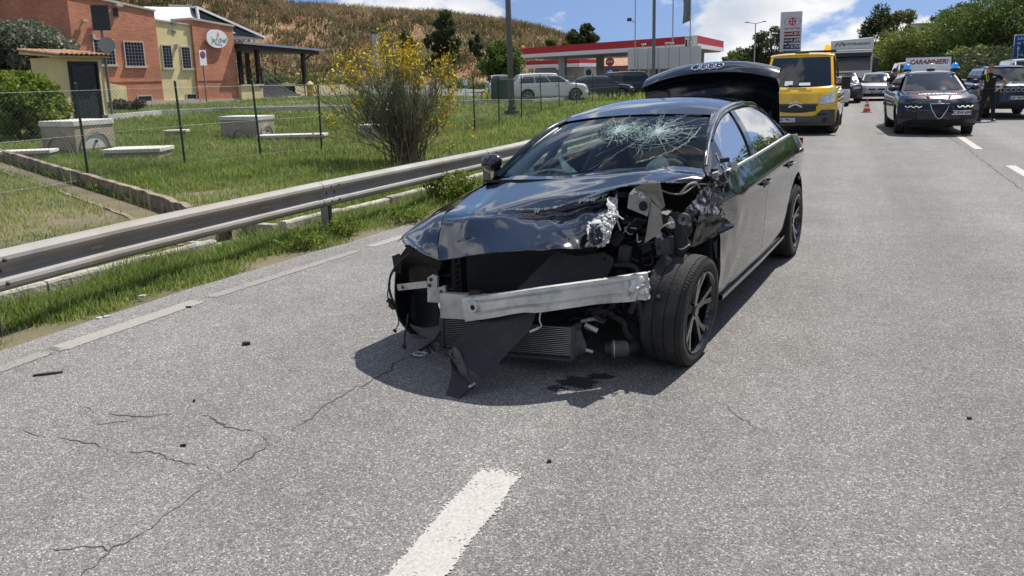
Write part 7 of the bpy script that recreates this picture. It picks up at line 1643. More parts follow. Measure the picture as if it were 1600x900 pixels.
for sd in (1, -1):
    mb = MB(); mb.shell(np.array([[(-3.88 - .10 * (1 - (y / .78) ** 2), sd * y, z) for z in (.82, .90, .99)] for y in np.linspace(.45, .79, 7)]), .03 * sd); ab(mb, 'tail_light', mat('tail_lamp_red', (.25, .01, .012), .15))
mb = MB(); mb.box(-3.85, -2.7, -.70, .70, .40, .48); mb.box(-2.72, -2.68, -.7, .7, .48, 1.05); ab(mb, 'boot_floor', m_int, smooth=False)
# boot lid standing open
lid = []
for y in np.linspace(-1, 1, 25):
    c_ = 1 - abs(y) ** 2.4; yy = y * .665; e = .02 * y * y
    lid.append([(-3.30, yy * .97, 1.02), (-3.26 + .02 * c_, yy, 1.2), (-3.21 + .03 * c_, yy, 1.42), (-3.175 + .02 * c_, yy, 1.54 + .075 * c_), (-3.135 + .02 * c_, yy, 1.575 + .10 * c_), (-3.08 + .03 * c_, yy, 1.595 + .105 * c_), (-3.09 + .03 * c_, yy, 1.615 + .108 * c_), (-3.17 + .02 * c_, yy * .995, 1.675 + .11 * c_), (-3.27 + .02 * c_, yy * .985, 1.70 + .11 * c_), (-3.40, yy * .96, 1.68 + .10 * c_)])
lidm = np.array([catmull(r_, 34) for r_ in lid]); lidm = np.stack([catmull(lidm[:, j], 41) for j in range(34)], 1)
mb = MB(); mb.shell(lidm, -.025); bl_ = ab(mb, 'boot_lid', m_bp, sharp=70)
for k in range(4):
    yc = -.108 + .072 * k; zc = 1.76; mb = MB()
    P = [(-3.105 - .030 * math.sin(a), yc + .048 * math.cos(a), zc + .006 + .024 * math.sin(a)) for a in np.linspace(0, 2 * math.pi, 25)]; mb.tube(P, .008, 6); ab(mb, 'badge_ring', m_chrome, bl_)
for sd in (1, -1): mb = MB(); mb.tube([(-3.0, sd * .58, .95), (-3.1, sd * .6, 1.1), (-3.16, sd * .6, 1.3)], .015, 6); ab(mb, 'lid_hinge', m_int, bl_)
# ---------------- bonnet (buckled, front bent down)
H0 = [[(-0.280,-0.763,1.005), (-0.280,-0.589,1.033), (-0.280,-0.328,1.053), (-0.280,-0.081,1.065), (-0.280,0.156,1.084), (-0.280,0.381,1.089), (-0.280,0.597,1.099), (-0.300,0.790,1.082)],
      [(-0.020,-0.780,0.948), (-0.020,-0.568,0.976), (-0.020,-0.289,1.007), (-0.020,-0.027,1.023), (-0.020,0.223,1.043), (-0.020,0.438,1.058), (-0.040,0.658,1.066), (-0.100,0.846,1.034)],
      [(0.268,-0.711,0.907), (0.259,-0.497,0.934), (0.237,-0.243,0.962), (0.211,-0.026,0.980), (0.159,0.193,0.994), (0.118,0.376,1.017), (0.200,0.564,1.051), (0.082,0.656,1.023)],
      [(0.479,-0.643,0.895), (0.465,-0.464,0.904), (0.441,-0.284,0.916), (0.409,-0.124,0.917), (0.371,0.034,0.921), (0.307,0.155,0.944), (0.244,0.274,0.967), (0.182,0.402,0.994)],
      [(0.556,-0.609,0.876), (0.543,-0.445,0.887), (0.502,-0.257,0.898), (0.431,-0.112,0.893), (0.386,0.041,0.896), (0.319,0.160,0.915), (0.257,0.284,0.942), (0.199,0.406,0.973)],
      [(0.618,-0.581,0.851), (0.609,-0.432,0.869), (0.565,-0.237,0.877), (0.495,-0.076,0.873), (0.430,0.072,0.873), (0.348,0.186,0.880), (0.288,0.307,0.912), (0.231,0.419,0.951)],
      [(0.757,-0.511,0.751), (0.754,-0.386,0.771), (0.710,-0.195,0.800), (0.650,-0.012,0.810), (0.589,0.146,0.815), (0.501,0.268,0.821), (0.435,0.360,0.830), (0.384,0.431,0.857)],
      [(0.857,-0.439,0.677), (0.862,-0.347,0.694), (0.843,-0.136,0.730), (0.795,0.048,0.747), (0.740,0.203,0.750), (0.631,0.329,0.725), (0.535,0.404,0.719), (0.464,0.465,0.733)]]
Hs = surf(H0, 120, 110); du = np.gradient(Hs, axis=0); dv = np.gradient(Hs, axis=1); nn = np.cross(dv, du); nn /= np.linalg.norm(nn, axis=2, keepdims=True)
nn = np.where(nn[..., 2:3] < 0, -nn, nn)
U, V = np.meshgrid(np.linspace(0, 1, 120), np.linspace(0, 1, 110), indexing='ij')
rightw = np.clip((V - .40) / .5, 0, 1); frontw = np.clip((U - .42) / .2, 0, 1)
rid_ = (.5 - np.abs(noise3(Hs, 4.5, 8))) * .5 + (.5 - np.abs(noise3(Hs, 10, 9))) * .22
d = .030 * (rid_ - .3) * rightw * frontw + .012 * (rid_ - .3) * (1 - frontw) * rightw + .010 * noise3(Hs, 3.0, 2) * (.25 + rightw) + .016 * noise3(Hs, 6.5, 4) * rightw * (.35 + frontw) + .008 * noise3(Hs, 14, 6) * rightw * frontw
# two scalloped dents in the bent-down face and long pressed creases
for (u0, v0, ru, rv, am) in ((.66, .50, .06, .09, -.022), (.66, .72, .07, .08, -.028), (.62, .86, .06, .06, -.03), (.80, .80, .09, .12, .018), (.10, .62, .05, .25, .014), (.25, .85, .06, .10, -.03), (.33, .70, .03, .2, .012), (.14, .95, .05, .08, .02)):
    d += am * np.exp(-((U - u0) / ru) ** 2 - ((V - v0) / rv) ** 2)
d += .006 * np.exp(-((V - .16 - .03 * U) / .035) ** 2) * (U < .85)      # raised flank line of the bonnet
Hs = Hs + nn * d[..., None]
mb = MB(); mb.shell(Hs, -.006 if np.mean(np.cross(dv, du)[..., 2]) < 0 else .006); bon = ab(mb, 'bonnet', m_bp, sharp=75)
# torn bright paint along the fold and at the smashed corner
def ragged(line, wid, m, name, par, seed, lift=.006):
    q = random.Random(seed); P = catmull(line, len(line) * 8); rows = []
    for i, p in enumerate(P):
        w = wid * q.uniform(.15, 1.25) * min(1, (i + 1) / 4, (len(P) - i) / 4); p = np.array(p) + np.array((.004, 0, lift)); rows.append([p + np.array((.0, 0, w * .35)), p + np.array((w * .6, q.uniform(-.3, .3) * w, -w * .7))])
    mb = MB(); mb.grid(np.array(rows)); return ab(mb, name, m, par, smooth=False)
hp_ = lambda u, v: Hs[int(u * 119), int(v * 109)]
ragged([hp_(.44, v) for v in (.30, .36, .42, .47, .52)], .010, m_torn, 'torn_edge', bon, 1); ragged([hp_(.45, v) for v in (.515, .53, .545)], .028, m_torn, 'torn_edge', bon, 2)
ragged([hp_(.45, v) for v in (.55, .62, .70)], .012, m_torn, 'torn_edge', bon, 3); ragged([hp_(.46, v) for v in (.78, .85, .91, .99)], .028, m_torn, 'torn_edge', bon, 4)
ragged([hp_(.985, v) for v in (.80, .85, .9, .95, .99)], .018, m_torn, 'torn_edge', bon, 5)
def crumple(C, nu, nv, amp, freq, seed, th=.004, sharp=False, jag=0.0):
    """patch from a grid of control points, crumpled by sharp-creased noise"""
    P = surf(C, nu, nv); a = np.gradient(P, axis=0); b = np.gradient(P, axis=1); n = np.cross(a, b); n /= np.linalg.norm(n, axis=2, keepdims=True) + 1e-9
    k = noise3(P, freq, seed); k2 = noise3(P, freq * 2.3, seed + 5); dd = (np.abs(k) * 2 - .5) + .5 * (np.abs(k2) * 2 - .5)
    P = P + n * (dd * amp)[..., None]
    if jag:
        q = np.random.default_rng(seed)
        for e in (0, -1):
            P[:, e] += (P[:, 1 if e == 0 else -2] - P[:, e]) * q.uniform(-jag, jag, (nu, 1)) * 2; P[e] += (P[1 if e == 0 else -2] - P[e]) * q.uniform(-jag, jag, (nv, 1)) * 2
    mb = MB(); mb.shell(P, th); return mb
mb = crumple([[(0.476,0.358,0.864), (0.426,0.409,0.894), (0.373,0.450,0.909), (0.316,0.466,0.915)], [(0.543,0.376,0.817), (0.495,0.423,0.824), (0.440,0.462,0.838), (0.333,0.481,0.872)], [(0.573,0.390,0.741), (0.530,0.430,0.727), (0.480,0.479,0.741), (0.432,0.479,0.806)]], 22, 22, .010, 16, 3, jag=.45); ab(mb, 'torn_corner', scratched('torn_white_paint', (.01, .012, .018), (.62, .62, .60), (55, 30, 40), .42, .52), bon, smooth=False)
mb = crumple([[(0.289,0.382,0.963), (0.250,0.406,0.973), (0.218,0.422,0.976)], [(0.342,0.417,0.903), (0.320,0.436,0.915), (0.286,0.454,0.925)], [(0.413,0.427,0.809), (0.375,0.447,0.833), (0.315,0.470,0.876)], [(0.449,0.450,0.764), (0.420,0.454,0.781), (0.363,0.470,0.824)]], 14, 8, .010, 14, 8, jag=.5); ab(mb, 'torn_flap', m_torn, bon, smooth=False)
mb = crumple([[(0.502,0.378,0.846), (0.484,0.402,0.851), (0.462,0.432,0.841)], [(0.566,0.399,0.792), (0.562,0.440,0.785), (0.518,0.464,0.785)], [(0.572,0.409,0.757), (0.560,0.443,0.741), (0.513,0.470,0.755)]], 10, 10, .03, 15, 12); ab(mb, 'crushed_corner', m_gb, bon, smooth=False)
# ---------------- right front wing (left in the picture)
W0 = [[(-0.280,-0.763,1.005), (-0.310,-0.822,0.983), (-0.379,-0.900,0.950), (-.36, -.935, .80), (-.36, -.93, .62)],
      [(-0.020,-0.780,0.948), (-0.030,-0.842,0.928), (-0.062,-0.920,0.895), (-.06, -.955, .80), (-.06, -.95, .765)],
      [(0.268,-0.711,0.907), (0.258,-0.798,0.887), (0.203,-0.930,0.849), (.20, -.955, .78), (.20, -.95, .735)],
      [(0.479,-0.643,0.895), (0.475,-0.753,0.863), (0.377,-0.940,0.799), (.37, -.955, .72), (.36, -.95, .64)],
      [(0.638,-0.573,0.834), (0.603,-0.723,0.811), (0.485,-0.940,0.766), (.47, -.95, .70), (.44, -.94, .66)],
      [(0.747,-0.519,0.748), (0.702,-0.684,0.737), (0.555,-0.930,0.732), (.545, -.935, .705), (.52, -.93, .69)],
      [(0.852,-0.442,0.676), (0.792,-0.609,0.698), (0.707,-0.786,0.726), (.585, -.90, .69), (.57, -.89, .685)]]
mb = MB(); mb.shell(surf(W0, 50, 30), -.008); ab(mb, 'right_front_wing', m_bp, sharp=70)
mb = MB(); mb.shell(surf([[(0.018,-0.950,0.865), (0.162,-0.960,0.837), (0.339,-0.970,0.782)], [(0.271,-0.965,0.802), (0.404,-0.975,0.772), (0.505,-0.980,0.738)], [(0.490,-0.970,0.736), (0.540,-0.975,0.719), (0.568,-0.980,0.707)]], 12, 8), -.006); ab(mb, 'torn_wing_strip', m_gb)
# ---------------- left front wing remains
mb = crumple([[(-0.100,0.858,1.003), (-0.160,0.897,0.947), (-0.220,0.922,0.867), (-0.270,0.942,0.795)], [(-0.020,0.821,0.920), (-0.060,0.865,0.876), (-0.120,0.903,0.820), (-0.200,0.946,0.751)], [(0.055,0.776,0.846), (0.020,0.828,0.810), (-0.040,0.865,0.762), (-0.100,0.912,0.712)], [(0.086,0.733,0.726), (0.074,0.769,0.694), (0.056,0.803,0.660), (0.000,0.825,0.634)]], 44, 34, .020, 3.6, 21, jag=.4); ab(mb, 'crumpled_wing', m_scr2, smooth=True, sharp=20)
mb = crumple([[(0.020,0.866,0.827), (-0.100,0.909,0.823), (-0.200,0.953,0.783), (-0.260,1.002,0.734)], [(0.040,0.858,0.760), (-0.060,0.899,0.751), (-0.160,0.949,0.742), (-0.250,1.008,0.723)], [(0.072,0.832,0.649), (0.000,0.879,0.660), (-0.120,0.938,0.686), (-0.240,1.003,0.713)]], 20, 24, .012, 6, 25); ab(mb, 'bent_wing_point', m_bp, sharp=40)
mb = crumple([[(0.132,0.738,0.866), (0.133,0.770,0.871), (0.137,0.794,0.860)], [(0.148,0.768,0.770), (0.164,0.812,0.774), (0.159,0.833,0.766)], [(0.152,0.740,0.669), (0.170,0.801,0.656), (0.190,0.860,0.682)], [(0.150,0.756,0.615), (0.168,0.808,0.606), (0.171,0.825,0.623)]], 14, 10, .012, 8, 31, .008); ab(mb, 'bent_bracket', m_under, smooth=True, sharp=30)
mb = MB(); mb.tube(catmull([(0.155,0.741,0.697), (0.165,0.776,0.666), (0.186,0.821,0.660), (0.193,0.865,0.690)], 14), .005, 6); ab(mb, 'bracket_lip', m_alu)
mb = MB(); mb.tube(catmull([(0.074,0.764,0.965), (0.050,0.810,1.019), (-0.020,0.835,1.021), (-0.050,0.846,0.986)], 14), .008, 6); mb.tube(catmull([(0.200,0.603,1.058), (0.073,0.677,0.980), (0.066,0.777,0.968), (-0.020,0.835,1.013)], 18), .005, 6); ab(mb, 'bent_seal', mat('dusty_seal', (.28, .25, .21), .7))
# headlight carrier: torn folded plastic
F = lambda pts: [np.array(p) for p in pts]
def facets(name, polys, m, th=.006):
    mb = MB()
    for poly in polys:
        P = [Vector(p) for p in poly]; n = (P[1] - P[0]).cross(P[2] - P[0]).normalized(); mb.prism(P, (0, 0, 0), n * th)
    return ab(mb, name, m, smooth=False)
facets('headlight_carrier', [[(0.312,0.540,1.002), (0.272,0.560,1.034), (0.360,0.655,1.068), (0.290,0.617,1.010)], [(0.290,0.617,1.010), (0.360,0.655,1.068), (0.360,0.737,1.071), (0.300,0.702,1.004)], [(0.300,0.702,1.004), (0.360,0.737,1.071), (0.292,0.746,0.926), (0.313,0.731,0.911)], [(0.314,0.673,0.977), (0.290,0.617,1.010), (0.300,0.702,1.004), (0.313,0.731,0.911)],
    [(0.348,0.543,0.925), (0.312,0.540,1.002), (0.290,0.617,1.010), (0.314,0.673,0.977)], [(0.348,0.543,0.925), (0.314,0.673,0.977), (0.354,0.669,0.879)]], m_beige)
facets('headlight_carrier', [[(0.319,0.675,0.966), (0.331,0.741,0.910), (0.379,0.717,0.859)], [(0.331,0.741,0.910), (0.345,0.758,0.824), (0.379,0.717,0.859)], [(0.319,0.675,0.966), (0.379,0.717,0.859), (0.354,0.670,0.827)], [(0.354,0.670,0.827), (0.379,0.717,0.859), (0.366,0.736,0.776), (0.378,0.660,0.727)], [(0.379,0.717,0.859), (0.345,0.758,0.824), (0.366,0.736,0.776)]], m_beige)
mb = MB(); mb.ell((0.346,0.639,0.937), (.004, .026, .03), 12, 6); ab(mb, 'carrier_hole', m_int)
facets('white_clip', [[(0.315,0.561,1.017), (0.297,0.616,1.015), (0.315,0.646,0.984), (0.323,0.611,0.959), (0.314,0.600,0.999)]], m_torn)
# ---------------- front end: dark core, radiator, crash beam, cooler
mb = MB(); mb.hexa([(-.6, -.62, .22), (.34, -.62, .22), (.12, .60, .22), (-.6, .60, .22), (-.6, -.62, .70), (.34, -.62, .68), (.06, .60, .68), (-.6, .60, .70)]); mb.box(-.45, -.05, -.55, .50, .70, .86); mb.box(-.50, .42, -.80, -.62, .45, .64); ab(mb, 'engine_block', m_int, smooth=False)
mb = MB(); P = np.array([[(.50 - .22 * i / 16, -.48 + .80 * i / 16, .34 + .34 * j / 10) for j in range(11)] for i in range(17)]); mb.shell(P, .02)
rad_ = ab(mb, 'radiator', m_eng); mb = MB()
for k in range(26): z_ = .355 + k * .0125; mb.add([(.524, -.46, z_), (.310, .30, z_), (.310, .30, z_ + .004), (.524, -.46, z_ + .004)], [(0, 1, 2, 3)])
ab(mb, 'radiator_fins', mat('radiator_grey', (.035, .035, .036), .5), rad_, smooth=False, stuff=True)
mb = MB(); mb.box(.40, .56, -.56, -.49, .34, .70); mb.hexa([(.44, -.52, .675), (.58, -.52, .675), (.40, .35, .675), (.26, .35, .675), (.44, -.52, .71), (.58, -.52, .71), (.40, .35, .71), (.26, .35, .71)]); ab(mb, 'radiator_frame', m_under, smooth=False)
mb = MB()
for k in range(9): mb.tube(catmull([(.56, -.50 - .01 * (k % 3), .68 - k * .035), (.585, -.515, .672 - k * .035), (.57, -.54, .66 - k * .035)], 6), .007, 5)
ab(mb, 'frame_clips', m_plast, stuff=True)
# crash beam with pressed ribs
top = catmull([(0.959,-0.215,0.486), (0.949,-0.031,0.512), (0.896,0.178,0.543), (0.790,0.353,0.557), (0.642,0.510,0.560), (0.521,0.632,0.564), (0.435,0.702,0.562)], 40); bot = catmull([(0.952,-0.203,0.355), (0.947,-0.019,0.393), (0.910,0.146,0.427), (0.885,0.234,0.427), (0.772,0.374,0.433), (0.642,0.509,0.434), (0.521,0.633,0.422), (0.432,0.710,0.423)], 40)
rows = []
for i in range(40):
    u = i / 39; r_ = []
    for k, o in ((0, -.05), (0, 0), (.10, .0), (.16, -.012), (.24, -.012), (.30, 0), (.62, 0), (.68, -.012), (.76, -.012), (.82, 0), (1, .0), (1, -.05)):
        rib = 1 if .10 < u < .9 else 0
        r_.append(top[i] * (1 - k) + bot[i] * k + np.array((o if o <= -.04 or rib else 0, 0, 0)))
    rows.append(r_)
mb = MB(); mb.shell(np.array(rows), -.006); beam_ = ab(mb, 'crash_beam', m_alu, sharp=30)
mb = MB(); c_ = np.array((0.965,-0.134,0.445)); mb.lathe([(.016, -.005), (.016, .012), (.030, .014), (.034, .004), (.036, -.004)], tuple(c_), (1, 0, 0), 18); ab(mb, 'tow_eye_socket', m_alu, beam_)
mb = MB(); mb.lathe([(.001, .006), (.016, .006)], tuple(c_), (1, 0, 0), 14); ab(mb, 'socket_hole', m_int, beam_)
mb = crumple([[(0.521,0.632,0.556), (0.475,0.672,0.570), (0.402,0.698,0.554)], [(0.542,0.637,0.495), (0.505,0.683,0.504), (0.425,0.718,0.493)], [(0.519,0.636,0.422), (0.472,0.679,0.420), (0.400,0.702,0.425)]], 14, 14, .03, 12, 41, .008); ab(mb, 'crushed_beam_end', m_alu, beam_, sharp=30)
mb = MB(); mb.hexa([(0.911,-0.408,0.340), (0.894,-0.198,0.342), (0.714,-0.318,0.278), (0.731,-0.540,0.275), (0.918,-0.396,0.496), (0.902,-0.187,0.491), (0.710,-0.208,0.455), (0.740,-0.467,0.452)]); ab(mb, 'crash_box', m_alup, beam_, smooth=False)
mb = MB(); mb.bar((0.904,-0.202,0.506), (0.894,-0.125,0.509), .02, .02); mb.bar((0.902,-0.190,0.518), (0.895,-0.133,0.520), .012, .012); ab(mb, 'beam_clip', m_bolt, beam_, smooth=False)
# front bracket left
mb = MB(); mb.prism([(0.714,-0.638,0.524), (0.715,-0.596,0.548), (0.717,-0.561,0.538), (0.717,-0.565,0.464), (0.699,-0.518,0.479), (0.699,-0.514,0.364), (0.714,-0.647,0.366)], (-.02, 0, 0), (0, 0, 0)); ab(mb, 'mounting_plate', m_alup, smooth=False)
for q in ((0.720,-0.609,0.515), (0.719,-0.621,0.477), (0.708,-0.543,0.438)): mb = MB(); mb.lathe([(.001, .004), (.011, .004), (.013, 0)], q, (1, 0, 0), 10); ab(mb, 'bolt', m_bolt)
mb = MB(); mb.bar((0.664,-0.917,0.430), (0.694,-0.655,0.477), .012, .042); ab(mb, 'side_bar', m_alup, smooth=False)
mb = MB(); mb.lathe([(.001, .004), (.009, .004), (.011, 0)], (0.681,-0.866,0.438), (1, 0, 0), 10); ab(mb, 'bolt', m_bolt)
# right wheel house liner and its inner wall
mb = MB(); mb.shell(surf([[(0.667,-0.823,0.712), (0.652,-0.716,0.655), (0.638,-0.579,0.609)], [(0.584,-0.971,0.577), (0.420,-0.926,0.475), (0.528,-0.683,0.494)], [(0.564,-1.021,0.393), (0.369,-1.015,0.289), (0.502,-0.733,0.310)], [(0.563,-1.013,0.206), (0.412,-0.993,0.118), (0.517,-0.688,0.164)], [(0.583,-0.906,0.096), (0.523,-0.825,0.077), (0.549,-0.658,0.102)]], 24, 16), -.01); ab(mb, 'wheel_liner', m_eng)
mb = crumple([[(0.494,-0.942,0.611), (0.499,-0.814,0.583), (0.554,-0.671,0.577)], [(0.469,-0.969,0.507), (0.473,-0.849,0.488), (0.554,-0.675,0.492)], [(0.495,-0.954,0.425), (0.498,-0.834,0.425), (0.566,-0.690,0.434)]], 8, 8, .01, 9, 51); ab(mb, 'inner_panel', m_rustb)
mb = crumple([[(0.656,-0.844,0.191), (0.673,-0.728,0.177), (0.702,-0.554,0.219)], [(0.684,-0.753,0.134), (0.703,-0.648,0.134), (0.706,-0.555,0.149)], [(0.703,-0.687,0.139), (0.708,-0.625,0.112), (0.706,-0.557,0.102)]], 10, 10, .015, 12, 52); ab(mb, 'air_duct', m_gplast)
rr = np.random.default_rng(17)
def clutter(n, lo, hi, name, m, r0, r1, seed, L=.12):
    q = np.random.default_rng(seed)
    for k in range(n):
        a = np.array([q.uniform(lo[i], hi[i]) for i in range(3)]); pts = [a]
        for j in range(3): pts.append(pts[-1] + q.normal(0, L / 3, 3) * np.array((.5, 1, .8)))
        mb = MB(); mb.tube(catmull(pts, 12), q.uniform(r0, r1), 7); ab(mb, name, m)
clutter(16, (.30, -.80, .28), (.48, -.58, .58), 'loose_hose', m_eng, .006, .016, 61); clutter(30, (.02, .30, .34), (.32, .74, .84), 'loose_hose', m_eng, .006, .018, 62, .2); clutter(10, (.15, .3, .22), (.48, .62, .38), 'loose_hose', m_eng, .01, .022, 63, .2)
clutter(7, (.10, .34, .40), (.34, .70, .80), 'loose_wire', m_alup, .003, .005, 64, .16)
q = np.random.default_rng(65)
for k in range(26):
    c_ = np.array((q.uniform(.0, .28), q.uniform(.34, .76), q.uniform(.34, .86))); s_ = q.uniform(.015, .05, 3); mb = MB(); R_ = Matrix.Rotation(q.uniform(0, 3), 3, 'X') @ Matrix.Rotation(q.uniform(0, 3), 3, 'Z')
    mb.hexa([tuple(c_ + np.array(R_ @ Vector((a * s_[0], b * s_[1], e * s_[2])))) for e in (-1, 1) for a, b in ((-1, -1), (1, -1), (1, 1), (-1, 1))]); ab(mb, 'broken_fitting', [m_eng, m_plast, m_gplast, m_alu, m_scrape][int(q.choice(5, p=[.4, .25, .15, .1, .1]))], smooth=False)
# plate with lamp socket behind the wing, strut tower
mb = MB(); mb.box(-.33, -.27, .50, .86, .30, .98); ab(mb, 'inner_wing', m_int, smooth=False)
mb = crumple([[(0.123,0.672,0.852), (0.141,0.726,0.844), (0.145,0.759,0.819)], [(0.132,0.684,0.788), (0.144,0.736,0.776), (0.148,0.768,0.778)]], 6, 8, .01, 12, 71, .01); ab(mb, 'lamp_bracket', m_alup, smooth=False)
mb = MB(); mb.lathe([(.014, .0), (.014, .02), (.034, .025), (.04, .0)], (0.136,0.810,0.826), (1, .3, .2), 16); ab(mb, 'lamp_socket', m_scrape)
mb = crumple([[(0.192,0.658,0.759), (0.196,0.699,0.769)], [(0.202,0.678,0.708), (0.206,0.719,0.703)], [(0.207,0.688,0.678), (0.214,0.734,0.674)]], 10, 6, .02, 20, 72, .004, jag=.8); ab(mb, 'torn_shard', m_torn, smooth=False)
mb = crumple([[(0.167,0.674,0.705), (0.183,0.739,0.645), (0.199,0.811,0.613)], [(0.177,0.662,0.671), (0.178,0.718,0.604), (0.219,0.833,0.588)]], 6, 14, .02, 14, 73, .006, jag=.6); ab(mb, 'torn_shard', m_scrape, smooth=False)
# intercooler
tlq, trq, brq, blq = (np.array(p) for p in ((0.771,-0.483,0.284), (0.620,0.315,0.262), (0.655,0.322,0.100), (0.732,-0.519,0.094)))
mb = MB(); n = 15
for k in range(n):
    a = tlq + (blq - tlq) * (k + .15) / n; b = trq + (brq - trq) * (k + .15) / n; a2 = tlq + (blq - tlq) * (k + .62) / n; b2 = trq + (brq - trq) * (k + .62) / n
    mb.add([a, b, b2, a2, a - (.03, 0, 0), b - (.03, 0, 0), b2 - (.03, 0, 0), a2 - (.03, 0, 0)], [(3, 2, 1, 0), (0, 1, 5, 4), (2, 3, 7, 6)])
ic = MB(); ic.hexa([tuple(p) for p in (blq - (.02, 0, 0), brq - (.02, 0, 0), brq - (.07, 0, 0), blq - (.07, 0, 0), tlq - (.02, 0, 0), trq - (.02, 0, 0), trq - (.07, 0, 0), tlq - (.07, 0, 0))]); ico = ab(ic, 'intercooler', m_int, smooth=False)
ab(mb, 'cooler_fins', m_fin, ico, smooth=False, stuff=True)
for (a, b, w_) in ((tlq, blq, -.03), (trq, brq, .025)):
    mb = MB(); mb.hexa([tuple(p) for p in (b + (.01, 0, -.01), b + (.01, w_, -.01), b + (-.08, w_, -.01), b + (-.08, 0, -.01), a + (.01, 0, .012), a + (.01, w_, .012), a + (-.08, w_, .012), a + (-.08, 0, .012))]); ab(mb, 'cooler_tank', m_gplast, ico, smooth=False)
mb = crumple([[(0.616,0.325,0.254), (0.600,0.362,0.238)], [(0.652,0.342,0.186), (0.612,0.396,0.160)], [(0.651,0.332,0.104), (0.609,0.382,0.111)]], 10, 8, .012, 14, 81, .01); ab(mb, 'cooler_outlet', m_gplast, ico)
mb = MB(); mb.bar((0.733,-0.529,0.076), (0.655,0.338,0.082), .03, .014); ab(mb, 'cooler_lip', m_gplast, ico, smooth=False)
mb = MB(); mb.tube([(0.620,0.395,0.139), (0.615,0.417,0.132), (0.609,0.442,0.125)], .010, 8); ab(mb, 'hose_stub', m_alup, ico)
# big intake hose with clamp
mb = MB(); hpts = catmull([(0.182,0.446,0.316), (0.203,0.480,0.222), (0.272,0.565,0.157), (0.345,0.610,0.117), (0.418,0.582,0.105), (0.459,0.527,0.105), (0.491,0.463,0.104)], 24); mb.tube(hpts, .045, 14); ab(mb, 'intake_hose', m_eng)
mb = MB(); mb.tube([tuple(hpts[k]) for k in range(16, 22)], .049, 14); ho_ = ab(mb, 'hose_sleeve', mat('dusty_hose', (.12, .105, .09), .8, var=.3, vscale=20))
mb = MB(); mb.tube([tuple(hpts[20]), tuple(hpts[20] * .7 + hpts[21] * .3)], .052, 16); ab(mb, 'hose_clamp', m_alu, ho_)
mb = MB(); mb.tube(catmull([(0.485,0.309,0.257), (0.455,0.386,0.275), (0.434,0.435,0.253)], 10), .012, 8); ab(mb, 'metal_pipe', m_alup)
mb = MB(); mb.tube([(0.499,0.340,0.244), (0.484,0.415,0.211)], .016, 8); ab(mb, 'metal_pipe', m_alu)
mb = MB(); mb.tube(catmull([(0.865,0.243,0.426), (0.876,0.240,0.377), (0.883,0.255,0.344), (0.900,0.232,0.332), (0.914,0.215,0.324)], 14), .004, 6); mb.bar((0.917,0.201,0.319), (0.907,0.252,0.343), .012, .012); ab(mb, 'loose_clip', m_alup)
# undertray torn loose: hangs from behind the beam to the ground
def flap(poly_rows, name, m, seed, amp=.006, th=.007):
    P = surf(poly_rows, 40, 16); n = noise3(P, 5, seed); P[..., 0] += n * amp * 2; mb = MB(); mb.shell(P, th); return ab(mb, name, m, sharp=40)
fl_ = flap([[(0.896,-0.043,0.380), (0.879,0.066,0.392), (0.832,0.197,0.405)], [(0.984,-0.122,0.338), (0.944,0.040,0.334), (0.879,0.171,0.312)], [(1.048,-0.191,0.275), (1.004,-0.010,0.250), (0.959,0.108,0.222)], [(1.077,-0.212,0.225), (1.064,-0.038,0.185), (1.047,0.050,0.137)], [(1.117,-0.157,0.166), (1.121,-0.054,0.128), (1.110,0.013,0.088)]], 'torn_undertray', m_under, 91)
mb = MB(); mb.shell(surf([[(1.065,-0.248,0.202), (1.076,-0.209,0.222), (1.080,-0.185,0.207)], [(1.103,-0.215,0.169), (1.102,-0.178,0.136), (1.106,-0.141,0.119)], [(1.152,-0.171,0.105), (1.143,-0.109,0.084), (1.143,-0.026,0.054)], [(1.199,-0.167,0.029), (1.197,-0.109,0.029), (1.185,-0.063,0.024)], [(1.240,-0.159,-0.021), (1.250,-0.109,-0.024), (1.250,-0.075,-0.019)], [(1.270,-0.104,-0.030), (1.280,-0.081,-0.034), (1.280,-0.064,-0.031)]], 24, 10), .006); ab(mb, 'torn_lip', m_under, fl_, sharp=30)
mb = crumple([[(1.068,-0.246,0.196), (1.088,-0.191,0.239), (1.091,-0.155,0.221)], [(1.102,-0.193,0.171), (1.112,-0.151,0.187), (1.113,-0.109,0.163)], [(1.129,-0.117,0.104), (1.141,-0.083,0.124), (1.130,-0.050,0.080)], [(1.141,-0.053,0.038), (1.145,-0.032,0.065), (1.140,-0.015,0.043)]], 16, 8, .012, 12, 93, .006); ab(mb, 'tray_corner', m_gplast, fl_, sharp=30)
mb = MB(); mb.lathe([(.008, 0), (.012, .012), (.02, .014), (.024, 0)], (1.103,-0.178,0.204), (1, -.3, .5), 14); ab(mb, 'tray_grommet', m_under, fl_)
mb = MB(); mb.bar((1.158,-0.050,0.053), (1.160,-0.018,0.073), .02, .012); ab(mb, 'tray_clip', m_torn, fl_, smooth=False)
flap([[(0.580,0.194,0.701), (0.490,0.281,0.659), (0.353,0.401,0.658)], [(0.662,0.152,0.644), (0.521,0.275,0.588), (0.326,0.447,0.600)], [(0.746,0.095,0.570), (0.614,0.257,0.510), (0.422,0.414,0.495)], [(0.832,0.033,0.489), (0.760,0.208,0.461), (0.599,0.352,0.452)]], 'torn_undertray', m_under, 95)
mb = MB(); mb.bar((0.404,0.365,0.551), (0.386,0.390,0.575), .015, .012); ab(mb, 'silver_clip', m_alu, smooth=False)
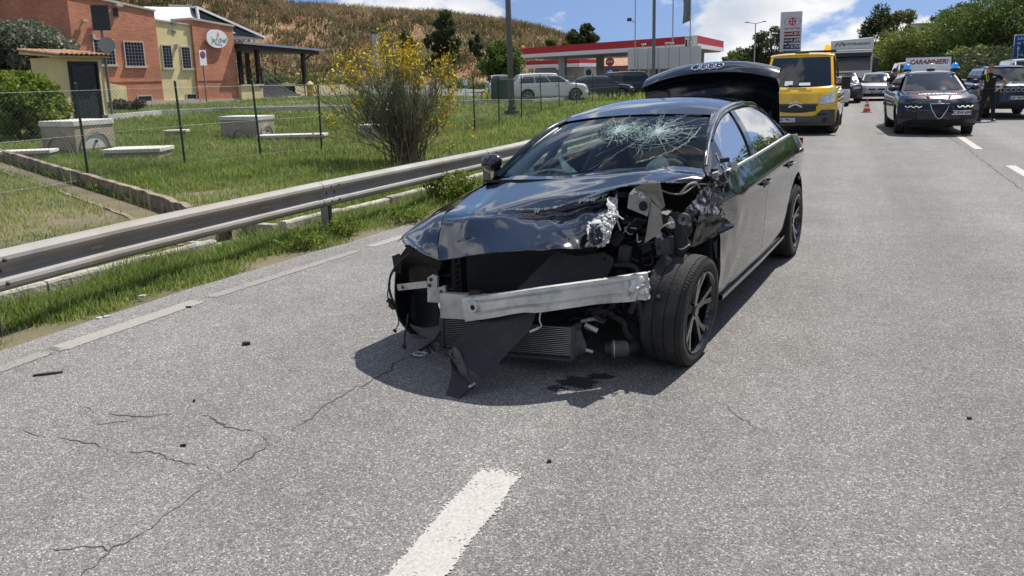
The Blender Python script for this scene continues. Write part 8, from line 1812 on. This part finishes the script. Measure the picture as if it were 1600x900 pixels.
# loose wiring at the right corner
def wire(pts, r, name='loose_wire', m=m_eng): mb = MB(); mb.tube(catmull(pts, 22), r, 6); return ab(mb, name, m)
wire([(0.670,-0.751,0.691), (0.706,-0.828,0.636), (0.723,-0.909,0.548), (0.732,-0.934,0.463), (0.742,-0.915,0.395), (0.763,-0.869,0.344)], .008); wire([(0.732,-0.922,0.477), (0.741,-0.940,0.423), (0.751,-0.930,0.370), (0.763,-0.885,0.351)], .004)
wire([(0.763,-0.871,0.327), (0.783,-0.837,0.285), (0.783,-0.831,0.230), (0.783,-0.860,0.180)], .0035); wire([(0.688,-0.825,0.267), (0.715,-0.818,0.211), (0.760,-0.802,0.153), (0.805,-0.775,0.093)], .006)
for q_, s_ in (((0.762,-0.911,0.362), .022), ((0.773,-0.883,0.337), .026), ((0.782,-0.866,0.175), .013), ((0.804,-0.777,0.084), .016)):
    mb = MB(); mb.bar(tuple(np.array(q_) + (0, -s_ * .7, s_ * .5)), tuple(np.array(q_) + (0, s_ * .7, -s_ * .5)), s_, s_); ab(mb, 'connector', m_plast, smooth=False)
wire([(0.755,-0.517,0.210), (0.780,-0.550,0.152), (0.830,-0.574,0.124), (0.882,-0.596,0.105)], .010); mb = MB(); mb.tube([(.80 + .03 * math.cos(a), -.66 + .045 * math.sin(a), .05) for a in np.linspace(0, 6.28, 16)], .005, 5); ab(mb, 'wire_loop', m_alup)
for k in range(5): mb = MB(); q_ = np.array((0.796,-0.559,0.139)); q_ = q_ + np.array((.01 * k, .02 * (k % 3) - .02, -.008 * k)); mb.bar(tuple(q_), tuple(q_ + np.array((.02, .02, -.02))), .016, .014); ab(mb, 'broken_fitting', m_plast, smooth=False)
mb = crumple([[(0.653,-0.954,0.636), (0.655,-0.899,0.656)], [(0.653,-0.947,0.585), (0.636,-0.897,0.592)], [(0.653,-0.951,0.533), (0.635,-0.913,0.514)]], 8, 6, .012, 16, 97, .008); ab(mb, 'liner_tab', m_eng, smooth=False)
# wreckage at the foot of the left screen pillar (mirror torn away)
q = np.random.default_rng(19)
for k in range(16):
    c_ = np.array((-.42 + q.normal(0, .06), .88 + q.normal(0, .03), 1.0 + q.normal(0, .045))); s_ = q.uniform(.008, .03, 3); R_ = Matrix.Rotation(q.uniform(0, 3), 3, 'Y') @ Matrix.Rotation(q.uniform(0, 3), 3, 'Z'); mb = MB()
    mb.hexa([tuple(c_ + np.array(R_ @ Vector((a * s_[0], b * s_[1], e * s_[2])))) for e in (-1, 1) for a, b in ((-1, -1), (1, -1), (1, 1), (-1, 1))]); ab(mb, 'mirror_remnant', [m_plast, m_eng, m_scrape, m_alu, m_beige][k % 5], smooth=False)
wire([(-0.360,0.798,1.034), (-0.340,0.837,1.004), (-0.360,0.873,0.985), (-0.380,0.893,0.933), (-0.360,0.875,0.903)], .007); wire([(-0.380,0.817,1.048), (-0.360,0.857,0.960), (-0.340,0.839,0.922)], .005, m=m_alup)
wire([(-0.418,0.840,1.158), (-0.456,0.860,1.088), (-0.544,0.880,1.011)], .008, 'corner_trim', m_chrome)
mb = crumple([[(-0.260,0.828,0.974), (-0.300,0.866,0.960), (-0.320,0.901,0.941)], [(-0.240,0.844,0.888), (-0.290,0.887,0.864), (-0.320,0.920,0.836)]], 8, 10, .02, 10, 99, .005); ab(mb, 'crumpled_apron', m_scrape, sharp=30)
# ---------------- wheels
def awheel(x, y, z, R, wd, steer, s, name='wheel'):
    rr_ = .245; mb = MB()
    prof = [(rr_, -wd * .46), (rr_ + .012, -wd * .5), (R * .90, -wd * .505), (R * .965, -wd * .47)]
    for k in range(4):
        a = -wd * .40 + k * wd * .27; prof += [(R * .995, a - wd * .03), (R, a), (R, a + wd * .185), (R * .995, a + wd * .21), (R * .975, a + wd * .22), (R * .975, a + wd * .238)] if k < 3 else [(R * .995, a - wd * .03), (R * .985, a)]
    prof += [(R * .965, wd * .47), (R * .90, wd * .505), (rr_ + .012, wd * .5), (rr_, wd * .46)]
    mb.lathe(prof, (0, 0, 0), (0, 1, 0), 64); w = mb.build(name, m_tyre, aud, smooth=True, sharp=40); w.location = (x, y, z); w.rotation_euler = (0, 0, steer)
    mb = MB(); o = s * wd
    for k in range(96):
        a = 2 * math.pi * k / 96; c, sn = math.cos(a), math.sin(a)
        for sg_ in (1, -1): mb.bar((c * R * .992, sg_ * wd * .36, sn * R * .992), (c * R * .962, sg_ * wd * .485, sn * R * .962), .003, .006, up=(c, 0, sn))
    tag(mb.build('tread_sipe', m_int, w), kind='stuff')
    mb = MB(); mb.lathe([(.246, o * .50), (.240, o * .505), (.232, o * .47), (.226, o * .30), (.222, -o * .3)], (0, 0, 0), (0, 1, 0), 48); mb.lathe([(.001, o * .40), (.03, o * .40), (.034, o * .36), (.05, o * .36), (.056, o * .24)], (0, 0, 0), (0, 1, 0), 24)
    for k in range(5):
        a = 2 * math.pi * k / 5 + .35
        for da in (-.20, .20):
            P = []
            for u, wv, dp in ((.0, .024, .34), (.5, .020, .37), (1, .026, .44)):
                r_ = .045 + (.238 - .045) * u; aa = a + da * (u ** .8); c, sn = math.cos(aa), math.sin(aa); tx, tz = -sn, c
                P.append([(c * r_ + tx * q_ * wv, o * dp + s * dd_, sn * r_ + tz * q_ * wv) for q_, dd_ in ((-1, -.02), (-.7, .004), (.7, .004), (1, -.02))])
            mb.grid(np.array(P), flip=s < 0)
    mb.build('rim', m_gb, w, smooth=True, sharp=35)
    mb = MB(); mb.lathe([(.001, -o * .05), (.17, -o * .05), (.17, -o * .15)], (0, 0, 0), (0, 1, 0), 30); mb.build('brake_disc', m_alu, w, smooth=True, sharp=40)
    return w
w_ = awheel(.13, .80, .325, .335, .255, rad(-3), 1); w_.rotation_euler = (rad(-4), 0, rad(-3)); awheel(-2.912, .80, .338, .338, .25, 0, 1); awheel(-.12, -.78, .338, .338, .25, rad(-8), -1); awheel(-2.912, -.80, .338, .338, .25, 0, -1)
for sd in (1, -1):
    mb = MB(); a = np.linspace(0, math.pi, 16); mb.grid(np.array([[(-2.912 + math.cos(b) * .42, sd * y, .345 + math.sin(b) * .42) for y in (.5, .9)] for b in a]), flip=sd < 0); mb.box(-3.3, -2.5, sd * .5 - .01, sd * .5 + .01, .2, .78); ab(mb, 'wheel_house', m_int, smooth=False)
    mb = MB(); a = np.linspace(math.radians(88 if sd > 0 else 0), math.pi * 1.02, 16); mb.grid(np.array([[(.02 + math.cos(b) * .43, sd * y, .345 + math.sin(b) * .43) for y in (.48, .86 if sd > 0 else .92)] for b in a]), flip=sd < 0); mb.box(-.42, -.02 if sd > 0 else .3, sd * .5 - .01, sd * .5 + .01, .2, .75); ab(mb, 'wheel_house', m_int, smooth=False)
# ---------------- mirror, interior
mc = np.array((-0.678,-1.000,1.098)); mb = MB(); P = []
for a in np.linspace(0, 2 * math.pi, 21)[:-1]:
    P.append([tuple(mc + np.array((.055 * math.sin(b) * (1.3 if math.sin(b) > 0 else .6), .095 * math.cos(a) * math.cos(b) * (1 + .15 * math.sin(a)), .075 * math.sin(a) * math.cos(b)))) for b in np.linspace(-math.pi / 2, math.pi / 2, 12)])
mb.grid(np.array(P), closeu=True); mr = ab(mb, 'door_mirror', m_bp, sharp=80)
mb = MB(); mb.bar(tuple(mc + (0, .06, -.05)), (-.52, -.86, 1.0), .06, .035); ab(mb, 'mirror_arm', m_gb, mr, smooth=False)
mb = MB(); mb.box(-3.0, -.30, -.84, .84, .28, .34); mb.box(-.62, -.30, -.78, .78, .34, .84); ab(mb, 'cabin_floor', m_int, smooth=False)
mb = MB(); mb.shell(np.array([[(x, s_ * .76, .955 + .035 * math.cos(s_ * 1.2) - .10 * max(0, (-x - .62) / .25)) for x in np.linspace(-.22, -.86, 8)] for s_ in np.linspace(-1, 1, 15)]), -.05); ab(mb, 'dashboard', m_int)
for y in (.36, -.36):
    mb = MB(); P = []
    for zz, xb, wv, th_ in ((.50, -1.30, .24, .14), (.75, -1.38, .25, .15), (.95, -1.46, .24, .13), (1.10, -1.52, .17, .10), (1.16, -1.54, .13, .08)):
        P.append([(xb + th_ * math.cos(a) * .5, y + wv * math.sin(a) * (1 if abs(math.sin(a)) < .9 else .98), zz) for a in np.linspace(0, 2 * math.pi, 17)])
    mb.grid(np.array(P)); mb.box(-1.35, -.82, y - .25, y + .25, .40, .54); mb.ell((-1.58, y, 1.25), (.055, .13, .09), 14, 8); ab(mb, 'front_seat', mat('seat_leather', (.028, .028, .03), .5))
mb = MB(); mb.box(-2.45, -2.05, -.68, .68, .40, .55); mb.hexa([(-2.55, -.68, .5), (-2.40, -.68, .5), (-2.40, .68, .5), (-2.55, .68, .5), (-2.75, -.62, 1.08), (-2.62, -.62, 1.08), (-2.62, .62, 1.08), (-2.75, .62, 1.08)])
for y in (-.4, .4): mb.ell((-2.72, y, 1.16), (.05, .12, .08), 12, 8)
ab(mb, 'rear_seat', MATS['seat_leather'], sharp=40)
mb = MB(); mb.tube([(-.95 + .06 * math.sin(a), .36 + .185 * math.cos(a), .93 + .17 * math.sin(a)) for a in np.linspace(0, 2 * math.pi, 31)], .016, 8); mb.tube([(-.80, .36, .90), (-.95, .36, .93)], .05, 10); ab(mb, 'steering_wheel', m_int)
def bag(name, C, seed, amp=.02): mb = crumple(C, 20, 20, amp, 7, seed, .004); ab(mb, name, m_bag, sharp=60)
bag('airbag', [[(-0.550,0.317,1.042), (-0.620,0.318,1.079), (-0.700,0.382,1.123)], [(-0.500,0.345,1.021), (-0.550,0.399,1.059), (-0.640,0.440,1.092)], [(-0.500,0.363,0.986), (-0.520,0.447,1.000), (-0.600,0.473,1.026)]], 101, .015)
bag('airbag', [[(-0.800,-0.479,1.116), (-0.800,-0.435,1.100), (-0.800,-0.392,1.070)], [(-0.700,-0.397,1.052), (-0.700,-0.344,1.061), (-0.700,-0.291,1.031)], [(-0.600,-0.338,0.996), (-0.600,-0.275,0.996), (-0.600,-0.202,0.995)]], 102); bag('airbag', [[(-0.600,-0.707,1.038), (-0.660,-0.684,1.060), (-0.700,-0.649,1.075)], [(-0.550,-0.679,1.004), (-0.600,-0.640,1.018), (-0.650,-0.601,1.021)], [(-0.500,-0.641,0.972), (-0.520,-0.554,0.969), (-0.550,-0.494,0.974)]], 103)
mb = MB(); P = []
for k in np.linspace(0, 1, 20):
    a = RT(-1)[int(2 + 30 * k)]; P.append([tuple(a + np.array((-.02 - .10 * j * (1 - .3 * k), .035 + .05 * math.sin(j * 3), -.02 - .11 * j))) for j in np.linspace(0, 1, 7)])
mb.shell(np.array(P), .01); ab(mb, 'curtain_airbag', m_bag)
mb = MB(); mb.tube(catmull([(-0.420,-0.519,1.029), (-0.400,-0.392,1.063), (-0.400,-0.278,1.066), (-0.400,-0.188,1.038)], 14), .010, 6); ab(mb, 'dash_trim', m_bag); mb = MB(); mb.tube(catmull([(-0.500,0.488,1.115), (-0.480,0.547,1.116), (-0.460,0.607,1.092)], 10), .008, 6); ab(mb, 'dash_trim', m_bag)
mb = MB(); mb.shell(surf([[(-.20, -.78, 1.005), (-.10, 0, 1.02), (-.20, .78, 1.005)], [(-.34, -.77, .985), (-.24, 0, 1.0), (-.34, .77, .985)]], 4, 16), -.02); ab(mb, 'cowl', m_plast)
# underbody
mb = MB(); mb.box(-3.7, .25, -.72, .72, .20, .28); ab(mb, 'underbody', m_int, smooth=False)
# ---------------- debris and fluid on the road
m_oil = paint_mat('oil_film', (0.035, 0.034, 0.033), 0.72); q = random.Random(8)
def puddle(px_, r, seed, lab):
    mb = MB(); n = 26; qq = random.Random(seed); st = qq.uniform(0, 50); pts = [(px_[0] + math.cos(a) * r * (1 + .6 * noise.noise(Vector((math.cos(a) * 1.7 + st, math.sin(a) * 1.7, 0)))) * 1.5, px_[1] + math.sin(a) * r * (1 + .6 * noise.noise(Vector((math.cos(a) * 1.7 + st, math.sin(a) * 1.7, 0)))), .003) for a in np.linspace(0, 2 * math.pi, n + 1)[:-1]]
    V = [(px_[0], px_[1], .003)] + [(px_[0] + (p[0] - px_[0]) * .6, px_[1] + (p[1] - px_[1]) * .6, .003) for p in pts] + pts; F = [(0, 1 + i, 1 + (i + 1) % n) for i in range(n)] + [(1 + i, 1 + n + i, 1 + (i + 1) % n) for i in range(n)] + [(1 + (i + 1) % n, 1 + n + i, 1 + n + (i + 1) % n) for i in range(n)]
    tag(big_mesh('oil_stain', V, F, m_oil, [1] + [.75] * n + [0] * n), lab, 'stain')
for p_, r, lb_ in (((-1.265,3.891,0.000), .10, 'largest dark fluid stain on the asphalt under the crash beam'), ((-1.348,3.766,0.000), .06, 'small fluid stain at the front edge of the car shadow'), ((-1.172,4.023,0.000), .07, 'fluid stain nearest the steered front wheel')): puddle(p_, r, int(p_[0] * 100), lb_)
def chip(label, p_, L, W_, rz, m, h=.012):
    t = thing('debris_piece', label, 'debris', (p_[0], p_[1], 0), rz, 'crash debris on the road'); qq = random.Random(int(p_[0] * 1000)); mb = MB()
    n = 7; poly = [(math.cos(a) * L * qq.uniform(.7, 1.1), math.sin(a) * W_ * qq.uniform(.6, 1.2), 0) for a in np.linspace(0, 2 * math.pi, n + 1)[:-1]]; mb.prism(poly, (0, 0, .001), (0, .004, h)); mb.build('fragment', m, t)
chip('thin dark plastic strip lying alone near the left edge line', (-4.351,2.931,0.000), .085, .014, rad(40), m_plast); chip('small dark fragment in the middle of the open left lane', (-3.548,3.766,0.000), .03, .016, rad(10), m_plast, .02)
chip('tiny dark fragment near the longitudinal crack', (-1.112,2.974,0.000), .012, .008, 0, m_plast); chip('small dark chip on the right hand lane', (0.682,4.091,0.000), .014, .008, .5, m_plast); chip('small dark chip left of the branching crack', (-2.820,2.513,0.000), .016, .006, .5, m_plast)
chip('white scrap at the grass edge beside the edge line', (-5.011,3.904,0.000), .03, .018, .4, m_torn, .012); chip('grey scrap beside the white scrap at the grass edge', (-5.040,3.862,0.000), .024, .018, 1.4, m_alup, .012); chip('small dark fragment beside the edge line', (-4.594,4.299,0.000), .03, .012, .2, m_plast)
chip('pale scrap in the grass below the guardrail', (-5.202,4.398,0.000), .03, .02, .8, m_torn, .02); chip('tiny dark chip in the left lane', (-3.174,2.935,0.000), .010, .006, 0, m_plast)
